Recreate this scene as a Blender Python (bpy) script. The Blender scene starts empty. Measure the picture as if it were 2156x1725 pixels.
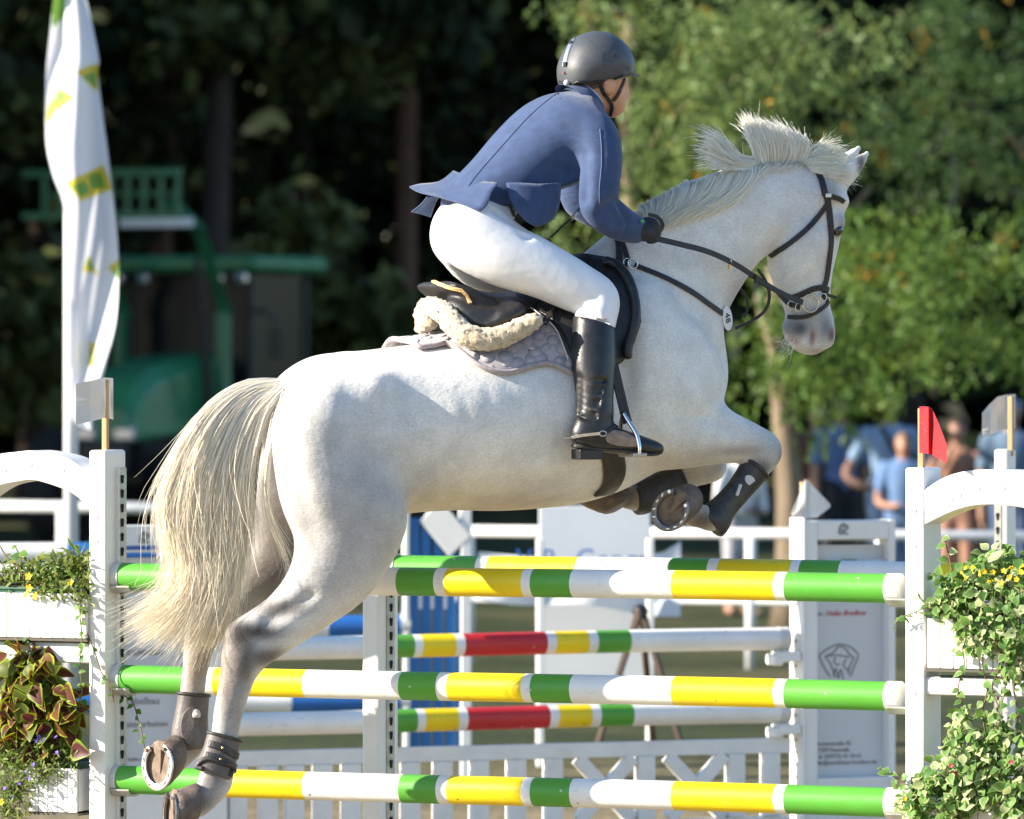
import bpy, bmesh, math, random
import numpy as np
from mathutils import Vector, Matrix, Euler
from mathutils.bvhtree import BVHTree

random.seed(7); np.random.seed(7)
SC = bpy.context.scene
COL = SC.collection

# ---------------------------------------------------------------- camera
F = 13400.0          # focal length in units of a 2156 px wide picture
CX, HY, CAMZ = 1078.0, 753.0, 2.0
cam = bpy.data.cameras.new('camera'); cam_o = bpy.data.objects.new('camera', cam); COL.objects.link(cam_o)
cam_o.location = (0, 0, CAMZ); cam_o.rotation_euler = (math.radians(90), 0, 0)
cam.sensor_width = 36.0; cam.lens = 36.0 * F / 2156.0
cam.shift_y = -(862.5 - HY) / 2156.0
cam.clip_start = 0.5; cam.clip_end = 2000
cam.dof.use_dof = True; cam.dof.focus_distance = 19.75; cam.dof.aperture_fstop = 4.6
SC.camera = cam_o

# ---------------------------------------------------------------- sky and sun
SUN_EL = math.radians(25); SAZ = Vector((-0.972, -0.232, 0)).normalized()
SUN = Vector((SAZ.x*math.cos(SUN_EL), SAZ.y*math.cos(SUN_EL), math.sin(SUN_EL)))
world = bpy.data.worlds.new('World'); SC.world = world; world.use_nodes = True
wn = world.node_tree.nodes; wl = world.node_tree.links
sky = wn.new('ShaderNodeTexSky'); sky.sky_type = 'NISHITA'; sky.sun_disc = False; sky.ozone_density = 5.0; sky.dust_density = 0.4; sky.air_density = 1.2
sky.sun_elevation = SUN_EL; sky.sun_rotation = math.atan2(SAZ.x, SAZ.y)
wl.new(sky.outputs[0], wn['Background'].inputs[0]); wn['Background'].inputs[1].default_value = 0.095
sl = bpy.data.lights.new('sun', 'SUN'); so = bpy.data.objects.new('sun', sl); COL.objects.link(so)
sl.energy = 5.0; sl.angle = math.radians(0.5); sl.color = (1.0, 0.90, 0.75)
so.rotation_euler = SUN.to_track_quat('Z', 'Y').to_euler(); so.location = (-30, -10, 40)
SC.view_settings.view_transform = 'Standard'; SC.view_settings.look = 'None'
SC.view_settings.exposure = 1.38; SC.view_settings.gamma = 1.0
try: SC.view_settings.use_curve_mapping = False
except Exception: pass
SC.render.engine = 'CYCLES'; SC.cycles.use_denoising = True
SC.cycles.max_bounces = 5; SC.cycles.diffuse_bounces = 3; SC.cycles.glossy_bounces = 2; SC.cycles.transmission_bounces = 3; SC.cycles.transparent_max_bounces = 8
SC.cycles.sample_clamp_indirect = 6.0

# ---------------------------------------------------------------- pixel helpers: a picture point at a real distance
def W(px, py, d): return Vector((d*(px-CX)/F, d, CAMZ + d*(HY-py)/F))
def WX(px, d): return d*(px-CX)/F
def WZ(py, d): return CAMZ + d*(HY-py)/F
UP = Vector((0, 0, 1))

class Plane:
    """upright plane through a picture column at distance d0, heading away by ang; off = metres to the near side"""
    def __init__(s, px0, d0, ang):
        s.o = Vector((WX(px0, d0), d0, 0)); a = math.radians(ang)
        s.H = Vector((math.cos(a), math.sin(a), 0)); s.L = Vector((math.sin(a), -math.cos(a), 0)); s.t = math.tan(a)
    def M(s, px, py, off=0.0):
        u = (px-CX)/F; bx = s.o.x + off*s.L.x; by = s.o.y + off*s.L.y
        Y = (by - bx*s.t)/(1 - u*s.t)
        return Vector((Y*u, Y, CAMZ + Y*(HY-py)/F))

# ---------------------------------------------------------------- objects
def tag(o, label=None, cat=None, group=None, kind=None):
    if label: o['label'] = label
    if cat: o['category'] = cat
    if group: o['group'] = group
    if kind: o['kind'] = kind
    return o
def empty(name, loc=(0, 0, 0), label=None, cat=None, group=None, rz=0.0):
    o = bpy.data.objects.new(name, None); COL.objects.link(o); o.location = loc; o.rotation_euler = (0, 0, rz)
    o.empty_display_size = 0.1
    return tag(o, label, cat, group)
def link(name, me, mat=None, parent=None, smooth=False):
    if mat is not None and len(me.materials) == 0: me.materials.append(mat)
    o = bpy.data.objects.new(name, me); COL.objects.link(o)
    if parent is not None:
        o.parent = parent; o.matrix_parent_inverse = world_of(parent).inverted()
    if smooth: me.shade_smooth()
    return o
def world_of(o):
    m = Matrix.LocRotScale(o.location, o.rotation_euler, o.scale)
    if o.parent is not None: return world_of(o.parent) @ o.matrix_parent_inverse @ m
    return m
def mesh(name, v, f, mat=None, parent=None, smooth=False):
    me = bpy.data.meshes.new(name); me.from_pydata([tuple(p) for p in v], [], [tuple(q) for q in f]); me.update()
    return link(name, me, mat, parent, smooth)
def np_mesh(name, V, Q, mat=None, parent=None, smooth=False):
    me = bpy.data.meshes.new(name); n = len(Q); k = Q.shape[1]
    me.vertices.add(len(V)); me.vertices.foreach_set('co', np.ascontiguousarray(V, dtype=np.float32).ravel())
    me.loops.add(n*k); me.loops.foreach_set('vertex_index', np.ascontiguousarray(Q, dtype=np.int32).ravel())
    me.polygons.add(n); me.polygons.foreach_set('loop_start', np.arange(0, n*k, k, dtype=np.int32))
    me.update(calc_edges=True); me.validate()
    return link(name, me, mat, parent, smooth)
def color_attr(o, cols, name='Col'):
    a = o.data.color_attributes.new(name, 'FLOAT_COLOR', 'POINT')
    c = np.ones((len(cols), 4), dtype=np.float32); c[:, :3] = cols
    a.data.foreach_set('color', c.ravel())

class MB:
    """collects boxes, prisms, tubes into one mesh"""
    def __init__(s): s.v = []; s.f = []
    def add(s, v, f):
        b = len(s.v); s.v += [Vector(p) for p in v]; s.f += [tuple(b+i for i in q) for q in f]; return s
    def box(s, c, X, Y, Z):
        c = Vector(c); X = Vector(X); Y = Vector(Y); Z = Vector(Z)
        v = [c + X*i + Y*j + Z*k for k in (-1, 1) for j in (-1, 1) for i in (-1, 1)]
        return s.add(v, [(0,2,3,1),(4,5,7,6),(0,1,5,4),(2,6,7,3),(0,4,6,2),(1,3,7,5)])
    def extrude(s, poly, d):
        n = len(poly); d = Vector(d); poly = [Vector(p) for p in poly]
        v = poly + [p+d for p in poly]
        f = [tuple(range(n))[::-1], tuple(range(n, 2*n))] + [(i, (i+1) % n, n+(i+1) % n, n+i) for i in range(n)]
        return s.add(v, f)
    def tube(s, pts, r, n=8, cap=True):
        pts = [Vector(p) for p in pts]; m = len(pts)
        rr = r if hasattr(r, '__len__') else [r]*m
        v = []; f = []; prev = None
        for i, p in enumerate(pts):
            t = (pts[min(i+1, m-1)] - pts[max(i-1, 0)]).normalized()
            if prev is None:
                a = t.orthogonal().normalized()
            else:
                a = (prev - t*prev.dot(t))
                a = a.normalized() if a.length > 1e-6 else t.orthogonal().normalized()
            prev = a; b = t.cross(a)
            for k in range(n):
                th = 2*math.pi*k/n; v.append(p + (a*math.cos(th) + b*math.sin(th))*rr[i])
        for i in range(m-1):
            for k in range(n):
                k2 = (k+1) % n; f.append((i*n+k, i*n+k2, (i+1)*n+k2, (i+1)*n+k))
        if cap: f.append(tuple(range(n))[::-1]); f.append(tuple((m-1)*n+k for k in range(n)))
        return s.add(v, f)
    def strap(s, pts, nrm, w, t):
        """flat strap along pts; nrm = surface normals, w = half width, t = half thickness"""
        pts = [Vector(p) for p in pts]; m = len(pts); v = []; f = []
        ww = w if hasattr(w, '__len__') else [w]*m
        for i, p in enumerate(pts):
            tg = (pts[min(i+1, m-1)] - pts[max(i-1, 0)]).normalized()
            nn = Vector(nrm[i]); nn = (nn - tg*nn.dot(tg)).normalized(); b = tg.cross(nn)
            v += [p + b*ww[i]*0.82 + nn*t, p + b*ww[i] , p + b*ww[i]*0.82 - nn*t, p - b*ww[i]*0.82 - nn*t, p - b*ww[i], p - b*ww[i]*0.82 + nn*t]
        for i in range(m-1):
            for k in range(6):
                k2 = (k+1) % 6; f.append((i*6+k, i*6+k2, (i+1)*6+k2, (i+1)*6+k))
        f.append(tuple(range(6))[::-1]); f.append(tuple((m-1)*6+k for k in range(6)))
        return s.add(v, f)
    def ball(s, c, r, nu=10, nv=7, sc=(1, 1, 1)):
        c = Vector(c); v = []; f = []
        for j in range(nv+1):
            ph = math.pi*j/nv
            for i in range(nu):
                th = 2*math.pi*i/nu
                v.append(c + Vector((r*sc[0]*math.sin(ph)*math.cos(th), r*sc[1]*math.sin(ph)*math.sin(th), r*sc[2]*math.cos(ph))))
        for j in range(nv):
            for i in range(nu):
                i2 = (i+1) % nu; f.append((j*nu+i, (j+1)*nu+i, (j+1)*nu+i2, j*nu+i2))
        return s.add(v, f)
    def build(s, name, mat=None, parent=None, smooth=False, bevel=0.0, seg=2):
        me = bpy.data.meshes.new(name)
        bm = bmesh.new(); vs = [bm.verts.new(p) for p in s.v]
        for q in s.f:
            try: bm.faces.new([vs[i] for i in q])
            except ValueError: pass
        bmesh.ops.remove_doubles(bm, verts=bm.verts, dist=1e-6)
        bmesh.ops.recalc_face_normals(bm, faces=bm.faces)
        if bevel > 0:
            es = [e for e in bm.edges if len(e.link_faces) == 2 and e.calc_face_angle(0) > 0.6]
            bmesh.ops.bevel(bm, geom=es, offset=bevel, segments=seg, affect='EDGES', profile=0.5, clamp_overlap=True)
        bm.to_mesh(me); bm.free()
        if smooth: me.shade_smooth()
        return link(name, me, mat, parent)

def catmull(P, n):
    """P: list of equal-length tuples -> finer list, n steps per span"""
    P = [np.array(p, dtype=float) for p in P]; out = []
    for i in range(len(P)-1):
        p0 = P[max(i-1, 0)]; p1 = P[i]; p2 = P[i+1]; p3 = P[min(i+2, len(P)-1)]
        for k in range(n):
            t = k/n; t2 = t*t; t3 = t2*t
            out.append(0.5*((2*p1) + (-p0+p2)*t + (2*p0-5*p1+4*p2-p3)*t2 + (-p0+3*p1-3*p2+p3)*t3))
    out.append(P[-1]); return out

# ---------------------------------------------------------------- implicit bodies (smooth union of tapered limbs)
def smin(a, b, k):
    h = np.maximum(k - np.abs(a-b), 0.0)/k
    return np.minimum(a, b) - h*h*k*0.25
class Body:
    def __init__(s, lo, hi, h):
        s.lo = np.array(lo, float); s.h = h
        s.n = np.ceil((np.array(hi, float)-s.lo)/h).astype(int)+1
        s.ax = [s.lo[i] + h*np.arange(s.n[i]) for i in range(3)]
        s.D = np.full(tuple(s.n), 1.0, dtype=np.float32)
    def sub(s, lo, hi):
        lo = np.array(lo, float); hi = np.array(hi, float)
        i0 = np.clip(np.floor((np.array(lo)-s.lo)/s.h).astype(int), 0, s.n-1)
        i1 = np.clip(np.ceil((np.array(hi)-s.lo)/s.h).astype(int)+1, 1, s.n)
        sl = tuple(slice(a, b) for a, b in zip(i0, i1))
        X = s.ax[0][sl[0]][:, None, None]; Y = s.ax[1][sl[1]][None, :, None]; Z = s.ax[2][sl[2]][None, None, :]
        return sl, X, Y, Z
    def chain(s, st, L, k=0.04, n=4, kin=0.006):
        """st: list of (point, b in plane, a lateral)"""
        raw = [tuple(p)+(b, a) for p, b, a in st]
        fine = catmull(raw, n) if len(raw) > 1 else [np.array(raw[0], float)]*2
        Dc = np.full_like(s.D, 1.0); L = np.array(L)
        for q0, q1 in zip(fine[:-1], fine[1:]):
            p0 = q0[:3]; p1 = q1[:3]; R = max(q0[3], q0[4], q1[3], q1[4]) + 0.09 + k
            sl, X, Y, Z = s.sub(np.minimum(p0, p1)-R, np.maximum(p0, p1)+R)
            if X.size == 0 or Y.size == 0 or Z.size == 0: continue
            dx, dy, dz = p1-p0; dd = max(dx*dx+dy*dy+dz*dz, 1e-12)
            rx = X-p0[0]; ry = Y-p0[1]; rz = Z-p0[2]
            t = np.clip((rx*dx+ry*dy+rz*dz)/dd, 0, 1)
            rx = rx - t*dx; ry = ry - t*dy; rz = rz - t*dz
            u = rx*L[0]+ry*L[1]+rz*L[2]; r2 = rx*rx+ry*ry+rz*rz; w2 = np.maximum(r2-u*u, 0)
            b = q0[3]+(q1[3]-q0[3])*t; a = q0[4]+(q1[4]-q0[4])*t
            k0 = np.sqrt(u*u/(a*a)+w2/(b*b)); k1 = np.sqrt(u*u/(a**4)+w2/(b**4))+1e-9
            d = (k0*(k0-1)/k1).astype(np.float32)
            Dc[sl] = smin(Dc[sl], d, kin)
        s.D = smin(s.D, Dc, k)
        return s
    def bump(s, c, amp, sx, sy=None, sz=None, axes=None):
        """push the surface out (amp > 0) or in round c; axes = 3 unit vectors"""
        sy = sy or sx; sz = sz or sx; R = 3*max(sx, sy, sz); c = np.array(c)
        sl, X, Y, Z = s.sub(c-R, c+R); rx = X-c[0]; ry = Y-c[1]; rz = Z-c[2]
        if axes is None: q = (rx/sx)**2+(ry/sy)**2+(rz/sz)**2
        else: q = sum(((rx*A[0]+ry*A[1]+rz*A[2])/sg)**2 for A, sg in zip(axes, (sx, sy, sz)))
        s.D[sl] -= (amp*np.exp(-0.5*q)).astype(np.float32)
        return s
    def groove(s, pts, amp, sg):
        fine = catmull([tuple(p) for p in pts], 8)
        for p in fine: s.bump(p, -amp, sg)
        return s
    def cut(s, fn):
        """keep only where fn(X,Y,Z) < 0"""
        X = s.ax[0][:, None, None]; Y = s.ax[1][None, :, None]; Z = s.ax[2][None, None, :]
        s.D = np.maximum(s.D, fn(X, Y, Z).astype(np.float32)); return s
    def surface(s, smooth=2):
        D = s.D; S = D < 0; nx, ny, nz = D.shape
        cnt = np.zeros((nx-1, ny-1, nz-1), dtype=np.int32); C = []
        for i in (0, 1):
            for j in (0, 1):
                for k in (0, 1):
                    C.append(((i, j, k), D[i:nx-1+i, j:ny-1+j, k:nz-1+k]))
                    cnt += S[i:nx-1+i, j:ny-1+j, k:nz-1+k]
        act = (cnt > 0) & (cnt < 8); idx = -np.ones(act.shape, dtype=np.int64); ids = np.argwhere(act)
        idx[act] = np.arange(len(ids))
        cv = {c: A[act] for c, A in C}
        acc = np.zeros((len(ids), 3)); num = np.zeros(len(ids))
        for a in cv:
            for ax in range(3):
                if a[ax] == 0:
                    b = list(a); b[ax] = 1; b = tuple(b); va = cv[a]; vb = cv[b]; m = (va < 0) != (vb < 0)
                    t = np.where(m, va/(va-vb+1e-12), 0)
                    p = np.zeros((len(ids), 3)); p[:] = a; p[:, ax] = t
                    acc[m] += p[m]; num[m] += 1
        V = s.lo + (ids + acc/num[:, None])*s.h
        Q = []
        for ax in range(3):
            o1, o2 = (ax+1) % 3, (ax+2) % 3
            sl0 = [slice(None)]*3; sl1 = [slice(None)]*3; sl0[ax] = slice(0, -1); sl1[ax] = slice(1, None)
            e = S[tuple(sl0)] != S[tuple(sl1)]; E = np.argwhere(e)
            ok = (E[:, o1] > 0) & (E[:, o2] > 0) & (E[:, o1] < D.shape[o1]-1) & (E[:, o2] < D.shape[o2]-1)
            E = E[ok]; inside0 = S[tuple(E.T)]
            def cell(da, db):
                q = E.copy(); q[:, o1] += da; q[:, o2] += db; return idx[tuple(q.T)]
            q = np.stack([cell(-1, -1), cell(0, -1), cell(0, 0), cell(-1, 0)], 1)
            q[~inside0] = q[~inside0][:, ::-1]
            Q.append(q)
        Q = np.concatenate(Q); Q = Q[(Q >= 0).all(1)]
        for _ in range(smooth):
            A = np.zeros_like(V); N = np.zeros(len(V))
            for a, b in ((0, 1), (1, 2), (2, 3), (3, 0)):
                np.add.at(A, Q[:, a], V[Q[:, b]]); np.add.at(A, Q[:, b], V[Q[:, a]])
                np.add.at(N, Q[:, a], 1); np.add.at(N, Q[:, b], 1)
            V = V*0.5 + 0.5*A/np.maximum(N, 1)[:, None]
        return V, Q
def bvh(V, Q): return BVHTree.FromPolygons([tuple(p) for p in V], [tuple(int(i) for i in q) for q in Q])

# ---------------------------------------------------------------- materials
MATS = {}
def nodes_of(name):
    m = bpy.data.materials.new(name); m.use_nodes = True; MATS[name] = m
    nt = m.node_tree; return m, nt, nt.nodes['Principled BSDF']
def setp(p, **k):
    names = {'base': 'Base Color', 'rough': 'Roughness', 'metal': 'Metallic', 'spec': 'Specular IOR Level', 'sheen': 'Sheen Weight',
             'coat': 'Coat Weight', 'trans': 'Transmission Weight', 'sss': 'Subsurface Weight', 'alpha': 'Alpha', 'ior': 'IOR',
             'emit': 'Emission Color', 'emits': 'Emission Strength', 'sheenr': 'Sheen Roughness', 'coatr': 'Coat Roughness', 'sheent': 'Sheen Tint'}
    for a, v in k.items():
        if a in ('base', 'emit', 'sheent') and len(v) == 3: v = (*v, 1)
        p.inputs[names[a]].default_value = v
def mat(name, base, rough=0.5, wrinkle=None, var=0.0, scale=20.0, bump=0.0, bscale=60.0, dirt=None, dirt_amt=0.0, dscale=6.0, coords='Object', stretch=None, **kw):
    """plain surface with noise-driven colour variation, stains and fine relief"""
    if name in MATS: return MATS[name]
    m, nt, p = nodes_of(name); N = nt.nodes.new; Lk = nt.links.new
    setp(p, base=base, rough=rough, **kw)
    if var or bump or dirt or wrinkle:
        tc = N('ShaderNodeTexCoord'); src = tc.outputs[coords]
        if stretch:
            mp = N('ShaderNodeMapping'); mp.inputs['Scale'].default_value = stretch; Lk(src, mp.inputs[0]); src = mp.outputs[0]
    if var or dirt:
        col = N('ShaderNodeRGB'); col.outputs[0].default_value = (*base, 1); out = col.outputs[0]
        if var:
            n = N('ShaderNodeTexNoise'); n.inputs['Scale'].default_value = scale; n.inputs['Detail'].default_value = 5; Lk(src, n.inputs['Vector'])
            mr = N('ShaderNodeMapRange'); mr.inputs[1].default_value = 0.3; mr.inputs[2].default_value = 0.7
            mr.inputs[3].default_value = 1-var; mr.inputs[4].default_value = 1+var; Lk(n.outputs[0], mr.inputs[0])
            mx = N('ShaderNodeVectorMath'); mx.operation = 'SCALE'; Lk(out, mx.inputs[0]); Lk(mr.outputs[0], mx.inputs['Scale']); out = mx.outputs[0]
        if dirt:
            n = N('ShaderNodeTexNoise'); n.inputs['Scale'].default_value = dscale; n.inputs['Detail'].default_value = 7; n.inputs['Roughness'].default_value = 0.65
            Lk(src, n.inputs['Vector'])
            cr = N('ShaderNodeMapRange'); cr.inputs[1].default_value = 0.52; cr.inputs[2].default_value = 0.75; cr.inputs[3].default_value = 0; cr.inputs[4].default_value = dirt_amt
            Lk(n.outputs[0], cr.inputs[0])
            mx = N('ShaderNodeMix'); mx.data_type = 'RGBA'; Lk(cr.outputs[0], mx.inputs[0]); Lk(out, mx.inputs[6]); mx.inputs[7].default_value = (*dirt, 1); out = mx.outputs[2]
        Lk(out, p.inputs['Base Color'])
    if bump:
        n = N('ShaderNodeTexNoise'); n.inputs['Scale'].default_value = bscale; n.inputs['Detail'].default_value = 4; Lk(src, n.inputs['Vector'])
        b = N('ShaderNodeBump'); b.inputs['Strength'].default_value = bump; b.inputs['Distance'].default_value = 0.004; Lk(n.outputs[0], b.inputs['Height']); Lk(b.outputs[0], p.inputs['Normal'])
    if wrinkle:
        mp = N('ShaderNodeMapping'); mp.inputs['Rotation'].default_value = wrinkle[2]; mp.inputs['Scale'].default_value = wrinkle[3]; Lk(tc.outputs[coords], mp.inputs[0])
        n = N('ShaderNodeTexNoise'); n.inputs['Scale'].default_value = wrinkle[0]; n.inputs['Detail'].default_value = 2; n.inputs['Distortion'].default_value = .6; Lk(mp.outputs[0], n.inputs['Vector'])
        b2 = N('ShaderNodeBump'); b2.inputs['Strength'].default_value = wrinkle[1]; b2.inputs['Distance'].default_value = 0.02; Lk(n.outputs[0], b2.inputs['Height'])
        if bump: Lk(b.outputs[0], b2.inputs['Normal'])
        Lk(b2.outputs[0], p.inputs['Normal'])
    return m

def text_mesh(name, body, size, m, parent, origin, xdir, ydir, align='LEFT', ext=.0008, shear=0.0, space=1.0):
    cu = bpy.data.curves.new(name, 'FONT'); cu.body = body; cu.size = size; cu.align_x = align; cu.extrude = ext; cu.shear = shear; cu.space_character = space; cu.resolution_u = 3
    o = bpy.data.objects.new(name, cu); COL.objects.link(o); dg = bpy.context.evaluated_depsgraph_get()
    me = bpy.data.meshes.new_from_object(o.evaluated_get(dg)); bpy.data.objects.remove(o); bpy.data.curves.remove(cu)
    x = Vector(xdir).normalized(); y = Vector(ydir).normalized(); z = x.cross(y)
    Mx = Matrix(((x.x, y.x, z.x, origin[0]), (x.y, y.y, z.y, origin[1]), (x.z, y.z, z.z, origin[2]), (0, 0, 0, 1)))
    me.transform(Mx); me.materials.clear(); o = link(name, me, m, parent); o['kind'] = 'stuff'; return o
# ================================================================ the place: riding ground, wood, trees
def ground_material():
    m, nt, p = nodes_of('riding_ground'); N = nt.nodes.new; Lk = nt.links.new
    setp(p, rough=.95, spec=.2)
    tc = N('ShaderNodeTexCoord'); n = N('ShaderNodeTexNoise'); n.inputs['Scale'].default_value = .35; n.inputs['Detail'].default_value = 8; n.inputs['Roughness'].default_value = .7; Lk(tc.outputs['Object'], n.inputs['Vector'])
    cr = N('ShaderNodeValToRGB'); e = cr.color_ramp.elements; e[0].position = .36; e[0].color = (.022, .032, .011, 1); e[1].position = .70; e[1].color = (.12, .10, .05, 1)
    x = e.new(.5); x.color = (.040, .050, .018, 1); Lk(n.outputs[0], cr.inputs[0])
    # worn sandy going round the fences (near), turf further off
    sx = N('ShaderNodeSeparateXYZ'); Lk(tc.outputs['Object'], sx.inputs[0])
    mr = N('ShaderNodeMapRange'); mr.inputs[1].default_value = 24; mr.inputs[2].default_value = 33; mr.inputs[3].default_value = 1; mr.inputs[4].default_value = 0; Lk(sx.outputs[1], mr.inputs[0])
    n2 = N('ShaderNodeTexNoise'); n2.inputs['Scale'].default_value = 2.2; n2.inputs['Detail'].default_value = 6; Lk(tc.outputs['Object'], n2.inputs['Vector'])
    r2 = N('ShaderNodeMapRange'); r2.inputs[1].default_value = .3; r2.inputs[2].default_value = .7; r2.inputs[3].default_value = .8; r2.inputs[4].default_value = 1.15; Lk(n2.outputs[0], r2.inputs[0])
    c = N('ShaderNodeVectorMath'); c.operation = 'SCALE'; c.inputs[0].default_value = (.30, .235, .145); Lk(r2.outputs[0], c.inputs['Scale'])
    mx = N('ShaderNodeMix'); mx.data_type = 'RGBA'; Lk(mr.outputs[0], mx.inputs[0]); Lk(cr.outputs[0], mx.inputs[6]); Lk(c.outputs[0], mx.inputs[7]); Lk(mx.outputs[2], p.inputs['Base Color'])
    b = N('ShaderNodeBump'); b.inputs['Strength'].default_value = .6; b.inputs['Distance'].default_value = .05
    n3 = N('ShaderNodeTexNoise'); n3.inputs['Scale'].default_value = 9; n3.inputs['Detail'].default_value = 6; Lk(tc.outputs['Object'], n3.inputs['Vector']); Lk(n3.outputs[0], b.inputs['Height']); Lk(b.outputs[0], p.inputs['Normal'])
    return m
g = MB()
xs = np.linspace(-400, 400, 41); ys = np.r_[np.linspace(-200, 0, 6)[:-1], np.linspace(0, 130, 40), np.linspace(140, 900, 20)]
rg = np.random.RandomState(1)
gv = [(x, y, (0.035*math.sin(x*.7)*math.sin(y*.5) if 30 < y < 130 else 0.0)) for y in ys for x in xs]; nx_ = len(xs)
gf = [(j*nx_+i, j*nx_+i+1, (j+1)*nx_+i+1, (j+1)*nx_+i) for j in range(len(ys)-1) for i in range(nx_-1)]
go = mesh('ground', gv, gf, ground_material(), None, True); tag(go, kind='structure')

# ---- leaves
def leaf_material(name, rough=.45, trans=.35):
    m, nt, p = nodes_of(name); N = nt.nodes.new; Lk = nt.links.new
    setp(p, rough=rough, spec=.16)
    at = N('ShaderNodeVertexColor'); at.layer_name = 'Col'; Lk(at.outputs[0], p.inputs['Base Color'])
    tr = N('ShaderNodeBsdfTranslucent'); hs = N('ShaderNodeHueSaturation'); hs.inputs['Value'].default_value = 1.5; hs.inputs['Hue'].default_value = .485; hs.inputs['Saturation'].default_value = 1.1
    Lk(at.outputs[0], hs.inputs['Color']); Lk(hs.outputs[0], tr.inputs[0])
    if trans <= 0: return m
    mx = N('ShaderNodeMixShader'); mx.inputs[0].default_value = trans; Lk(p.outputs[0], mx.inputs[1]); Lk(tr.outputs[0], mx.inputs[2]); Lk(mx.outputs[0], nt.nodes['Material Output'].inputs[0])
    return m
M_LEAF = leaf_material('tree_leaf', .36, .35); M_LEAFD = leaf_material('wood_leaf', .6, 0)
def leaf_cloud(name, C, size, cols, m, parent, rng, droop=.0, aspect=.45, cup=.15):
    """one pointed leaf (two folded halves) at each centre"""
    n = len(C); d = rng.randn(n, 3); d[:, 2] -= droop; d /= np.linalg.norm(d, axis=1, keepdims=True)
    a = np.cross(d, rng.randn(n, 3)); a /= np.linalg.norm(a, axis=1, keepdims=True)+1e-9; nn = np.cross(d, a)
    s = (size*rng.uniform(.6, 1.3, n))[:, None]
    V = np.stack([C - d*s*.5, C + a*s*aspect*.5 + nn*s*cup*.5, C + d*s*.5, C - a*s*aspect*.5 + nn*s*cup*.5], 1).reshape(-1, 3)
    b = np.arange(n)*4; Q = np.concatenate([np.stack([b, b+1, b+2], 1), np.stack([b, b+2, b+3], 1)])
    o = np_mesh(name, V, Q, m, parent); color_attr(o, np.repeat(cols, 4, axis=0)); return o
def bark(name, base): return mat(name, base, .9, var=.35, scale=6, bump=1.0, bscale=14, stretch=(1, 1, .25))
M_BARK = bark('bark_grey', (.20, .15, .10)); M_BARKR = bark('bark_pine', (.13, .065, .04)); M_BARKD = bark('bark_dark', (.055, .04, .032))
def trunk_mesh(p, h, r, rng, m, parent, lean=(0, 0), name='trunk'):
    pts = []; 
    for i in range(9):
        t = i/8; pts.append(Vector(p) + Vector((lean[0]*t*h + .06*h*.1*math.sin(3*t+rng.rand()), lean[1]*t*h, h*t)))
    rr = [r*(1.35 if i == 0 else 1.0)*(1-.55*i/8) for i in range(9)]
    return MB().tube(pts, rr, 10).build(name, m, parent, smooth=True)

# ---- the dark wood behind everything: one mass nobody could count
rw = np.random.RandomState(11)
n = 42000; C = np.stack([rw.uniform(-48, 40, n), rw.uniform(104, 122, n), rw.uniform(0, 26, n)], 1)
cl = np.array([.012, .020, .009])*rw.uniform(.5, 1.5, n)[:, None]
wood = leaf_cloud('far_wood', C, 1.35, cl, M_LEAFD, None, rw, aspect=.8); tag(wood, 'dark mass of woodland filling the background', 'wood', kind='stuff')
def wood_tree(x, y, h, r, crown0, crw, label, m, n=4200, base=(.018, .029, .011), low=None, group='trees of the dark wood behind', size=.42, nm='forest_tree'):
    rng = np.random.RandomState(int(abs(x*31+y*17)) % 9999)
    e = empty(nm, (x, y, 0), label, 'tree', group)
    trunk_mesh((x, y, -.1), h*.92, r, rng, m, e, lean=(rng.uniform(-.02, .02), 0))
    # whorled boughs carry leaf clumps
    CC = []; bo = MB(); k = 26
    for i in range(k):
        z = crown0 + (h-crown0)*(i+.3)/k; th = rng.uniform(0, 6.28); R = crw*(1-.72*((z-crown0)/(h-crown0))**1.3)*rng.uniform(.65, 1.1)
        tip = Vector((x+R*math.cos(th), y+R*math.sin(th), z+rng.uniform(-.6, .5))); a = Vector((x, y, z-.4))
        bo.tube([a, (a+tip)/2+Vector((0, 0, .25)), tip], [r*.28, r*.16, r*.05], 5)
        m_ = n//k; t = rng.rand(m_)**.6; c = np.array(a)[None]*(1-t)[:, None] + np.array(tip)[None]*t[:, None]
        CC.append(c + rng.randn(m_, 3)*np.array([.75, .75, .42])*(.4+.6*t[:, None])*crw/3.4)
    for (lx, ly, lz, lr, ln) in (low or []):
        CC.append(np.array([lx, ly, lz]) + rng.randn(ln, 3)*np.array([lr, lr, lr*.7]))
    b = bo.build('bough', m, e); b['kind'] = 'stuff'
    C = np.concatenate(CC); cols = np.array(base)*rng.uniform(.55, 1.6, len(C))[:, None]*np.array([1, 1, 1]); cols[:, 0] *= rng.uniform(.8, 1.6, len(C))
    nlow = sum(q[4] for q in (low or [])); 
    if nlow: cols[-nlow:] = np.array([.095, .105, .032])*rng.uniform(.4, 1.3, nlow)[:, None]  # low clumps painted paler to look sunlit, though they hang in shade
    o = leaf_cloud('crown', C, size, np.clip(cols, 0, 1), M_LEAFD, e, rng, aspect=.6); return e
def PX(px, d): return WX(px, d)
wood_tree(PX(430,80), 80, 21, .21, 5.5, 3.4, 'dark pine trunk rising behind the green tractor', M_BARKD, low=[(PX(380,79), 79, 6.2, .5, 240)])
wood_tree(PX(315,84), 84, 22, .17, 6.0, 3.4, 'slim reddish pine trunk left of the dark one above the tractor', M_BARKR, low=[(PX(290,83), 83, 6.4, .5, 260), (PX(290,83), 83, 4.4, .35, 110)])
wood_tree(PX(835,82), 82, 22, .16, 6.2, 3.2, 'reddish pine trunk in the wood left of the rider helmet', M_BARKR, low=[(PX(780,81), 81, 6.3, .55, 300), (PX(680,81), 81, 5.6, .3, 90)])
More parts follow.
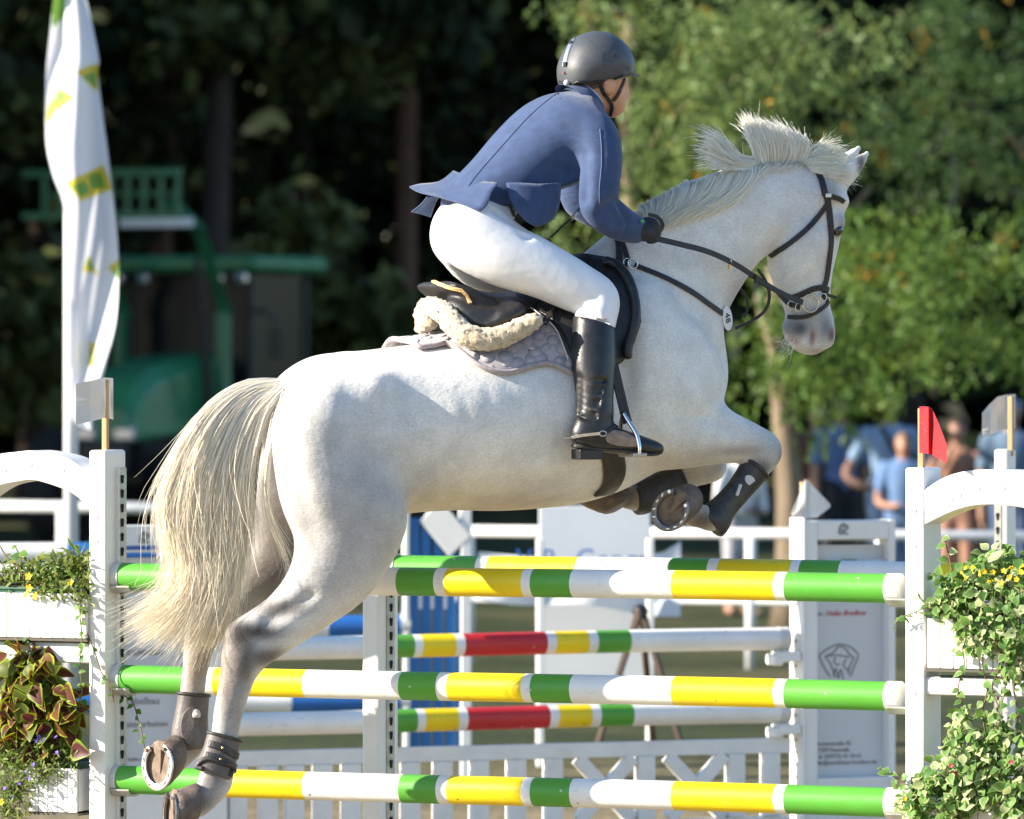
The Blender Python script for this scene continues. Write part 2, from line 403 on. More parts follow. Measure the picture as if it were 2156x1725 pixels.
wood_tree(PX(620,90), 90, 20, .20, 4.2, 3.4, 'dense dark tree in the wood behind the rider back', M_BARKD, low=[(PX(620,76), 76, 3.6, .3, 110), (PX(640,76), 76, 2.75, .4, 170), (PX(780,76), 76, 2.4, .35, 140), (PX(690,76), 76, 2.3, .3, 90)])
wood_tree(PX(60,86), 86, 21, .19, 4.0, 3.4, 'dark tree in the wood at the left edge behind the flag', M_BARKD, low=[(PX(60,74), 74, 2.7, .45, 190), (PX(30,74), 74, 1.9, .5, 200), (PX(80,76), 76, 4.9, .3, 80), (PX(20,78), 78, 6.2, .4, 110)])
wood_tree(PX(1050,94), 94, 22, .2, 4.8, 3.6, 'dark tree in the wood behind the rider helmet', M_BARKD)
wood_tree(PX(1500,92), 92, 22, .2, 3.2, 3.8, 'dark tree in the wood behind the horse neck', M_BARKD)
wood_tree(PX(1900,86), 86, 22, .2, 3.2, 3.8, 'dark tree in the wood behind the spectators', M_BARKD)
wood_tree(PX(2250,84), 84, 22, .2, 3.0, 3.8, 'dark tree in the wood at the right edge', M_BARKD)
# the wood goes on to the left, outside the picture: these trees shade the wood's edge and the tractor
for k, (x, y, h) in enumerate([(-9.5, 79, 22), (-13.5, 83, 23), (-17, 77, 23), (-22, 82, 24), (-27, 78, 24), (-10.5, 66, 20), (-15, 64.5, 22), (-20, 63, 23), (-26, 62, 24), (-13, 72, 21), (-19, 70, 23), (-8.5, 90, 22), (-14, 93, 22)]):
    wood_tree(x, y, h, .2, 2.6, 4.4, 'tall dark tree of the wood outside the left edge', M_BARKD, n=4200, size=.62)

wood_tree(-6.8, 50.2, 13, .22, 6.6, 2.9, 'unseen tall tree added outside the left edge to shade the spectators', M_BARKD, n=5200, size=.5)  # extra tree out of view, added only to cast shade on the spectators
# ---- the sunlit trees at the right edge of the ground
def ash_tree(name, label, base, trunk_top, r, clumps, d, rng, stems=(), col=(.080, .140, .034), seed_leaf=.066):
    e = empty(name, base, label, 'tree', 'sunlit broad-leaved trees beside the ground')
    pts = [Vector(base) + (Vector(trunk_top)-Vector(base))*t + Vector((.03*math.sin(5*t), 0, 0)) for t in np.linspace(0, 1, 9)]
    MB().tube(pts, [r*(1.25 if i == 0 else 1)*(1-.5*i/8) for i in range(9)], 12).build('trunk', M_BARK, e, smooth=True)
    for s in stems:
        P = [W(*q) for q in s[0]]; P = [Vector(p) for p in catmull([tuple(q) for q in P], 5)]
        MB().tube(P, list(np.linspace(s[1], s[1]*.45, len(P))), 8).build('branch', M_BARK, e, smooth=True)
    CC = []; cols = []; tw = MB()
    for (px, py, rx, ry, nl) in clumps:
        c0 = W(px, py, d); sx = rx*d/F; sz = ry*d/F
        for _ in range(int(nl*.62)):
            # a compound leaf: leaflets along a drooping rachis
            if _ % 9 == 0: sc_ = np.array(c0) + np.clip(rng.randn(3), -1.7, 1.7)*np.array([sx*.62, .8, sz*.62])
            p = sc_ + rng.randn(3)*np.array([.115, .115, .085])
            th = rng.uniform(0, 6.28); dr = np.array([math.cos(th), math.sin(th)*.8-.25, rng.uniform(-1.1, .15)]); dr /= np.linalg.norm(dr)
            L = rng.uniform(.13, .24); side = np.cross(dr, rng.randn(3)); side /= np.linalg.norm(side)+1e-9
            k = rng.randint(7, 12); t = np.linspace(.1, 1, k)
            q = p + dr*L*t[:, None] + side*.038*np.where(np.arange(k) % 2, 1, -1)[:, None] - np.array([0, 0, 1])*(.05*t**2)[:, None]
            CC.append(q); v = rng.uniform(.7, 1.35); warm = rng.rand()
            cc = np.array(col)*1.18*v*(1 + np.array([.5, .15, -.1])*max(0, warm-.6)*2.0)
            if rng.rand() < .012: cc = np.array([.42, .25, .04])
            cols.append(np.tile(cc, (k, 1)))
    C = np.concatenate(CC); cols = np.concatenate(cols)
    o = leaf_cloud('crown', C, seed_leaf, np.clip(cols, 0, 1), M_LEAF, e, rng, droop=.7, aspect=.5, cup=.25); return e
ra = np.random.RandomState(21)
ash_tree('ash_tree', 'sunlit leafy tree with pale trunk behind the horse head', W(1662, 753+26800/46.0, 46.0), W(1640, 560, 46.0), .125,
  [(1640,810,70,45,70),(1740,850,80,40,70),(1680,740,120,50,110),(1850,790,90,45,80),(1820,700,150,60,180),(1960,640,150,70,190),(2080,700,110,60,100),(1900,560,150,70,190),(2060,540,110,70,120),(1830,480,90,50,80),(1700,560,90,70,90),(2120,760,60,40,40),(1600,640,70,60,60)], 46.0, ra,
  stems=[([(1655,820,46.0),(1700,740,52.2),(1790,660,52),(1900,600,51.8)], .04), ([(1650,760,46.0),(1610,690,46.0),(1590,600,52.8)], .035), ([(1648,650,52.6),(1700,560,52.4),(1770,470,52.2),(1830,400,52)], .04), ([(1960,620,52),(1985,500,52),(2010,400,52.2),(2005,330,52.3)], .022), ([(1930,330,52.2),(1975,300,52.1),(2000,255,52.1)], .016)])
ash_tree('ash_tree', 'bright grey-green leafy tree rising above the horse mane', W(1330, 753+26800/49.0, 49), W(1330, 30, 49), .10,
  [(1420,60,110,60,170),(1560,50,130,60,220),(1700,70,110,70,170),(1500,150,120,70,210),(1630,170,120,70,190),(1440,230,90,60,120),(1560,270,120,70,190),(1400,330,80,70,110),(1480,360,100,60,110),(1750,170,90,70,90),(1360,430,60,50,60),(1210,40,60,50,60),(1280,120,60,50,50),(1240,470,90,40,70),(1840,80,90,70,70),(1680,300,80,50,70),(1320,250,40,40,25)], 48.4, ra,
  stems=[([(1330,30,49),(1240,10,48.8),(1220,-60,48.7)], .03), ([(1332,330,49),(1280,140,48.6),(1235,30,48.4),(1225,-40,48.2)], .022), ([(1335,360,49),(1420,240,48.6),(1520,180,48.4),(1760,55,47.9)], .018), ([(1600,330,48.3),(1608,250,48.2),(1595,190,48.2)], .014)], col=(.110, .165, .058))
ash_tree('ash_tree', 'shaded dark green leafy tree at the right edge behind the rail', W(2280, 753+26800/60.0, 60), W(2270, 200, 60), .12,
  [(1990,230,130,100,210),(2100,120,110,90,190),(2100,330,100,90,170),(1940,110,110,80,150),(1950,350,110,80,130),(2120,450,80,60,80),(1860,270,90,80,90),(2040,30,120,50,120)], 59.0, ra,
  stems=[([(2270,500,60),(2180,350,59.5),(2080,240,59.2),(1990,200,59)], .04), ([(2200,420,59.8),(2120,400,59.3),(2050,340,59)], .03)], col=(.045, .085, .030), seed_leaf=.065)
# ================================================================ far things: tractor, flag, rails, banner, spectators
M_WPAINT = mat('white_paint', (.74, .74, .72), .42, var=.05, scale=9, bump=.06, bscale=60, dirt=(.42, .38, .32), dirt_amt=.30, dscale=7)
M_WRAIL = mat('rail_paint', (.66, .67, .68), .5, var=.08, scale=5, dirt=(.35, .33, .30), dirt_amt=.4, dscale=3)
# ---- tractor with raised front loader
TD = 67.0
def tw_(px, py, d=TD): return W(px, py, d)
M_TG = mat('tractor_green', (.03, .20, .085), .35, var=.2, scale=3, dirt=(.05, .06, .04), dirt_amt=.4, dscale=4); M_TGD = mat('loader_green', (.022, .15, .065), .4, var=.2, scale=3)
M_TB = mat('tractor_black', (.012, .012, .013), .5); M_TY = mat('tractor_yellow', (.6, .45, .03), .4); M_GL = mat('dark_glass', (.008, .010, .012), .25, spec=.15); M_LAMP = mat('lamp_lens', (.55, .60, .68), .08, metal=.6)
M_TYRE = mat('tyre_rubber', (.015, .015, .016), .8, bump=1.0, bscale=6)
tr_ = empty('tractor', W(440, 1153, 68), 'green tractor with raised front loader parked before the dark wood', 'tractor')
yaw = math.radians(-68); fx = Vector((math.cos(yaw-math.radians(52)), math.sin(yaw-math.radians(52)), 0)).normalized()   # towards its nose
fx = Vector((-.42, -.907, 0)).normalized(); sx_ = Vector((.907, -.42, 0)).normalized()
O = W(412, 1153, 69.0); O.z = 0
def T_(f, s, z): return O + fx*f + sx_*s + UP*z
def tbox(name, f0, f1, s0, s1, z0, z1, m, parent=tr_, bevel=.03):
    return MB().box(T_((f0+f1)/2, (s0+s1)/2, (z0+z1)/2), fx*((f1-f0)/2), sx_*((s1-s0)/2), UP*((z1-z0)/2)).build(name, m, parent, bevel=bevel)
# bonnet: tapering hood with sloping nose
hood = []
for f, w, z0, z1 in ((.2, .42, 1.25, 2.05), (.9, .42, 1.2, 2.0), (1.5, .40, 1.15, 1.9), (1.85, .36, 1.12, 1.75), (2.05, .30, 1.10, 1.45)):
    hood.append([T_(f, -w, z0), T_(f, -w, z1-.14), T_(f, -w*.7, z1), T_(f, w*.7, z1), T_(f, w, z1-.14), T_(f, w, z0)])
v = [p for r in hood for p in r]; f_ = [(i*6+j, i*6+(j+1) % 6, (i+1)*6+(j+1) % 6, (i+1)*6+j) for i in range(4) for j in range(6)] + [tuple(range(6)), tuple(24+j for j in range(6))]
MB().add(v, f_).build('bonnet', M_TG, tr_, bevel=.03)
tbox('grille', 1.95, 2.12, -.28, .28, .75, 1.12, M_TB)
for s in (-.34, .12): tbox('headlight', 2.0, 2.1, s, s+.24, 1.12, 1.27, M_LAMP)
tbox('chassis', -1.6, 1.7, -.25, .25, .65, 1.25, M_TB)
cab = tbox('cab', -1.25, .15, -.72, .72, 1.25, 1.45, M_TB)
tbox('roof', -1.40, .35, -.92, .92, 2.92, 3.10, M_TG, bevel=.06)
for f in (-1.2, .1):
    for s in (-.72, .72): tbox('pillar', f-.05, f+.05, s-.04, s+.04, 1.45, 2.92, M_TB)
tbox('windscreen', .10, .12, -.68, .68, 1.5, 2.9, M_GL, bevel=0); tbox('door', -1.15, .05, .70, .72, 1.5, 2.9, M_GL, bevel=0); tbox('seat', -.9, -.4, -.25, .25, 1.5, 2.3, M_TB)
for s in (-.75, -.45, .45, .75): tbox('work_light', .33, .40, s-.07, s+.07, 2.80, 2.91, M_LAMP)
for s in (-1, 1):
    MB().tube([T_(.15, s*.75, 2.5), T_(.35, s*1.05, 2.5), T_(.35, s*1.15, 2.35)], .02, 6).build('mirror_arm', M_TB, tr_); tbox('mirror', .33, .37, s*1.15-.08, s*1.15+.08, 2.0, 2.3, M_TB)
    tbox('mudguard', -1.5, .0, s*.95-.25, s*.95+.25, 1.45, 1.62, M_TG)
    for f, r, w in ((1.3, .62, .20), (-.75, .88, .27)):
        c = T_(f, s*.92, r); ring_ = []
        wl_ = MB()
        for q in range(25):
            a = 2*math.pi*q/24; wl_.v += [c + (fx*math.cos(a)+UP*math.sin(a))*rr + sx_*ww for rr, ww in ((r*.6, -w), (r*.95, -w), (r, -w*.6), (r, w*.6), (r*.95, w), (r*.6, w))]
        wl_.f = [(q*6+j, q*6+(j+1) % 6, (q+1)*6+(j+1) % 6, (q+1)*6+j) for q in range(24) for j in range(6)]
        wh_ = wl_.build('wheel', M_TYRE, tr_, smooth=True)
        MB().tube([c - sx_*w*.5, c + sx_*w*.5], r*.6, 20).build('rim', M_TY, wh_)
    # loader: mast, boom, ram
    MB().box(T_(.55, s*.62, 1.75), fx*.09, sx_*.06, UP*.75).build('loader_mast', M_TGD, tr_, bevel=.02)
    MB().tube([T_(.45, s*.62, 2.45), T_(1.1, s*.62, 3.35), T_(1.75, s*.62, 3.62)], .085, 4).build('loader_boom', M_TGD, tr_)
    MB().tube([T_(.85, s*.62, 1.35), T_(1.15, s*.62, 3.05)], .045, 8).build('ram', M_TB, tr_)
for z in (3.50, 3.95): MB().box(T_(1.95, -.1, z), sx_*.95, fx*.035, UP*.04).build('carriage_bar', M_TGD, tr_, bevel=.01)
MB().box(T_(1.93, .55, 3.42), sx_*.42, fx*.05, UP*.05).build('carriage_bar', M_WRAIL, tr_, bevel=.01)
for k in range(9): MB().box(T_(1.93, -.8+k*.2, 3.72), sx_*.022, fx*.02, UP*.22).build('grid_bar', M_TGD, tr_)
MB().box(T_(1.90, 0, 3.73), sx_*.82, fx*.012, UP*.018).build('carriage_bar', M_TGD, tr_)

# ---- banner flag on a pole
FD = 32.0
fl = empty('banner_flag', W(150, 753+26800/FD, FD), 'tall white banner flag with yellow and green prints on a white pole', 'flag')
MB().tube([W(150, 753+26800/FD, FD), W(149, -260, FD)], [.040, .034], 14).build('pole', mat('white_pole', (.62, .64, .68), .4, var=.08, scale=2), fl, smooth=True)
M_FW = leaf = None
def cloth_material(name, base, trans=.3):
    m, nt, p = nodes_of(name); setp(p, base=base, rough=.7, sheen=.2); N = nt.nodes.new; Lk = nt.links.new
    tr = N('ShaderNodeBsdfTranslucent'); tr.inputs[0].default_value = (*base, 1); mx = N('ShaderNodeMixShader'); mx.inputs[0].default_value = trans
    Lk(p.outputs[0], mx.inputs[1]); Lk(tr.outputs[0], mx.inputs[2]); Lk(mx.outputs[0], nt.nodes['Material Output'].inputs[0]); return m
rowsF = [(-60,122,165),(0,112,182),(60,106,196),(125,99,208),(150,97,206),(200,96,211),(300,97,224),(370,112,233),(430,133,240),(520,142,248),(600,143,249),(680,143,243),(760,144,225),(830,144,206),(880,150,196),(905,178,194)]
R = catmull([(r[0], r[1], r[2]) for r in rowsF], 12); J = 44; V = []; PXY = []
for y, l, r in R:
    for j in range(J+1):
        t = j/J; px = l+(r-l)*t
        dep = FD - .05 + .10*math.sin(t*7+y*.006)*(.35+.65*t) + .07*math.sin(y*.011+t*2.0)
        V.append(W(px, y, dep)); PXY.append((px, y))
FA = [(i*(J+1)+j, i*(J+1)+j+1, (i+1)*(J+1)+j+1, (i+1)*(J+1)+j) for i in range(len(R)-1) for j in range(J)]
fo = mesh('cloth', V, FA, None, fl, True)
for mm in (cloth_material('flag_white', (.72, .73, .78)), cloth_material('flag_yellow', (.62, .50, .03)), cloth_material('flag_green', (.16, .32, .05))): fo.data.materials.append(mm)
def inpoly(x, y, P):
    c = False; n = len(P)
    for i in range(n):
        x1, y1 = P[i]; x2, y2 = P[(i+1) % n]
        if (y1 > y) != (y2 > y) and x < (x2-x1)*(y-y1)/(y2-y1)+x1: c = not c
    return c
prints = [(2, [(108,-80),(142,-80),(142,30),(110,60)]), (1, [(160,150),(206,132),(206,195),(188,180)]), (2, [(172,160),(202,150),(204,185)]), (1, [(98,230),(125,185),(160,205),(118,235),(98,265)]), (2, [(104,240),(122,195),(145,198),(112,232)]),
          (1, [(137,385),(218,347),(236,398),(170,424)]), (2, [(150,392),(180,380),(190,405),(168,415)]), (2, [(185,372),(210,360),(222,392),(196,402)]), (1, [(176,570),(186,535),(206,578)]), (2, [(180,560),(187,540),(200,572)]), (1, [(226,562),(252,545),(250,590)]), (2, [(236,570),(250,560),(248,588)]), (1, [(188,720),(202,718),(198,775),(186,775)]), (2, [(190,735),(196,735),(194,768),(189,768)])]
for pi, q in enumerate(FA):
    cx = sum(PXY[i][0] for i in q)/4; cy = sum(PXY[i][1] for i in q)/4; mi = 0
    for k, P in prints:
        if inpoly(cx, cy, P): mi = k
    fo.data.polygons[pi].material_index = mi

# ---- arena rails
def rail(name, label, pts, z, r, posts, group):
    e = empty(name, (pts[0][0], pts[0][1], 0), label, 'fence', group)
    MB().tube([(x, y, z) for x, y in pts], r, 10).build('rail', M_WRAIL, e, smooth=True)
    MB().tube([(x, y, z*.5) for x, y in pts], r*.7, 10).build('rail', M_WRAIL, e, smooth=True)
    for t in posts:
        x = pts[0][0]+(pts[-1][0]-pts[0][0])*t; y = pts[0][1]+(pts[-1][1]-pts[0][1])*t
        MB().tube([(x, y, 0), (x, y, z-.02)], r*1.05, 10).build('post', M_WRAIL, e, smooth=True)
    return e
def pt(px, d): return (WX(px, d), d)
rail('arena_rail', 'white pipe rail crossing behind the jumps in front of the spectators', [pt(960,41.5), pt(2400,40.0)], .87, .034, (.02, .19, .44, .63, .86), 'white rails round the ground')
rail('arena_rail', 'white pipe rail at the left below the tractor', [pt(-150,46.5), pt(420,45.5)], .92, .04, (.1, .50, .95), 'white rails round the ground')

# ---- printed banner hung on the rail
bn = empty('cloth_banner', W(1220, 1300, 31.3), 'white sagging cloth banner with blue lettering hung behind the jumps', 'banner')
rows = []
for k in range(13):
    t = k/12; px = 1008+425*t; top = 1162+14*math.sin(t*3.14)*(1 if t < .9 else .2)-22*(t > .93); bot = 1262+34*t+6*math.sin(t*9)
    rows.append([W(px, top+(bot-top)*j/5, 31.3+.03*math.sin(t*14+j*.8)) for j in range(6)])
v = [p for r in rows for p in r]; f_ = [(i*6+j, i*6+j+1, (i+1)*6+j+1, (i+1)*6+j) for i in range(12) for j in range(5)]
MB().add(v, f_).build('cloth', cloth_material('banner_white', (.66, .70, .76), .25), bn, smooth=True)
M_BLUE = mat('sign_blue', (.02, .10, .36), .5)
text_mesh('lettering', 'V R  Genos', .135, M_BLUE, bn, W(1086, 1196, 31.22), (1, 0, 0), (0, 0, 1), space=1.05)

# ---- spectators
def person(px, d, h, cols, label, pose='stand', face=0.0, name='person', top=None, cat='person', group='spectators beyond the rail', arm='down', hair=(.05, .035, .025), cap=None):
    """far figure: continuous body, shirt, trousers, hair"""
    base = Vector((WX(px, d), d, 0)); a = face; fw = Vector((math.sin(a), -math.cos(a), 0)); sd = Vector((math.cos(a), math.sin(a), 0)); s = h/1.75
    e = empty(name, base, label, cat, group)
    def q(f, r, z): return base + (fw*f + sd*r + UP*z)*s
    def ch(rows): return [(q(f, r, z), b*s, a_*s) for f, r, z, b, a_ in rows]
    legs = []
    for g in (-1, 1): legs.append(ch([(0, g*.09, .95, .085, .09), (.01, g*.095, .72, .075, .075), (0, g*.10, .48, .055, .055), (-.02, g*.10, .28, .055, .052), (-.01, g*.105, .09, .04, .04)]))
    feet = [ch([(-.03, g*.105, .05, .042, .042), (.10, g*.12, .035, .032, .04), (.17, g*.125, .03, .02, .03)]) for g in (-1, 1)]
    torso = ch([(0, 0, .93, .10, .15), (.01, 0, 1.08, .095, .135), (.02, 0, 1.25, .105, .155), (.01, 0, 1.38, .10, .165), (0, 0, 1.45, .06, .10)])
    arms = []
    for g in (-1, 1):
        if arm == 'hip' : r = [(0, g*.19, 1.41, .055, .055), (-.03, g*.29, 1.22, .048, .048), (-.04, g*.36, 1.06, .042, .042), (.06, g*.26, .98, .036, .036), (.10, g*.17, .98, .03, .04)]
        elif arm == 'front': r = [(0, g*.19, 1.41, .055, .055), (.02, g*.24, 1.20, .048, .048), (.05, g*.25, 1.05, .042, .042), (.22, g*.12, 1.02, .034, .034), (.28, g*.06, 1.03, .03, .035)]
        elif arm == 'face' and g < 0: r = [(0, g*.19, 1.41, .055, .055), (.10, g*.26, 1.22, .048, .048), (.16, g*.24, 1.12, .042, .042), (.20, g*.10, 1.36, .034, .034), (.17, g*.04, 1.50, .03, .035)]
        else: r = [(0, g*.19, 1.41, .055, .055), (0, g*.23, 1.2, .048, .048), (0, g*.25, 1.05, .042, .042), (.03, g*.25, .85, .034, .034), (.05, g*.245, .74, .026, .036)]
        arms.append(ch(r))
    head = ch([(0, 0, 1.47, .05, .05), (.02, 0, 1.54, .055, .052), (.02, 0, 1.63, .085, .075), (.01, 0, 1.67, .088, .076)]); nose = ch([(.10, 0, 1.62, .02, .014), (.105, 0, 1.60, .016, .014)])
    allp = np.array([tuple(p) for c in legs+feet+arms+[torso, head] for p, _, _ in c]); L = tuple(sd)
    def grow_(c, dd): return [(p, b+dd*s, a_+dd*s) for p, b, a_ in c]
    def make(nm, cs, m, hh=.022, cut=None):
        P = np.array([tuple(p) for c in cs for p, _, _ in c]); bb = Body(P.min(0)-.26*s, P.max(0)+.26*s, hh*s)
        for c in cs: bb.chain(c, L, k=.05*s, n=3)
        if cut: bb.cut(cut)
        V, Q = bb.surface(1); return np_mesh(nm, V, Q, m, e, True)
    make('body', legs+feet+arms+[torso, head, nose], mat('person_skin', (.36, .19, .125), .55, var=.08, scale=20))
    shirt, trou = cols
    if shirt:
        sl = [c[:3] for c in arms] if top != 'long' else [c[:4] for c in arms]
        if top == 'strap': sl = []
        make('shirt', [grow_(torso, .014)] + [grow_(c[:2], .016) if top != 'long' else grow_(c[:4], .014) for c in (arms if top != 'strap' else [])], shirt)
    if trou:
        n_ = 5 if top != 'shorts' else 2
        make('trousers', [grow_(c[:(5 if pose != 'shorts' else 3)], .018) for c in legs] + [ch([(0, 0, .97, .11, .165), (0, 0, .88, .11, .15)])], trou)
    if hair: 
        hc = q(-.015, 0, 1.665); hb_ = Body(np.array(hc)-.16*s, np.array(hc)+.16*s, .016*s); hb_.chain(ch([(-.02, 0, 1.64, .092, .085), (-.005, 0, 1.69, .092, .083)]), L, k=.02)
        fp = q(.045, 0, 1.66); hb_.cut(lambda X, Y, Z: ((X-fp.x)*fw.x + (Y-fp.y)*fw.y)*.8 - (Z-fp.z)*.55 - .02)
        V, Q = hb_.surface(1); np_mesh('hair' if not cap else 'cap', V, Q, cap or mat('hair_%d' % int(hair[0]*1000), hair, .7, var=.3, scale=60), e, True)
    return e
C_ = lambda n, c, r=.8: mat(n, c, r, var=.12, scale=8, bump=.3, bscale=12)
SK = (.2, .3, .5)
person(1872, 52.2, 1.70, (C_('light_blue_cotton', (.20, .30, .46)), C_('pale_blue_denim', (.17, .25, .40))), 'spectator in light blue shirt with dark shoulder strap, hands on hips', arm='hip', hair=None, face=.1)
bg = empty('shoulder_bag', W(1868, 960, 52.0), 'dark bag strap across the light blue spectator chest', 'bag'); q0 = W(1850, 888, 52.03); q1 = W(1886, 955, 52.0)
MB().strap([q0, (q0+q1)/2+Vector((0, -.03, 0)), q1], [Vector((0, -1, 0))]*3, .022, .006).build('strap', M_TB, bg)
person(1902, 51.4, 1.38, (C_('child_blue', (.11, .20, .38)), C_('child_trousers', (.10, .17, .32))), 'child in blue standing before the light blue spectator', arm='front', hair=(.18, .12, .07))
person(2016, 51.2, 1.50, (C_('brown_top', (.30, .155, .10)), C_('brown_skirt', (.33, .17, .12))), 'woman in brown with raised hand behind the red flag', arm='face', top='strap', hair=(.10, .05, .03), face=-.2)
person(2128, 50.7, 1.66, (C_('slate_shirt', (.10, .16, .24)), C_('navy_trousers', (.05, .08, .16))), 'man in slate T-shirt and blue cap at the right edge', hair=(.05, .05, .05), cap=mat('blue_cap', (.10, .22, .42), .7))
person(1722, 53.2, 1.62, (C_('maroon_jacket', (.085, .030, .022)), C_('maroon_trousers', (.045, .020, .018))), 'spectator in dark maroon standing right of the pale tree trunk', hair=(.03, .02, .015), top='long', arm='front')
person(1768, 52.8, 1.68, (C_('sky_blue_shirt', (.10, .17, .34)), C_('black_trousers', (.015, .015, .022))), 'spectator in sky blue top and black trousers beside the maroon one', hair=(.03, .02, .015), face=.5)
person(1556, 49.4, 1.40, (C_('white_shirt_far', (.66, .66, .68)), C_('grey_breeches', (.38, .38, .42))), 'helper in white shirt behind the rail below the raised hoof', pose='shorts', hair=(.16, .09, .05), top='long', arm='front', face=.6)
# ================================================================ the jumps
def paint(name, c, dirt=(.30, .27, .22)): return mat(name, c, .38, var=.07, scale=7, bump=.10, bscale=45, dirt=dirt, dirt_amt=.45, dscale=9, stretch=(.35, 1, 1), coords='Object')
def chipped(name, c):
    """gloss paint on timber: scuffs, fine cracks along the grain, small chips"""
    m, nt, p = nodes_of(name); N = nt.nodes.new; Lk = nt.links.new; setp(p, rough=.42, spec=.45)
    tc = N('ShaderNodeTexCoord'); mp = N('ShaderNodeMapping'); mp.inputs['Rotation'].default_value = (0, 0, math.radians(24)); mp.inputs['Scale'].default_value = (2.2, 30, 30); Lk(tc.outputs['Object'], mp.inputs[0])
    n1 = N('ShaderNodeTexNoise'); n1.inputs['Scale'].default_value = 1.6; n1.inputs['Detail'].default_value = 8; n1.inputs['Roughness'].default_value = .7; Lk(mp.outputs[0], n1.inputs['Vector'])
    r1 = N('ShaderNodeMapRange'); r1.inputs[1].default_value = .58; r1.inputs[2].default_value = .72; r1.inputs[4].default_value = .85; Lk(n1.outputs[0], r1.inputs[0])
    n2 = N('ShaderNodeTexNoise'); n2.inputs['Scale'].default_value = 5; n2.inputs['Detail'].default_value = 5; Lk(tc.outputs['Object'], n2.inputs['Vector'])
    r2 = N('ShaderNodeMapRange'); r2.inputs[1].default_value = .3; r2.inputs[2].default_value = .7; r2.inputs[3].default_value = .90; r2.inputs[4].default_value = 1.08; Lk(n2.outputs[0], r2.inputs[0])
    sc = N('ShaderNodeVectorMath'); sc.operation = 'SCALE'; sc.inputs[0].default_value = c; Lk(r2.outputs[0], sc.inputs['Scale'])
    mx = N('ShaderNodeMix'); mx.data_type = 'RGBA'; Lk(r1.outputs[0], mx.inputs[0]); Lk(sc.outputs[0], mx.inputs[6]); g = sum(c)/3; mx.inputs[7].default_value = (.5*c[0]+.10, .5*c[1]+.08, .5*c[2]+.05, 1)
    vo = N('ShaderNodeTexVoronoi'); vo.inputs['Scale'].default_value = 14; Lk(tc.outputs['Object'], vo.inputs['Vector'])
    ls = N('ShaderNodeMath'); ls.operation = 'LESS_THAN'; ls.inputs[1].default_value = .055; Lk(vo.outputs['Distance'], ls.inputs[0])
    m2 = N('ShaderNodeMix'); m2.data_type = 'RGBA'; Lk(ls.outputs[0], m2.inputs[0]); Lk(mx.outputs[2], m2.inputs[6]); m2.inputs[7].default_value = (.16, .12, .08, 1) if g > .3 else (.5, .5, .42, 1)
    Lk(m2.outputs[2], p.inputs['Base Color'])
    b = N('ShaderNodeBump'); b.inputs['Strength'].default_value = .30; b.inputs['Distance'].default_value = .003; Lk(n1.outputs[0], b.inputs['Height']); Lk(b.outputs[0], p.inputs['Normal'])
    return m
PAINT = {'w': chipped('pole_white', (.78, .78, .76)), 'g': chipped('pole_green', (.085, .33, .035)), 'y': chipped('pole_yellow', (.83, .62, .008)), 'r': chipped('pole_red', (.50, .022, .028)), 'b': chipped('pole_blue', (.02, .13, .42))}
M_CAP = mat('pole_cap', (.60, .60, .57), .5, var=.1, scale=20, dirt=(.3, .28, .24), dirt_amt=.5, dscale=18)
M_GALV = mat('galvanised', (.42, .42, .38), .45, metal=.6, var=.2, scale=30, dirt=(.20, .17, .12), dirt_amt=.6, dscale=16)
M_HOLE = mat('hole_dark', (.006, .006, .006), .9)
SLOT = list(PAINT)
def jump_pole(P, y_at, bands, r, label, group, x0, x1, cup=None):
    """P plane; y_at = picture row of the centre line at two columns; bands = [(px end, colour)]"""
    def z_at(px, py): return P.M(px, py)
    A = P.M(x0, 0); B_ = P.M(x1, 0); pa = P.M(y_at[0][0], y_at[0][1]); z = pa.z
    e = empty('jump_pole', (A.x, A.y, z-r), label, 'jump pole', group)
    ax_ = P.H; n = 28; rng = np.random.RandomState(int(abs(x0*7+y_at[0][1])))
    cuts = [x0] + [b[0] for b in bands]; us = [(P.M(c, 0)-P.o).dot(ax_) for c in cuts]
    rings = []; mats_ = []
    for k in range(len(bands)):
        m = max(2, int((us[k+1]-us[k])/.05))
        for i in range(m): rings.append(us[k]+(us[k+1]-us[k])*i/m); mats_.append(SLOT.index(bands[k][1]))
    rings.append(us[-1]); v = []; f = []
    for q, u in enumerate(rings):
        wob = Vector((0, 0, .0022*math.sin(u*2.3+rng.rand()*.15)))
        for i in range(n):
            th = 2*math.pi*i/n; rr = r*(1+.006*math.sin(3*th+u*2)); v.append(P.o + ax_*u + UP*z + wob + (P.L*math.cos(th) + UP*math.sin(th))*rr)
    for q in range(len(rings)-1):
        for i in range(n): f.append((q*n+i, q*n+(i+1) % n, (q+1)*n+(i+1) % n, (q+1)*n+i))
    nb = len(f); f.append(tuple(range(n))[::-1]); f.append(tuple((len(rings)-1)*n+i for i in range(n)))
    me = bpy.data.meshes.new('shaft'); me.from_pydata([tuple(p) for p in v], [], f); me.update()
    for s in SLOT: me.materials.append(PAINT[s])
    for i, pl in enumerate(me.polygons): pl.material_index = mats_[i//n] if i < nb else 0
    me.shade_smooth(); me.set_sharp_from_angle(angle=math.radians(40)); link('shaft', me, None, e)
    for u, sg in ((us[0], -1), (us[-1], 1)):
        c = P.o + ax_*u + UP*z
        MB().tube([c - ax_*sg*.040, c + ax_*sg*.003, c + ax_*sg*.006], [r+.0022, r+.0022, r-.004], 28).build('end_cap', M_CAP, e, smooth=False)
    return e, z
FP = Plane(1065, 19.84, -24.0)
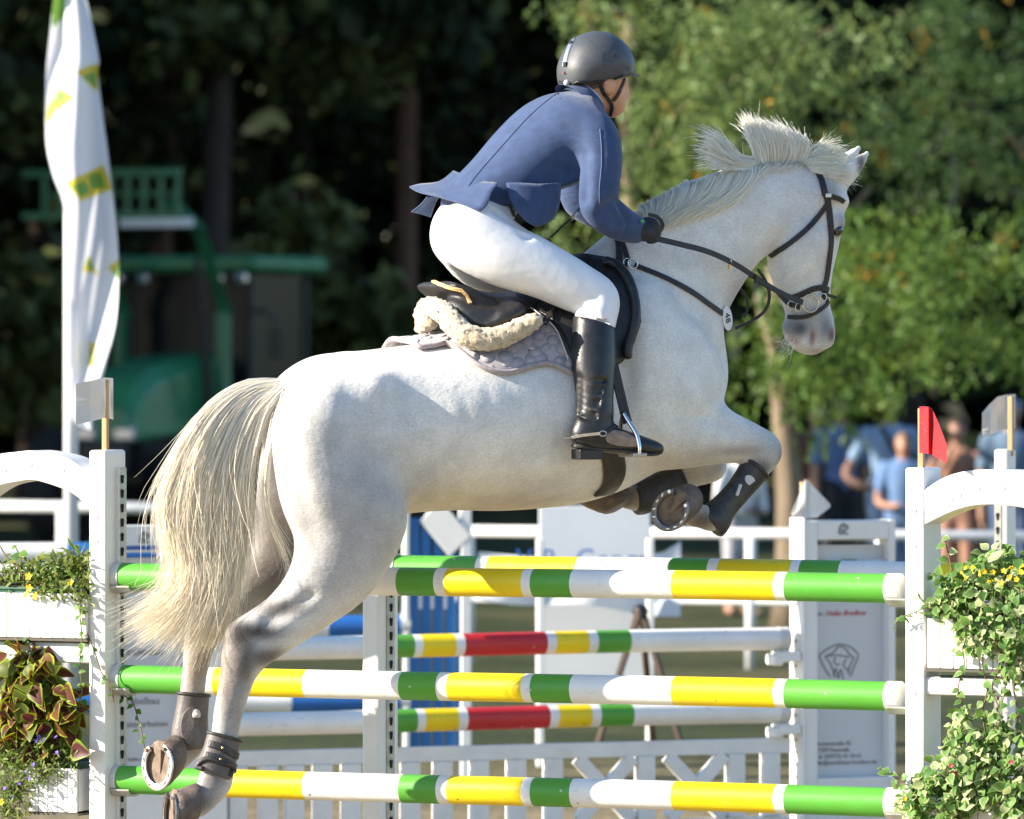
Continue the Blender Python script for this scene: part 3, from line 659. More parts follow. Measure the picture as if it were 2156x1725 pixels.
FB = lambda d: [(434+d,'g'),(456+d,'w'),(646+d,'y'),(848+d,'w'),(927+d,'g'),(949+d,'w'),(1108,'y'),(1127,'w'),(1210,'g'),(1423,'w'),(1638,'y'),(1660,'w'),(1880,'g'),(1896,'w')]
GP = 'poles of the front fence'
jump_pole(FP, [(1065,1227)], FB(-3), .0445, 'green, yellow and white jump pole, topmost of the front fence', GP, 236, 1896)
jump_pole(FP, [(1065,1448)], FB(2), .0450, 'green, yellow and white jump pole, middle one of the front fence', GP, 238, 1898)
jump_pole(FP, [(1065,1666)], FB(2), .0450, 'green, yellow and white jump pole, lowest of the front fence', GP, 232, 1896)
BP = Plane(1065, 20.66, -24.0)
jump_pole(BP, [(1065,1200)], [(832,'w'),(1011,'g'),(1034,'w'),(1221,'y'),(1417,'w'),(1498,'g'),(1520,'w'),(1672,'y'),(1691,'w'),(1774,'g'),(1978,'w'),(2186,'y'),(2206,'w'),(2412,'g'),(2425,'w')], .0445, 'green, yellow and white jump pole of the rear rail just behind the top one', GP, 815, 2425)

M_WING = mat('wing_plastic', (.76, .76, .74), .36, var=.03, scale=6, bump=.05, bscale=30, dirt=(.45, .41, .35), dirt_amt=.22, dscale=5)
def pbox(P, px0, px1, py0, py1, off0, off1, name, m, parent, bevel=.006):
    """box: front face seen between picture columns/rows on plane offset off1 (near), back at off0"""
    a = P.M(px0, py0, off1); b = P.M(px1, py1, off1); u0 = (a-P.o).dot(P.H); u1 = (b-P.o).dot(P.H)
    c = P.o + P.H*(u0+u1)/2 + P.L*(off0+off1)/2 + UP*((a.z+b.z)/2)
    return MB().box(c, P.H*abs(u1-u0)/2, P.L*abs(off1-off0)/2, UP*abs(a.z-b.z)/2).build(name, m, parent, bevel=bevel)
def ubox(P, u0, u1, z0, z1, off0, off1, name, m, parent, bevel=.006):
    c = P.o + P.H*(u0+u1)/2 + P.L*(off0+off1)/2 + UP*((z0+z1)/2)
    return MB().box(c, P.H*abs(u1-u0)/2, P.L*abs(off1-off0)/2, UP*abs(z1-z0)/2).build(name, m, parent, bevel=bevel)
def U(P, px, off=0.0): return (P.M(px, 0, off)-P.o).dot(P.H)
def Zat(P, px, py, off=0.0): return P.M(px, py, off).z
KEY = None
def keyhole_mesh():
    global KEY
    if KEY is None:
        pts = [Vector((.0075*math.cos(t), 0, .004+.0075*math.sin(t))) for t in np.linspace(-.6, math.pi+.6, 11)] + [Vector((-.0042, 0, -.013)), Vector((-.002, 0, -.016)), Vector((.002, 0, -.016)), Vector((.0042, 0, -.013))]
        mb = MB().extrude(pts, (0, .003, 0)); o = mb.build('keyhole', M_HOLE); KEY = o.data; bpy.data.objects.remove(o)
    return KEY
def keyholes(P, face_u, off, z0, z1, step, parent, facing):
    """row of slots on the face that looks along +H (facing=1) or -H"""
    ang = math.atan2(P.H.y, P.H.x); k = 0; z = z1
    while z > z0:
        p = P.o + P.H*(face_u+.0012*facing) + P.L*off + UP*z
        o = bpy.data.objects.new('keyhole', keyhole_mesh()); COL.objects.link(o); o.location = p; o.rotation_euler = (0, 0, ang - math.pi/2*facing)
        o.parent = parent; o.matrix_parent_inverse = world_of(parent).inverted(); z -= step; k += 1
def dimple(P, px, py, off, parent, r=.0085):
    p = P.M(px, py, off); MB().tube([p - P.L*.002, p + P.L*.0006, p + P.L*.0010], [r*1.5, r*1.25, r*.7], 14).build('stud', M_WING, parent, smooth=True)
def arch(P, outer, inner, off0, off1, parent):
    """outer/inner: px contour points, same count"""
    o = [P.M(x, y, off1) for x, y in catmull(outer, 6)]; i = [P.M(x, y, off1) for x, y in catmull(inner, 6)]; n = len(o); d = P.L*(off0-off1)
    v = o + i + [p+d for p in o] + [p+d for p in i]; f = []
    for k in range(n-1):
        f += [(k, k+1, n+k+1, n+k), (2*n+k, 3*n+k, 3*n+k+1, 2*n+k+1), (k, 2*n+k, 2*n+k+1, k+1), (n+k, n+k+1, 3*n+k+1, 3*n+k)]
    f += [(0, n, 3*n, 2*n), (n-1, 3*n-1, 4*n-1, 2*n-1)]
    return MB().add(v, f).build('arch', M_WING, parent, bevel=.008)
def cups(P, u, zs, off, parent, sg):
    for z in zs:
        c = P.o + P.H*(u+sg*.035) + P.L*off + UP*(z-.046); pts = [c + P.L*x + UP*y for x, y in ((-.045, .018), (-.03, .004), (0, -.001), (.03, .004), (.045, .018), (.045, .013), (.03, -.003), (0, -.008), (-.03, -.003), (-.045, .013))]
        MB().extrude([p - P.H*.035 for p in pts], P.H*.07).build('jump_cup', M_GALV, parent)
PZ = [Zat(FP, 1065, y) for y in (1227, 1448, 1666)]
# ---- left wing (front)
WL = empty('jump_wing', FP.M(130, 1000), 'white jump wing with arch, plant box and white flag at the left', 'jump wing', 'wings of the front fence')
u1 = U(FP, 222, .07); zt = Zat(FP, 205, 948, .07)
ubox(FP, u1-.062, u1, 0, zt, -.075, .07, 'post', M_WING, WL, .010)
arch(FP, [(-62,1000),(-20,962),(40,951),(75,950),(133,962),(165,980),(188,1003)], [(-62,1062),(-10,1026),(40,1014),(75,1012),(133,1030),(160,1045),(188,1070)], -.075, .066, WL)
ubox(FP, U(FP, -105, .07), U(FP, -62, .07), 0, zt, -.075, .07, 'post', M_WING, WL, .010)
for x, y in ((62,978),(130,990),(8,990)): dimple(FP, x, y, .067, WL)
for y in (1088, 1140, 1300): dimple(FP, 203, y, .071, WL, .006)
pbox(FP, -70, 186, 1348, 1397, -.07, .058, 'rail', M_WING, WL, .012)
trk = ubox(FP, u1, u1+.004, .1, Zat(FP, 250, 985), -.068, -.005, 'track', M_GALV, WL, 0)
ubox(FP, u1, u1+.012, .1, Zat(FP, 250, 985), -.004, .002, 'track_edge', mat('track_white', (.7, .7, .68), .4), WL, 0)
keyholes(FP, u1+.004, -.036, .45, Zat(FP, 250, 1008), .0465, trk, 1)
cups(FP, u1, PZ, 0, WL, 1)
# ---- right wing (front)
WR = empty('jump_wing', FP.M(2030, 1000), 'white jump wing with arch, variegated plants and red flag at the right', 'jump wing', 'wings of the front fence')
u0 = U(FP, 1905, .07); zt2 = Zat(FP, 1925, 985, .07)
ubox(FP, u0, u0+.062, 0, zt2, -.085, .07, 'post', M_WING, WR, .008)
arch(FP, [(1944,1033),(1975,1012),(2004,999),(2040,991),(2075,989),(2120,990),(2170,998),(2235,1030)], [(1944,1107),(1975,1091),(2004,1078),(2040,1067),(2075,1063),(2120,1065),(2170,1075),(2235,1108)], -.085, .066, WR)
for x, y in ((2018,1039),(2057,1028),(2000,1050),(2110,1026)): dimple(FP, x, y, .067, WR, .009)
for y in (1075, 1150, 1290, 1460): dimple(FP, 1925, y, .071, WR, .006)
pbox(FP, 1945, 2260, 1425, 1471, -.07, .058, 'rail', M_WING, WR, .012)
cups(FP, u0, PZ, 0, WR, -1)
# ---- plant boxes of loose boards
M_BOARD = mat('box_board', (.76, .76, .74), .45, var=.05, scale=9, bump=.10, bscale=40, dirt=(.45, .40, .33), dirt_amt=.3, dscale=8)
M_TRAY = mat('green_tray', (.02, .09, .05), .5, var=.2, scale=10); M_SOIL = mat('potting_soil', (.035, .025, .017), .95, var=.4, scale=40, bump=1, bscale=60)
def plant_box(P, px0, px1, py0, py1, label, nb, off=.072, deep=.20, tray=True):
    a = P.M(px0, py0, off+.012); b = P.M(px1, py1, off+.012); ua = (a-P.o).dot(P.H); ub = (b-P.o).dot(P.H); zt = a.z; zb = b.z
    e = empty('plant_box', P.o + P.H*(ua+ub)/2 + P.L*(off-deep/2) + UP*zb, label, 'plant box', 'board plant boxes on the wings')
    w = (ub-ua)/nb
    for k in range(nb): ubox(P, ua+k*w+.0012, ua+(k+1)*w-.0012, zb, zt, off, off+.012, 'board', M_BOARD, e, .002)
    ubox(P, ua, ub, zb+.004, zt-.004, off-deep, off-.0015, 'core', M_BOARD, e, 0)
    ubox(P, ua-.003, ub+.003, zb-.010, zb-.002, off-deep, off+.010, 'base', mat('box_base', (.10, .09, .07), .8), e, 0)
    if tray:
        ubox(P, ua+.01, ub-.01, zt-.01, zt+.020, off-deep+.01, off-.004, 'tray', M_TRAY, e, .004); ubox(P, ua+.004, ub-.004, zt+.010, zt+.017, off-deep+.004, off+.002, 'tray_rim', M_TRAY, e, .002)
    ubox(P, ua+.016, ub-.016, zt+.005, zt+.023, off-deep+.016, off-.010, 'soil', M_SOIL, e, 0)
    return e, ua, ub, zt, zb
BX1 = plant_box(FP, -58, 183, 1247, 1345, 'white board plant box with yellow flowers on the left wing', 10)
BX2 = plant_box(FP, 1952, 2230, 1302, 1413, 'white board plant box under the trailing plants on the right wing', 10, tray=False)
BX3 = plant_box(FP, 60, 162, 1616, 1712, 'low white board plant box at the bottom left', 5)
BX4 = plant_box(FP, 1990, 2230, 1690, 1790, 'low dark plant box hidden by trailing plants at the bottom right', 7)
# ---- rear-left standard
SLB = empty('jump_standard', BP.M(800, 1400), 'white jump standard of the rear rail with slotted track behind the horse belly', 'jump standard')
u2 = U(BP, 797, .07); zt3 = Zat(BP, 797, 1085, .07)
ubox(BP, u2-.060, u2, 0, zt3, -.085, .07, 'post', M_WING, SLB, .008)
trk = ubox(BP, u2, u2+.004, .1, zt3-.05, -.045, .012, 'track', M_GALV, SLB, 0); keyholes(BP, u2+.004, -.016, .25, zt3-.07, .0465, trk, 1)
cups(BP, u2, [Zat(BP, 1065, 1200)], 0, SLB, 1)
ubox(BP, u2-.33, u2-.062, .15, .22, -.03, .03, 'foot_rail', M_WING, SLB, .006)
# ---- second fence: red, yellow, green and white poles, gate, sign wings
SP = Plane(1058, 24.8, 22.0)
SB_ = [(795,'w'),(866,'g'),(883,'w'),(953,'y'),(972,'w'),(1145,'r'),(1164,'w'),(1233,'y'),(1252,'w'),(1321,'g'),(1656,'w')]
jump_pole(SP, [(1058,1356)], SB_, .0450, 'red, yellow, green and white pole, upper one of the second fence', 'poles of the second fence', 470, 1656)
jump_pole(SP, [(1058,1512)], [(b[0]+6, b[1]) for b in SB_[:-1]] + [(1656,'w')], .0450, 'red, yellow, green and white pole, lower one of the second fence', 'poles of the second fence', 474, 1656)
jump_pole(SP, [(1058,1212)], [(795,'w'),(866,'g'),(883,'w'),(953,'y'),(972,'w'),(1145,'r'),(1370,'w'),(1450,'y'),(1480,'w'),(1642,'r'),(1735,'y'),(1770,'w'),(1800,'g'),(1870,'w')], .045, 'red, white and green pole peeping above the rear rail at the right', 'poles of the second fence', 900, 1870)
gate = empty('picket_gate', SP.M(1060, 1720), 'white picket gate with crossed slats below the red and yellow poles', 'gate')
ga, gb_ = U(SP, 472), U(SP, 1662); zg = Zat(SP, 1058, 1568); zg2 = Zat(SP, 1058, 1600); zgb = Zat(SP, 1058, 1735)
ubox(SP, ga, gb_, zg2, zg, -.015, .015, 'top_board', M_WPAINT, gate, .004); ubox(SP, ga, gb_, zgb-.05, zgb, -.015, .015, 'bottom_board', M_WPAINT, gate, .004)
for px in (480, 545, 600, 660, 720, 780, 845, 913, 990, 1068, 1146, 1340, 1530, 1604):
    u = U(SP, px); ubox(SP, u, u+.072, zgb, zg2, -.024, .022, 'slat', M_WPAINT, gate, .003)
for c0, c1 in ((1216, 1332), (1405, 1525)):
    ua, ub = U(SP, c0), U(SP, c1); h_ = zg2-zgb
    for s in (0, 1):
        p0 = SP.o + SP.H*(ua if s else ub) + UP*zgb; p1 = SP.o + SP.H*(ub if s else ua) + UP*zg2; d = (p1-p0); nrm = d.normalized().cross(SP.L).normalized()
        MB().box((p0+p1)/2 + SP.L*(.004 if s else -.004), d/2*.98, SP.L*.020, nrm*.026).build('brace', M_WPAINT, gate, bevel=.003)
def sign_wing(px0, px1, top, label, recess, inner_post):
    e = empty('sign_wing', SP.M((px0+px1)/2, 1700), label, 'jump wing', 'sign wings of the second fence')
    ua, ub = U(SP, px0), U(SP, px1); zt = Zat(SP, (px0+px1)/2, top); ri, rj = U(SP, recess[0]), U(SP, recess[1]); z1 = Zat(SP, (px0+px1)/2, recess[2]); z0 = Zat(SP, (px0+px1)/2, recess[3])
    ubox(SP, ua, ri, .05, zt, -.06, .045, 'frame', M_WING, e, .005); ubox(SP, rj, ub, .05, zt, -.06, .045, 'frame', M_WING, e, .005)
    ubox(SP, ri, rj, z1, zt-.001, -.06, .044, 'frame', M_WING, e, .005); ubox(SP, ri, rj, .05, z0, -.06, .044, 'frame', M_WING, e, .005)
    ubox(SP, ri+.0, rj-.0, z0, z1-.022, -.035, -.012, 'board', M_SIGN, e, .002)
    return e, ri, rj, z0, z1
M_SIGN = mat('sign_board', (.58, .60, .62), .45, var=.03, scale=4); M_TXT = mat('sign_text', (.20, .205, .215), .6); M_RED = mat('sign_red', (.50, .05, .06), .5)
def sign_text(e, body, px, py, hpx, m=M_TXT, shear=0.0, space=1.0, off=-.0105):
    p = SP.M(px, py, off); return text_mesh('lettering', body, hpx*24.8/F*1.38, m, e, p, SP.H, UP, space=space, shear=shear)
S2, a_, b_, z0_, z1_ = sign_wing(1684, 1876, 1095, 'grey-white sign wing with hat emblem and address right of the second fence', (1712, 1862, 1136, 1636), None)
# lit post of the right sign wing, with cup holes
u3 = U(SP, 1682, -.01); zt4 = Zat(SP, 1660, 1090)
ubox(SP, u3-.012, u3, .05, zt4, -.075, .055, 'post', M_WING, S2, .006)
for k in range(22):
    z = zt4 - .05 - k*.049
    p = SP.o + SP.H*(u3-.0130) + SP.L*(-.01) + UP*z
    MB().tube([p + SP.H*.001, p - SP.H*.0012], .006, 8).build('cup_hole', M_HOLE, S2)
for y, zz in ((1356, 0), (1512, 0)):
    z = Zat(SP, 1058, y); c = SP.o + SP.H*(u3-.06) + UP*(z-.07); MB().box(c, SP.H*.045, SP.L*.05, UP*.020).build('jump_cup', M_WING, S2, bevel=.006)
    MB().box(c - SP.H*.05 - UP*.012, SP.H*.022, SP.L*.045, UP*.022).build('jump_cup', M_WING, S2, bevel=.010)
sign_text(S2, 'Inh.', 1718, 1297, 9); sign_text(S2, 'Heike Bredlow', 1737, 1297, 12, M_RED, .45, .95)
for k, t in enumerate(('Ueckerstraße 45', '17309 Pasewalk', 'Tel. (03973) 43 34 61', 'info@modehaus-bredlow.de')): sign_text(S2, t, 1716, 1571+k*13.4, 9.6, space=.96)
# emblem: a figure with a hat, drawn in strokes
def stroke(e, pts, w=.0030, m=None, off=-.0105):
    P_ = [SP.M(x, y, off) for x, y in catmull(pts, 5)]; return MB().strap(P_, [SP.L]*len(P_), w, .0012).build('emblem_stroke', m or M_TXT, e)
for s in ([(1725,1380),(1740,1368),(1765,1357),(1790,1362),(1808,1378)], [(1725,1382),(1735,1405),(1748,1425)], [(1737,1383),(1750,1400),(1758,1425)], [(1808,1380),(1800,1400),(1790,1425)], [(1798,1384),(1790,1402),(1786,1420)],
          [(1737,1383),(1755,1374),(1765,1362),(1780,1366),(1790,1380),(1798,1384)], [(1742,1382),(1765,1380),(1788,1384)], [(1760,1385),(1756,1392),(1762,1400),(1768,1398)], [(1782,1388),(1776,1400),(1784,1410),(1790,1404)], [(1755,1425),(1760,1408),(1764,1428)], [(1766,1428),(1770,1410),(1776,1430)]): stroke(S2, s)
def smudge(e, px, py):
    for s in ([(px-10,py+14),(px-6,py-2),(px+2,py-8)], [(px-2,py+2),(px+6,py-4),(px+10,py+4)], [(px-8,py+6),(px+2,py+8),(px+8,py+2)], [(px-9,py+15),(px,py+13),(px+9,py+15)]): stroke(e, s, .0042, off=.0455)
smudge(S2, 1776, 1110)
S1, a_, b_, z0_, z1_ = sign_wing(228, 470, 1105, 'grey-white sign wing with building-trade lettering behind the tail', (250, 384, 1162, 1648), None)
smudge(S1, 304, 1128)
pbox(SP, 252, 384, 1150, 1157, -.01, .047, 'blue_stripe', M_BLUE, S1, 0)
for t, x, y, h_ in (('Straßenbau', 254, 1380, 15), ('Kabelbau', 262, 1484, 15), ('Pflasterarbeiten', 244, 1532, 13), ('Inh. Steffen Zühlke', 252, 1603, 7)): sign_text(S1, t, x, y, h_)
ubox(SP, U(SP, 462), U(SP, 470), .05, Zat(SP, 466, 1100), -.07, .05, 'post', M_WING, S1, .005)
# ---- third fence behind: blue and white poles, blue boards, white panel
TP = Plane(1000, 30.0, 8.0)
for y, bands, x0, x1, lb in ((1166, [(140,'w'),(330,'b'),(560,'w'),(760,'b')], -200, 760, 'blue and white pole behind the left plant box, topmost of its fence'), (1320, [(330,'b'),(690,'w'),(860,'b')], -200, 860, 'blue and white pole behind the horse hocks, middle of its fence'), (1478, [(130,'w'),(330,'b'),(612,'w'),(860,'b')], -200, 860, 'blue and white pole behind the hind cannons, lowest of its fence')):
    jump_pole(TP, [(400, y)], bands, .052, lb, 'blue and white poles of the third fence', x0, x1)
bf = empty('blue_fence_panel', TP.M(915, 1570), 'blue upright boards with white slots in a white frame', 'fence panel')
M_BB = mat('blue_board', (.015, .15, .42), .45, var=.15, scale=5)
for k, px in enumerate((862, 886, 912, 938, 962)): u = U(TP, px); ubox(TP, u, u+.046, .15, Zat(TP, px, 1092), -.02, .02, 'board', M_BB, bf, .006)
for px in (884, 909, 936): u = U(TP, px); ubox(TP, u-.010, u+.008, Zat(TP, px, 1282), Zat(TP, px, 1245), .021, .03, 'slot', M_WING, bf, .004)
ubox(TP, U(TP, 968), U(TP, 990), 0, Zat(TP, 980, 1068), -.05, .05, 'frame', M_WING, bf, .006); ubox(TP, U(TP, 848), U(TP, 860), 0, Zat(TP, 850, 1068), -.05, .05, 'frame', M_WING, bf, .006)
p0 = TP.M(905, 1075, .03); p1 = TP.M(968, 1150, .03); MB().box((p0+p1)/2, (p1-p0)/2, TP.L*.02, Vector((.05, 0, .05))).build('brace', M_WING, bf, bevel=.004)
PP = Plane(1240, 31.6, 3.0)
wp = empty('panel_wing', PP.M(1240, 1560), 'tall white panel wing between two slim white posts behind the poles', 'jump wing')
ubox(PP, U(PP, 1137), U(PP, 1372), .18, Zat(PP, 1240, 1066), -.10, -.07, 'panel', mat('panel_white', (.60, .62, .64), .5, var=.04, scale=3), wp, .006)
for px in (1118, 1346): u = U(PP, px); ubox(PP, u, u+.034, 0, Zat(PP, px, 1128), 0.44, .54, 'post', M_WING, wp, .006)
# ---- easel on three legs
ez = empty('wooden_easel', W(1345, 1560, 28.2), 'dark wooden tripod easel standing behind the second fence', 'easel'); M_WOOD = mat('dark_wood', (.07, .045, .03), .6, var=.3, scale=20, stretch=(1, 1, .2))
for a, b in (((1345,1285,28.2),(1252,1590,28.0)), ((1352,1285,28.3),(1440,1590,28.2)), ((1350,1285,28.4),(1375,1560,29.0)), ((1347,1290,28.2),(1300,1430,28.05))): MB().tube([W(*a), W(*b)], .016, 6).build('leg', M_WOOD, ez)
MB().ball(W(1348, 1288, 28.25), .035, 8, 6).build('head_joint', M_TB, ez, smooth=True)
# ---- far right standard with slotted post
RP_ = Plane(2120, 23.0, -24.0)
rs_ = empty('jump_standard', RP_.M(2125, 1300), 'white slotted standard with white flag behind the right arch', 'jump standard')
ur = U(RP_, 2102); zr = Zat(RP_, 2110, 946); ubox(RP_, ur, ur+.052, 0, zr, -.05, .05, 'post', M_WING, rs_, .010)
trk = ubox(RP_, ur+.004, ur+.030, .1, zr-.2, .051, .054, 'track', M_GALV, rs_, 0)
for k in range(18):
    o = bpy.data.objects.new('keyhole', keyhole_mesh()); COL.objects.link(o); o.location = RP_.o + RP_.H*(ur+.017) + RP_.L*.0552 + UP*(zr-.24-k*.05); o.rotation_euler = (0, 0, math.radians(-24)); o.parent = trk; o.matrix_parent_inverse = world_of(trk).inverted()
# ---- course flags on sticks
M_STICK = mat('pine_stick', (.50, .30, .14), .6, var=.2, scale=30, stretch=(1, 1, .2)); M_FLAGW = cloth_material('flag_vinyl_white', (.70, .69, .66), .25); M_FLAGR = cloth_material('flag_vinyl_red', (.55, .015, .025), .3)
def course_flag(P, stick, folds, m, label, off=0.0, name='course_flag'):
    """stick: (px, y top, y bottom); folds: list of columns [(px, y0, y1, off)]"""
    e = empty(name, P.M(stick[0], stick[2], off), label, 'flag', 'course flags on the standards')
    MB().box((P.M(stick[0], stick[1], off)+P.M(stick[0], stick[2]+14, off))/2, P.H*.009, P.L*.009, UP*((P.M(stick[0], stick[1]).z-P.M(stick[0], stick[2]+14).z)/2)).build('stick', M_STICK, e, bevel=.002)
    G = [[tuple(P.M(px, y0+(y1-y0)*t, off+o+.006*math.sin(t*5+px))) for t in (0, .33, .66, 1)] for px, y0, y1, o in folds]
    G = np.array([catmull(r, 3) for r in G]); K, J = G.shape[:2]
    V = [Vector(p) for r in G for p in r]; t = P.L*.0012; nn = len(V); V2 = [p + t for p in V] + [p - t for p in V]; f = []
    for i in range(K-1):
        for j in range(J-1): a = i*J+j; f += [(a, a+1, a+J+1, a+J), (nn+a, nn+a+J, nn+a+J+1, nn+a+1)]
    rim = [i*J for i in range(K)] + [(K-1)*J+j for j in range(1, J)] + [i*J+J-1 for i in range(K-2, -1, -1)] + [j for j in range(J-2, 0, -1)]
    for a, b in zip(rim, rim[1:]+rim[:1]): f.append((a, b, nn+b, nn+a))
    MB().add(V2, f).build('cloth', m, e); return e
course_flag(FP, (222,800,948), [(160,808,895,.10),(190,802,888,.07),(214,796,882,.03),(219,795,880,.022),(234,796,882,-.04),(238,797,884,-.05)], M_FLAGW, 'small white vinyl flag on a wooden stick at the left wing')
course_flag(FP, (1940,860,985), [(1936,856,954,.02),(1946,856,954,.03),(1955,857,956,.045),(1962,860,958,.03),(1976,890,965,.06),(1993,935,976,.10)], M_FLAGR, 'small red vinyl flag on a wooden stick at the right wing', .02)
course_flag(RP_, (2128,835,946), [(2068,870,922,.06),(2085,850,915,.04),(2100,836,908,.0),(2115,832,905,-.03),(2138,830,902,-.06)], M_FLAGW, 'small white vinyl flag on the slotted standard behind the right arch')
course_flag(SP, (1690,1015,1095), [(1668,1078,1086,.02),(1682,1045,1088,.025),(1695,1010,1092,.03),(1698,1010,1092,.01),(1720,1032,1090,-.04),(1748,1062,1068,-.08)], M_FLAGW, 'small folded white flag on the sign wing with the hat emblem')
# ================================================================ plants in the boxes: every larger leaf its own piece
def leaf_template(name, outline, c_mid, c_edge, m, cup=.18, split=.6, serr=0.0, curl=.30):
    """outline: half widths along the blade; colour runs from midrib to edge; unit length along +Y, normal +Z"""
    n = len(outline); v = []; cols = []; f = []
    for i, w in enumerate(outline):
        t = i/(n-1); zc = -curl*t*t
        ww = w*(1+serr*(1 if i % 2 else -1))
        for s, q in ((-1, 1.0), (-1, split), (0, 0), (1, split), (1, 1.0)):
            v.append((s*ww*q, t, zc + cup*abs(s*ww*q))); cols.append(c_edge if q == 1.0 or i >= n-1 else c_mid)
    for i in range(n-1):
        for j in range(4): f.append((i*5+j, i*5+j+1, (i+1)*5+j+1, (i+1)*5+j))
    me = bpy.data.meshes.new(name); me.from_pydata(v, [], f); me.update(); me.shade_smooth(); me.materials.append(m)
    a = me.color_attributes.new('Col', 'FLOAT_COLOR', 'POINT'); a.data.foreach_set('color', np.c_[np.array(cols), np.ones(len(cols))].astype(np.float32).ravel())
    return me
M_PLEAF = leaf_material('pot_plant_leaf', .42, .30)
OV = [.03, .22, .36, .42, .40, .33, .22, .10, .0]; OVS = [.04, .20, .34, .38, .42, .36, .34, .24, .20, .10, .0]; NAR = [.02, .10, .14, .13, .09, .0]
COL_L = [leaf_template('coleus_leaf', OVS, (.085+.03*k, .022+.02*k, .026), (.26+.06*k, .36+.06*k, .035), M_PLEAF, .22, .58, .07) for k in range(3)] + [leaf_template('coleus_leaf_green', OVS, (.11, .13, .025), (.20, .32, .04), M_PLEAF, .22, .6, .07)]
VAR_L = [leaf_template('variegated_leaf', OV, (.13, .24, .065), (.55, .56, .32), M_PLEAF, .25, .70, .04), leaf_template('variegated_leaf_b', OV, (.14, .26, .06), (.42, .48, .20), M_PLEAF, .25, .8, .04), leaf_template('variegated_leaf_c', OV, (.07, .16, .04), (.24, .34, .10), M_PLEAF, .2, .8, .04), leaf_template('variegated_leaf_d', OV, (.40, .46, .22), (.62, .62, .42), M_PLEAF, .2, .6, .04)]
FIN_L = [leaf_template('fine_leaf', NAR, (.10, .17, .03), (.15, .23, .05), M_PLEAF, .1), leaf_template('fine_leaf_b', NAR, (.17, .20, .05), (.22, .25, .08), M_PLEAF, .1)]
M_STEM = mat('green_stem', (.12, .13, .05), .6, var=.3, scale=30); M_STEMB = mat('brown_stem', (.16, .09, .05), .7, var=.3, scale=30)
rp = np.random.RandomState(5)
def put_leaf(me, p, d, up, size, parent, name='leaf'):
    d = Vector(d).normalized(); up = Vector(up); z = (up - d*up.dot(d)); z = z.normalized() if z.length > 1e-4 else d.orthogonal().normalized(); x = d.cross(z)
    o = bpy.data.objects.new(name, me); COL.objects.link(o)
    Mx = Matrix(((x.x*size, d.x*size, z.x*size, p[0]), (x.y*size, d.y*size, z.y*size, p[1]), (x.z*size, d.z*size, z.z*size, p[2]), (0, 0, 0, 1)))
    o.parent = parent; o.matrix_parent_inverse = world_of(parent).inverted(); loc, rot, sc = Mx.decompose(); o.location = loc; o.rotation_mode = 'XYZ'; o.rotation_euler = rot.to_euler(); o.scale = sc
    return o
def joined_leaves(name, items, parent):
    """the rest of the small leaves of one plant, as one part"""
    V = []; Fc = []; Cc = []
    for me, p, d, up, size in items:
        d = Vector(d).normalized(); up = Vector(up); z = (up - d*up.dot(d)); z = z.normalized() if z.length > 1e-4 else d.orthogonal().normalized(); x = d.cross(z)
        co = np.array([v.co[:] for v in me.vertices]); R_ = np.array([x, d, z]); b = sum(len(q) for q in V); V.append(co @ R_*size + np.array(p))
        Fc += [tuple(b+i for i in pl.vertices) for pl in me.polygons]; col = np.zeros(len(co)*4, dtype=np.float32); me.color_attributes['Col'].data.foreach_get('color', col); Cc.append(col.reshape(-1, 4)[:, :3])
    o = np_mesh(name, np.concatenate(V), np.array(Fc), M_PLEAF, parent, True); color_attr(o, np.concatenate(Cc)); o['kind'] = 'stuff'; return o
SUNV = Vector(SUN)
def rv(s=1.0): return Vector(rp.randn(3))*s
def bush(name, label, group, P, clumps, leaves, n_own, n_rest, size, stem_m, root, out=1.0, droop=.2, cat='plant'):
    """clumps: (px, py, rx, ry, off, weight)"""
    e = empty(name, root, label, cat, group); w = np.array([c[5] for c in clumps], float); w /= w.sum(); items = []; tips = []
    for k in range(n_own+n_rest):
        c = clumps[rp.choice(len(clumps), p=w)]
        q = np.clip(rp.randn(3), -1.7, 1.7)*.55; p = P.M(c[0]+q[0]*c[2], c[1]+q[1]*c[3], c[4]+q[2]*.055)
        o = (P.M(c[0], c[1], c[4])-p)*-1; d = (o*4*out + rv(.7) + P.L*.35 + UP*(-droop)).normalized()
        up = (SUNV*.55 + P.L*.7 + UP*.5 + rv(.55)).normalized()
        items.append((leaves[rp.randint(len(leaves))], p, d, up, size*rp.uniform(.6, 1.35)))
        if rp.rand() < .25: tips.append((p, P.M(c[0], min(c[1]+c[3]*.5, c[1]+30), c[4]-.03)))
    items.sort(key=lambda it: it[1].y)
    for it in items[:n_own]: put_leaf(*it, parent=e)
    if n_rest: joined_leaves('small_leaves', items[n_own:], e)
    st_ = MB()
    for a, b in tips: st_.tube([b, (a+b)/2 + rv(.008), a], [.0022, .0017, .0010], 4, False)
    s = st_.build('stems', stem_m, e, smooth=True); s['kind'] = 'stuff'
    return e
def trail(e, P, pts, leaves, size, n, stem_m, off_j=.01, own=True):
    Q = [Vector(q) for q in catmull([tuple(P.M(*q)) for q in pts], 6)]
    MB().tube(Q, [.0022]*(len(Q)-1)+[.001], 5).build('tendril', stem_m, e, smooth=True)
    for k in range(n):
        t = (k+.5)/n; p = Q[int(t*(len(Q)-1))] + rv(.004); sd = P.H*(1 if k % 2 else -1)
        put_leaf(leaves[rp.randint(len(leaves))], p, sd*.8 + UP*rp.uniform(-.9, .2) + P.L*.4 + rv(.2), P.L*.6 + UP*.5 + SUNV*.4 + rv(.3), size*rp.uniform(.6, 1.25), e)
M_YF = mat('yellow_petal', (.85, .52, .01), .5, var=.1, scale=50); M_VF = mat('violet_petal', (.15, .09, .50), .5, var=.15, scale=50); M_RF = mat('red_petal', (.32, .02, .05), .5)
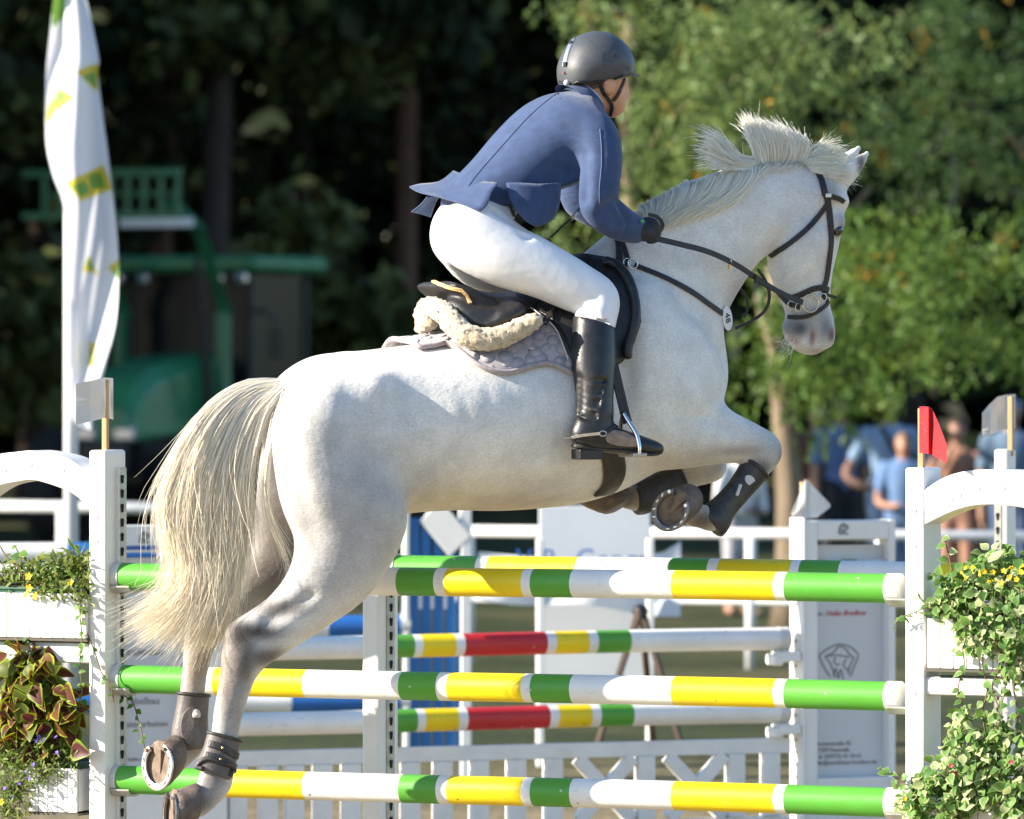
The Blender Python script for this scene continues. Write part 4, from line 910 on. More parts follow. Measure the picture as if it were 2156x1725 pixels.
def flower(P, px, py, off, r, m, parent, n=5, ctr=None):
    c = P.M(px, py, off); nrm = (P.L + UP*.3 + rv(.35)).normalized(); a = nrm.orthogonal().normalized(); b = nrm.cross(a); v = [c]; f = []
    k = n*4
    for i in range(k):
        t = 2*math.pi*i/k; rr = r*(.62+.38*abs(math.cos(t*n/2))); v.append(c + (a*math.cos(t)+b*math.sin(t))*rr + nrm*r*.25)
    for i in range(k): f.append((0, 1+i, 1+(i+1) % k))
    v2 = v + [p - nrm*.002 for p in v]; f2 = f + [(k+1, k+2+(i+1) % k, k+2+i) for i in range(k)] + [(1+i, k+2+i, k+2+(i+1) % k, 1+(i+1) % k) for i in range(k)]
    return MB().add(v2, f2).build('flower', m, parent)
# left box: fine foliage, yellow flowers, trailing ivy
LB = bush('bidens_plant', 'fine-leaved plant with yellow flowers in the upper left plant box', 'plants in the boxes', FP, [(20,1215,60,26,.03,2),(80,1205,60,28,.03,3),(130,1200,50,34,.03,4),(165,1195,26,44,.03,3),(110,1240,40,22,.075,2),(175,1250,16,40,.075,1.5)], FIN_L, 200, 900, .030, M_STEM, FP.M(90, 1247, .0), 1.2, .0)
for x, y in ((60,1214),(62,1238),(56,1252),(75,1255),(149,1228)): flower(FP, x, y, .10, .013, M_YF, LB)
trail(LB, FP, [(172,1240,.09),(168,1290,.095),(172,1340,.095),(168,1400,.095),(172,1450,.09),(165,1490,.09)], VAR_L[:3], .024, 17, M_STEM)
trail(LB, FP, [(182,1330,.09),(200,1375,.085),(215,1420,.085),(232,1440,.085),(240,1480,.08)], VAR_L[2:3], .020, 7, M_STEMB)
trail(LB, FP, [(30,1215,.05),(45,1185,.05),(32,1150,.05)], VAR_L[:3], .030, 7, M_STEM)
trail(LB, FP, [(0,1150,.05),(20,1180,.05),(60,1215,.05)], FIN_L, .03, 4, M_STEMB)
trail(LB, FP, [(55,1345,.09),(62,1365,.09),(70,1400,.09)], VAR_L[1:3], .022, 5, M_STEM)
bush('coleus_plant', 'maroon and lime coleus with large frilled leaves below the left box', 'plants in the boxes', FP, [(30,1400,40,40,.05,2),(80,1400,40,50,.06,3),(30,1480,45,60,.06,4),(90,1480,50,55,.07,4),(140,1500,34,45,.06,3),(60,1540,60,40,.05,3),(130,1560,30,35,.05,2)], COL_L, 250, 120, .066, M_STEM, FP.M(80, 1600, .0), 1.0, .35)
LO = bush('lobelia_plant', 'fine trailing plant with tiny violet flowers over the low left box', 'plants in the boxes', FP, [(30,1590,50,34,.08,3),(90,1585,50,28,.08,3),(30,1650,40,45,.10,4),(90,1625,40,30,.10,2),(140,1590,28,24,.07,2),(20,1700,40,30,.10,3)], FIN_L, 160, 900, .022, M_STEM, FP.M(80, 1616, .0), 1.0, .2)
for x, y in ((82,1552),(96,1556),(88,1562),(76,1560),(118,1552),(120,1585),(70,1610),(40,1650),(55,1625),(25,1680),(52,1700),(10,1660),(60,1640)): flower(FP, x, y, .13, .0075, M_VF, LO, 5)
flower(FP, 3, 1690, .13, .012, M_YF, LO)
trail(LO, FP, [(262,1465,-.02),(280,1480,-.01),(292,1520,.0),(300,1550,.01),(305,1585,.01)], VAR_L[2:3], .022, 10, M_STEMB)
# right box: variegated trailing plants
RB = bush('trailing_plant', 'variegated cream and green plant with small yellow flowers in the upper right box', 'plants in the boxes', FP, [(2010,1250,50,40,.06,2),(2060,1240,60,60,.07,4),(2120,1230,50,60,.07,4),(2060,1320,50,45,.10,4),(2130,1330,40,60,.10,4),(1985,1280,40,22,.07,1.5),(2100,1180,50,26,.05,2),(2140,1400,26,40,.10,1.5)], VAR_L, 290, 700, .029, M_STEM, FP.M(2080, 1302, .0), 1.0, .25)
for x, y in ((2072,1203),(2090,1205),(2113,1202),(2108,1228),(2125,1215),(2140,1220),(2150,1205),(2130,1195)): flower(FP, x, y, .15, .009, M_YF, RB)
trail(RB, FP, [(1990,1285,.09),(1950,1280,.10),(1925,1290,.10),(1900,1300,.10),(1882,1315,.10)], FIN_L+VAR_L[2:3], .022, 16, M_STEM)
trail(RB, FP, [(1960,1285,.09),(1940,1262,.09),(1932,1252,.09)], FIN_L, .018, 8, M_STEM)
trail(RB, FP, [(2010,1230,.06),(2000,1180,.06),(1992,1145,.06),(1988,1128,.06)], VAR_L, .026, 7, M_STEMB)
for x0, sw in ((2022, 8), (2075, -6), (2095, 10), (2112, -8), (2138, 6)):
    trail(RB, FP, [(x0,1340,.11),(x0+sw,1400,.115),(x0-sw*.6,1450,.11),(x0+sw,1500,.11),(x0,1545,.11)], VAR_L[:3], .028, 13, M_STEMB)
bush('trailing_plant', 'dense variegated plant spilling over the bottom right corner', 'plants in the boxes', FP, [(2020,1520,26,30,.08,1.0),(2100,1540,50,40,.09,2),(2040,1590,50,40,.10,3),(2110,1610,60,45,.10,4),(1990,1640,50,36,.11,3),(2060,1660,60,40,.12,4),(2130,1680,40,40,.12,3),(1930,1690,40,30,.12,2.5),(1990,1705,50,28,.13,3),(1950,1650,24,20,.1,1)], VAR_L, 295, 950, .031, M_STEM, FP.M(2060, 1690, .0), 1.0, .2)
e_ = [o for o in bpy.data.objects if o.get('label', '').startswith('dense variegated')][0]
trail(e_, FP, [(1960,1680,.11),(1920,1660,.12),(1890,1640,.12),(1862,1625,.12),(1848,1618,.12)], VAR_L[:3], .024, 12, M_STEMB)
trail(e_, FP, [(1930,1710,.12),(1900,1690,.12),(1880,1700,.12)], VAR_L[:3], .026, 8, M_STEM)
for x, y in ((2012,1628),(2003,1612),(2130,1605)): flower(FP, x, y, .16, .008, M_RF, e_)
for x, y in ((1921,1700),(1905,1682)): flower(FP, x, y, .16, .008, M_YF, e_)
# ================================================================ the grey horse
HP = Plane(1060, 20.0, 25.0); HM = HP.M; HL = HP.L; HH = HP.H
PXM = 20.0/F                                    # metres per picture unit at the horse
def st(rows, off=0.0):
    out = []
    for r in rows:
        px, py, b, a = r[:4]; o = r[4] if len(r) > 4 else off
        out.append((HM(px, py, o), b*PXM, a))
    return out
B = Body((-1.35, 18.85, 0.28), (1.35, 21.15, 2.85), 0.0105)
B.chain(st([(702,900,146,.255),(750,905,160,.275),(800,910,172,.285),(880,902,174,.295),(960,893,180,.305),(1040,885,190,.305),(1120,868,203,.30),(1200,835,225,.28),(1280,800,222,.255),(1350,778,194,.225)]), HL, k=.03)
B.chain(st([(598,838,28,.05),(640,838,58,.11),(700,850,98,.19)]), HL, k=.05)
B.chain(st([(1300,690,170,.15),(1390,600,160,.125),(1450,535,140,.105),(1530,470,112,.088),(1610,432,92,.076),(1680,412,72,.075)]), HL, k=.07)
B.chain(st([(1727,392,50,.085),(1712,440,66,.10),(1694,500,76,.105),(1686,550,72,.10),(1692,600,59,.08),(1700,650,49,.063),(1705,684,54,.064),(1706,700,48,.060)]), HL, k=.025)
B.chain(st([(1712,405,30,.112),(1755,425,18,.10)]), HL, k=.03)
# shoulder and fore legs
B.chain(st([(1330,720,120,.07),(1390,810,125,.085),(1415,900,84,.085),(1490,914,66,.07),(1560,928,47,.055),(1606,946,40,.05)], .15), HL, k=.07)
B.chain(st([(1606,955,40,.047),(1592,986,29,.036),(1564,1024,22,.028),(1530,1062,21,.027),(1504,1090,28,.034),(1478,1088,24,.032),(1452,1080,26,.034)], .16), HL, k=.02)
B.chain(st([(1340,860,90,.08),(1420,945,50,.06),(1495,978,35,.045)], -.15), HL, k=.05)
B.chain(st([(1495,982,34,.045),(1440,1005,28,.03),(1390,1030,26,.028),(1345,1050,26,.033),(1312,1046,22,.03)], -.15), HL, k=.02)
# hind legs
B.chain(st([(700,930,130,.11,.15),(715,1020,130,.125,.17),(733,1105,118,.115,.18),(708,1190,94,.095,.18),(655,1258,70,.07,.17),(592,1313,57,.055,.16),(538,1356,50,.05,.15),(514,1382,44,.045,.15)]), HL, k=.07)
B.chain(st([(509,1386,42,.044),(496,1440,35,.036),(483,1490,31,.033),(473,1545,28,.03),(461,1600,28,.03),(455,1640,36,.036),(440,1668,30,.033),(415,1694,28,.032)], .15), HL, k=.025)
B.chain(st([(560,1300,24,.03),(512,1325,24,.03),(492,1338,20,.027)], .15), HL, k=.03)
B.chain(st([(650,1000,110,.11),(630,1110,100,.1),(592,1190,78,.08),(522,1252,57,.055),(455,1302,43,.045),(430,1330,38,.04)], -.16), HL, k=.06)
B.chain(st([(420,1355,33,.038),(411,1410,27,.03),(405,1460,26,.029),(402,1520,27,.03),(400,1558,33,.036),(386,1584,27,.032),(366,1602,27,.033)], -.16), HL, k=.02)
# head details
B.chain(st([(1742,702,17,.03,.035),(1744,722,10,.02,.03)]), HL, k=.02)
B.chain(st([(1668,692,22,.04),(1682,722,14,.035),(1712,732,12,.035)]), HL, k=.015)
B.chain(st([(1762,470,17,.03,.078)]), HL, k=.03)
B.chain(st([(1772,388,16,.02,.055),(1790,362,20,.02,.06),(1810,340,14,.014,.06),(1830,319,4,.005,.06)]), HL, k=.012)
B.chain(st([(1750,380,16,.02,-.055),(1772,350,20,.02,-.06),(1796,325,12,.013,-.06),(1812,308,4,.005,-.06)]), HL, k=.012)
ax = (tuple(HH), tuple(HL), (0, 0, 1))
def hb(px, py, off, amp, sx, sy=None, sz=None): B.bump(HM(px, py, off), amp, sx, sy, sz, ax)
# muscles, bones and hollows
hb(800, 790, .25, 0.0240, .05, .05, .045)      # point of hip
hb(770, 930, .27, -0.0180, .05, .06, .10)      # hollow in front of the thigh
hb(905, 960, .29, -0.0210, .05, .05, .11)      # flank hollow
hb(700, 870, .24, 0.0180, .08, .06, .08)
hb(640, 1000, .22, 0.0180, .06, .05, .12)      # hamstring
hb(830, 1090, .26, 0.0240, .06, .05, .06)      # stifle
hb(1440, 830, .22, 0.0210, .05, .05, .06)      # point of shoulder
hb(1380, 720, .24, 0.0150, .05, .05, .13)
hb(1310, 780, .26, -0.0180, .03, .05, .14)     # behind the shoulder
hb(1420, 930, .24, 0.0150, .06, .04, .05)
hb(1650, 480, .10, 0.0150, .05, .03, .06)      # cheek
hb(1715, 590, .09, -0.0120, .03, .03, .05)
hb(1730, 470, .10, -0.0090, .02, .02, .02)
hb(860, 860, .28, -.010, .06, .05, .05)      # loin hollow
hb(640, 900, .20, .012, .05, .06, .07)       # point of buttock
hb(740, 850, .27, -.009, .03, .05, .06)
hb(1180, 990, .28, .008, .10, .05, .03)
for i_ in range(5): hb(985+i_*48, 930+8*i_, .30, -.0035, .012, .05, .10)   # ribs
B.groove([HM(1735,452,.11), HM(1690,470,.115), HM(1645,510,.11), HM(1608,552,.09)], .009, .014)   # jowl against neck
B.groove([HM(1420,500,.10), HM(1480,560,.11), HM(1545,610,.09)], .003, .03)
B.groove([HM(1715,745,.05), HM(1713,720,.055), HM(1706,695,.06), HM(1700,672,.062)], .009, .008)
B.groove([HM(600,900,.20), HM(612,980,.22), HM(640,1070,.26), HM(650,1150,.27)], .005, .025)
B.groove([HM(560,1310,.20), HM(600,1290,.21), HM(660,1250,.23)], .005, .014)
B.groove([HM(1420,870,.24), HM(1480,880,.23), HM(1550,905,.21)], .0035, .014)
B.bump(HM(1755,704,.07), -.020, .010, .012, .014)
B.bump(HM(1668,698,.05), .008, .014); B.bump(HM(1690,672,.06), -.006, .012)
B.bump(HM(1738,560,.08), -.007, .016, .016, .05); B.bump(HM(1715,545,.105), .006, .012, .012, .05); B.bump(HM(1758,478,.10), .006, .010); B.groove([HM(1440,640,.16), HM(1500,700,.15), HM(1530,760,.12)], .005, .03)                                     # nostril
HV, HQ = B.surface(2)
del B
horse = empty('horse', HM(1000, 1070), 'dappled grey horse mid-jump above the green, yellow and white poles', 'horse')
# ---- coat colour
def coat_material():
    m, nt, p = nodes_of('grey_coat'); N = nt.nodes.new; Lk = nt.links.new
    setp(p, rough=.55, sheen=.25, sheenr=.4, spec=.35)
    at = N('ShaderNodeVertexColor'); at.layer_name = 'Col'
    tc = N('ShaderNodeTexCoord')
    # dapples
    n1 = N('ShaderNodeTexNoise'); n1.inputs['Scale'].default_value = 15; n1.inputs['Detail'].default_value = 3; Lk(tc.outputs['Object'], n1.inputs['Vector'])
    r1 = N('ShaderNodeMapRange'); r1.inputs[1].default_value = .35; r1.inputs[2].default_value = .65; r1.inputs[3].default_value = .90; r1.inputs[4].default_value = 1.05; Lk(n1.outputs[0], r1.inputs[0])
    n2 = N('ShaderNodeTexNoise'); n2.inputs['Scale'].default_value = 150; n2.inputs['Detail'].default_value = 3; Lk(tc.outputs['Object'], n2.inputs['Vector'])
    r2 = N('ShaderNodeMapRange'); r2.inputs[1].default_value = .3; r2.inputs[2].default_value = .7; r2.inputs[3].default_value = .88; r2.inputs[4].default_value = 1.07; Lk(n2.outputs[0], r2.inputs[0])
    mu = N('ShaderNodeMath'); mu.operation = 'MULTIPLY'; Lk(r1.outputs[0], mu.inputs[0]); Lk(r2.outputs[0], mu.inputs[1])
    # flea-bitten specks
    vo = N('ShaderNodeTexVoronoi'); vo.inputs['Scale'].default_value = 85; vo.feature = 'F1'; Lk(tc.outputs['Object'], vo.inputs['Vector'])
    n3 = N('ShaderNodeTexNoise'); n3.inputs['Scale'].default_value = 9; Lk(tc.outputs['Object'], n3.inputs['Vector'])
    th = N('ShaderNodeMapRange'); th.inputs[1].default_value = .42; th.inputs[2].default_value = .75; th.inputs[3].default_value = .02; th.inputs[4].default_value = .22; Lk(n3.outputs[0], th.inputs[0])
    ls = N('ShaderNodeMath'); ls.operation = 'LESS_THAN'; Lk(vo.outputs['Distance'], ls.inputs[0]); Lk(th.outputs[0], ls.inputs[1])
    mph = N('ShaderNodeMapping'); mph.inputs['Rotation'].default_value = (0, math.radians(30), math.radians(-25)); mph.inputs['Scale'].default_value = (35, 190, 190); Lk(tc.outputs['Object'], mph.inputs[0])
    nh = N('ShaderNodeTexNoise'); nh.inputs['Scale'].default_value = 1; nh.inputs['Detail'].default_value = 4; nh.inputs['Distortion'].default_value = .8; Lk(mph.outputs[0], nh.inputs['Vector'])
    rh = N('ShaderNodeMapRange'); rh.inputs[1].default_value = .3; rh.inputs[2].default_value = .7; rh.inputs[3].default_value = .90; rh.inputs[4].default_value = 1.05; Lk(nh.outputs[0], rh.inputs[0])
    mu2 = N('ShaderNodeMath'); mu2.operation = 'MULTIPLY'; Lk(mu.outputs[0], mu2.inputs[0]); Lk(rh.outputs[0], mu2.inputs[1]); mu = mu2
    sc = N('ShaderNodeVectorMath'); sc.operation = 'SCALE'; Lk(at.outputs[0], sc.inputs[0]); Lk(mu.outputs[0], sc.inputs['Scale'])
    sp = N('ShaderNodeMath'); sp.operation = 'MULTIPLY'; sp.inputs[1].default_value = .42; Lk(ls.outputs[0], sp.inputs[0])
    mx = N('ShaderNodeMix'); mx.data_type = 'RGBA'; Lk(sp.outputs[0], mx.inputs[0]); Lk(sc.outputs[0], mx.inputs[6]); mx.inputs[7].default_value = (.16, .13, .12, 1)
    Lk(mx.outputs[2], p.inputs['Base Color'])
    # hair relief: stretched along the body
    mp = N('ShaderNodeMapping'); mp.inputs['Rotation'].default_value = (0, math.radians(18), math.radians(-25)); mp.inputs['Scale'].default_value = (60, 300, 300); Lk(tc.outputs['Object'], mp.inputs[0])
    n4 = N('ShaderNodeTexNoise'); n4.inputs['Scale'].default_value = 1; n4.inputs['Detail'].default_value = 3; Lk(mp.outputs[0], n4.inputs['Vector'])
    b = N('ShaderNodeBump'); b.inputs['Strength'].default_value = .35; b.inputs['Distance'].default_value = .003; Lk(n4.outputs[0], b.inputs['Height'])
    n5 = N('ShaderNodeTexNoise'); n5.inputs['Scale'].default_value = 26; n5.inputs['Detail'].default_value = 2; Lk(tc.outputs['Object'], n5.inputs['Vector'])
    b2 = N('ShaderNodeBump'); b2.inputs['Strength'].default_value = .22; b2.inputs['Distance'].default_value = .012; Lk(n5.outputs[0], b2.inputs['Height']); Lk(b.outputs[0], b2.inputs['Normal'])
    Lk(b2.outputs[0], p.inputs['Normal'])
    return m
M_COAT = coat_material()
def coat_colours(V):
    c = np.tile(np.array([.76, .735, .69]), (len(V), 1))
    H = np.array(HH); L = np.array(HL)
    def blend(px, py, off, col, s, amt, so=None, sz=None):
        p = np.array(HM(px, py, off)); r = V-p; u = r @ H; w = r @ L; z = r[:, 2]
        dark = max(col) < .17; k = 1.55 if dark else 1.35; q = (u/s/k)**2 + (w/(so or s)/k/1.3)**2 + (z/(sz or s)/k)**2
        g = min(1, amt*1.25)*np.exp(-(.5*q)**1.3 if dark else -.5*q)
        c[:] = c*(1-g[:, None]) + np.array(col)*g[:, None]
    gr = (.27, .26, .27); dk = (.022, .018, .016); md = (.10, .08, .07); wm = (.42, .34, .26)
    blend(690,1050,.2,gr,.12,.34,.3,.13); blend(760,1120,.2,gr,.10,.34,.2,.10); blend(640,1190,.2,gr,.07,.4,.2); blend(630,930,.2,gr,.05,.25,.2,.09); blend(575,1110,-.14,(.10,.08,.065),.05,.8,.05,.08)
    blend(900,1030,.25,(.34,.31,.28),.08,.35,.2,.05); blend(560,1225,-.16,(.14,.11,.09),.07,.65,.06,.05); blend(740,960,.25,gr,.07,.15,.2,.09); blend(820,1150,.22,gr,.06,.2,.2,.05)
    blend(490,1345,.15,dk,.022,1.0,.07,.030); blend(530,1330,.17,dk,.045,.85,.06,.014); blend(505,1405,.17,dk,.018,.85,.05,.035); blend(560,1385,.19,md,.04,.75,.06,.016); blend(590,1280,.2,md,.04,.6,.06,.014)
    blend(468,1430,.15,(.24,.20,.17),.020,.8,.1,.09); blend(500,1490,.17,(.34,.30,.27),.02,.6,.08,.06)
    blend(432,1318,-.16,dk,.030,1.0,.08,.035); blend(455,1275,-.16,md,.035,.85,.08,.03); blend(412,1400,-.16,(.36,.29,.23),.05,.75,.1,.08)
    blend(400,1560,-.16,(.28,.22,.18),.05,.8,.1,.05); blend(440,1640,.15,(.16,.14,.135),.022,.85,.1,.018); blend(455,1665,.17,(.44,.41,.38),.02,.5,.1,.02); blend(415,1690,.15,(.17,.15,.14),.03,.8,.1,.025)
    blend(1646,965,.16,dk,.018,.95,.1,.030); blend(1590,985,.16,md,.022,.85,.1,.016); blend(1555,950,.2,(.26,.21,.18),.06,.6,.08,.010); blend(1620,940,.2,(.42,.39,.37),.04,.5,.08,.03)
    blend(1450,965,.22,(.40,.33,.26),.10,.45,.1,.03); blend(1100,1065,.15,(.52,.42,.30),.22,.5,.3,.03)
    blend(1350,1045,-.15,wm,.05,.7,.1,.04); blend(1300,1045,-.15,(.12,.07,.045),.03,.9,.1,.03); blend(1470,1095,.16,(.14,.10,.08),.03,.8,.1,.02); blend(1450,1000,-.15,wm,.05,.7,.08,.03)
    # muzzle: grey skin with pink lips
    blend(1705,665,.06,(.30,.29,.29),.035,.6,.05,.022); blend(1686,692,.06,(.065,.062,.075),.020,1.0,.03,.014); blend(1738,690,.06,(.20,.20,.22),.018,.75,.05,.030); blend(1662,684,.05,(.26,.24,.24),.012,.8,.06,.018)
    blend(1674,718,.04,(.46,.27,.23),.010,.7,.05,.006); blend(1712,712,.055,(.20,.07,.08),.005,.9,.03,.014); blend(1722,740,.03,(.40,.28,.22),.016,.6,.06,.006)
    blend(1757,705,.075,(.13,.035,.04),.007,1.0,.02,.012)
    blend(1768,486,.09,(.03,.027,.027),.010,1.0,.02,.011); blend(1766,462,.085,(.30,.29,.31),.014,.7,.03,.012)
    blend(1745,402,.09,(.24,.21,.20),.020,.65,.03,.022); blend(1813,345,.075,(.16,.14,.135),.008,.9,.012,.022)
    blend(562,900,-.03,(.015,.012,.012),.025,1.0,.035,.05); blend(555,850,-.02,(.015,.012,.012),.018,1.0,.03,.03); blend(575,1000,-.05,(.05,.04,.035),.025,.9,.035,.08)
    blend(1330,800,.25,(.42,.36,.30),.02,.45,.1,.10); blend(1560,620,.05,(.36,.33,.31),.03,.4,.08,.05); blend(1690,480,.1,(.50,.48,.47),.05,.3,.05,.05)
    return c
horse_body = np_mesh('body', HV, HQ, M_COAT, horse, True)
color_attr(horse_body, coat_colours(HV))
HTREE = bvh(HV, HQ); CAMP = Vector((0, 0, CAMZ))
def on_horse(px, py, lift=.004):
    """point on the near side of the horse seen at a picture point, and its normal"""
    d = (W(px, py, 20.0)-CAMP).normalized(); h = HTREE.ray_cast(CAMP, d)
    if h[0] is None:
        p, n, _, _ = HTREE.find_nearest(HM(px, py, .12)); return p + n*lift, n
    return h[0] + h[1]*lift, h[1]
def horse_strap(name, rows, w, t, m, parent, lift=.005, n=6):
    rows = catmull([(*r,) for r in rows], n); P = []; Nn = []
    for r in rows:
        p, nn = on_horse(r[0], r[1], lift); P.append(p); Nn.append(nn)
    for _ in range(2):
        P = [P[0]] + [(P[i-1]+P[i]*2+P[i+1])/4 for i in range(1, len(P)-1)] + [P[-1]]
        Nn = [Nn[0]] + [(Nn[i-1]+Nn[i]*2+Nn[i+1]).normalized() for i in range(1, len(Nn)-1)] + [Nn[-1]]
    return MB().strap(P, Nn, w, t).build(name, m, parent, smooth=False)

# ---- hooves with shoes
M_HOOF = mat('hoof_horn', (.115, .085, .07), .6, var=.35, scale=30, bump=.5, bscale=90, dirt=(.25, .2, .16), dirt_amt=.6, dscale=18)
M_SOLE = mat('hoof_sole', (.20, .145, .105), .85, var=.3, scale=40, bump=.8, bscale=50)
M_SHOE = mat('shoe_steel', (.62, .62, .66), .28, var=.15, scale=40, metal=1.0)
M_SHOE_D = mat('worn_shoe_steel', (.20, .19, .19), .38, var=.25, scale=40, metal=.9)
def hoof(c, nrm, toe, ln=.135, wd=.118, hgt=.075, shoe=M_SHOE, tilt=.35):
    """c = centre of sole, nrm = outward from sole, toe = direction of the toe"""
    nrm = Vector(nrm).normalized(); toe = Vector(toe); toe = (toe - nrm*toe.dot(nrm)).normalized(); sd = nrm.cross(toe)
    n = 28
    def ring(sc, up, back, wsc=1.0):
        out = []
        for i in range(n):
            th = 2*math.pi*i/n; x = math.cos(th); y = math.sin(th)
            r = 1.0 - (.10*max(0, -x)**2)
            out.append(Vector(c) + toe*(x*ln/2*sc*r - back) + sd*(y*wd/2*sc*wsc) - nrm*up)
        return out
    rings = [ring(.62, -.002+.012, 0), ring(.80, .006, 0), ring(.90, 0, 0), ring(1.0, 0, 0), ring(.97, hgt*.3, .008), ring(.90, hgt*.75, .025), ring(.84, hgt, .036), ring(.70, hgt*1.1, .042)]
    v = [p for r in rings for p in r]; f = []
    for j in range(len(rings)-1):
        for i in range(n):
            i2 = (i+1) % n; f.append((j*n+i, j*n+i2, (j+1)*n+i2, (j+1)*n+i))
    f.append(tuple((len(rings)-1)*n+i for i in range(n)))
    mb = MB(); mb.add(v, f); h = mb.build('hoof', M_HOOF, horse, smooth=True)
    # sole and frog
    s = MB(); s.add(ring(.84, .008, 0), [tuple(range(n))]); C0 = Vector(c) - nrm*.006
    s.add([C0 + toe*.028, C0 - toe*ln*.46 + sd*.024, C0 - toe*ln*.46 - sd*.024, C0 - toe*ln*.30 + nrm*.010 + sd*.014, C0 - toe*ln*.30 + nrm*.010 - sd*.014, C0 - toe*ln*.5 + nrm*.006], [(0,3,4),(0,1,3),(0,4,2),(1,5,3),(3,5,4),(4,5,2)])
    s.build('sole', M_SOLE, h)
    # U-shaped shoe
    v = []; f = []; k = 30; a0 = math.radians(150)
    for i in range(k+1):
        th = -a0 + 2*a0*i/k; x = math.cos(th); y = math.sin(th); r = 1.0 - (.10*max(0, -x)**2)
        for sc, up in ((1.0, -.001), (1.0, -.009), (.86, -.010), (.745, -.008), (.745, -.001)):
            v.append(Vector(c) + toe*(x*ln/2*sc*r) + sd*(y*wd/2*sc) - nrm*up)
    for i in range(k):
        for j in range(5):
            j2 = (j+1) % 5; f.append((i*5+j, i*5+j2, (i+1)*5+j2, (i+1)*5+j))
    f.append((0, 1, 2, 3, 4)); f.append(tuple(k*5+j for j in (4, 3, 2, 1, 0)))
    MB().add(v, f).build('horseshoe', shoe, h, smooth=False)
    nl = MB()
    for sg in (-1, 1):
        for q in (35, 60, 85, 108):
            th = math.radians(q)*sg; x = math.cos(th); y = math.sin(th)
            p = Vector(c) + toe*(x*ln/2*.87) + sd*(y*wd/2*.87) + nrm*.0105; tg = (-toe*y + sd*x*sg).normalized()
            nl.box(p, tg*.0055, nrm.cross(tg)*.0018, nrm*.0007)
        p = Vector(c) + toe*(math.cos(math.radians(138))*ln/2*.85) + sd*(math.sin(math.radians(138)*sg)*wd/2*.87) + nrm*.014
        nl.tube([p - nrm*.006, p + nrm*.006], .006, 6)
    nl_ = nl.build('nail', MATS['hoof_sole'] if shoe is M_SHOE else M_SHOE, h); nl_['kind'] = 'stuff'
    return h
hoof(HM(334,1612,-.10), (-.62,-.78,.06), (.12,0,-1), shoe=M_SHOE, ln=.155, wd=.125)
hoof(HM(362,1712,.17), (-.90,-.40,.05), (.0,0,-1), shoe=M_SHOE_D, ln=.15, wd=.125)
hoof(HM(1414,1074,.19), (-.42,-.88,.02), (-.55,.2,-.75), shoe=M_SHOE_D, ln=.145, wd=.122)
hoof(HM(1256,1036,-.16), (-.55,.25,.80), (-.9,.2,-.25), shoe=M_SHOE_D, ln=.13, wd=.115)
# ---- eye
M_EYE = mat('dark_eye', (.012, .008, .006), .06, coat=1.0)
p, n = on_horse(1766, 488, -.009)
MB().ball(p, .021, 14, 10).build('eye', M_EYE, horse, smooth=True)
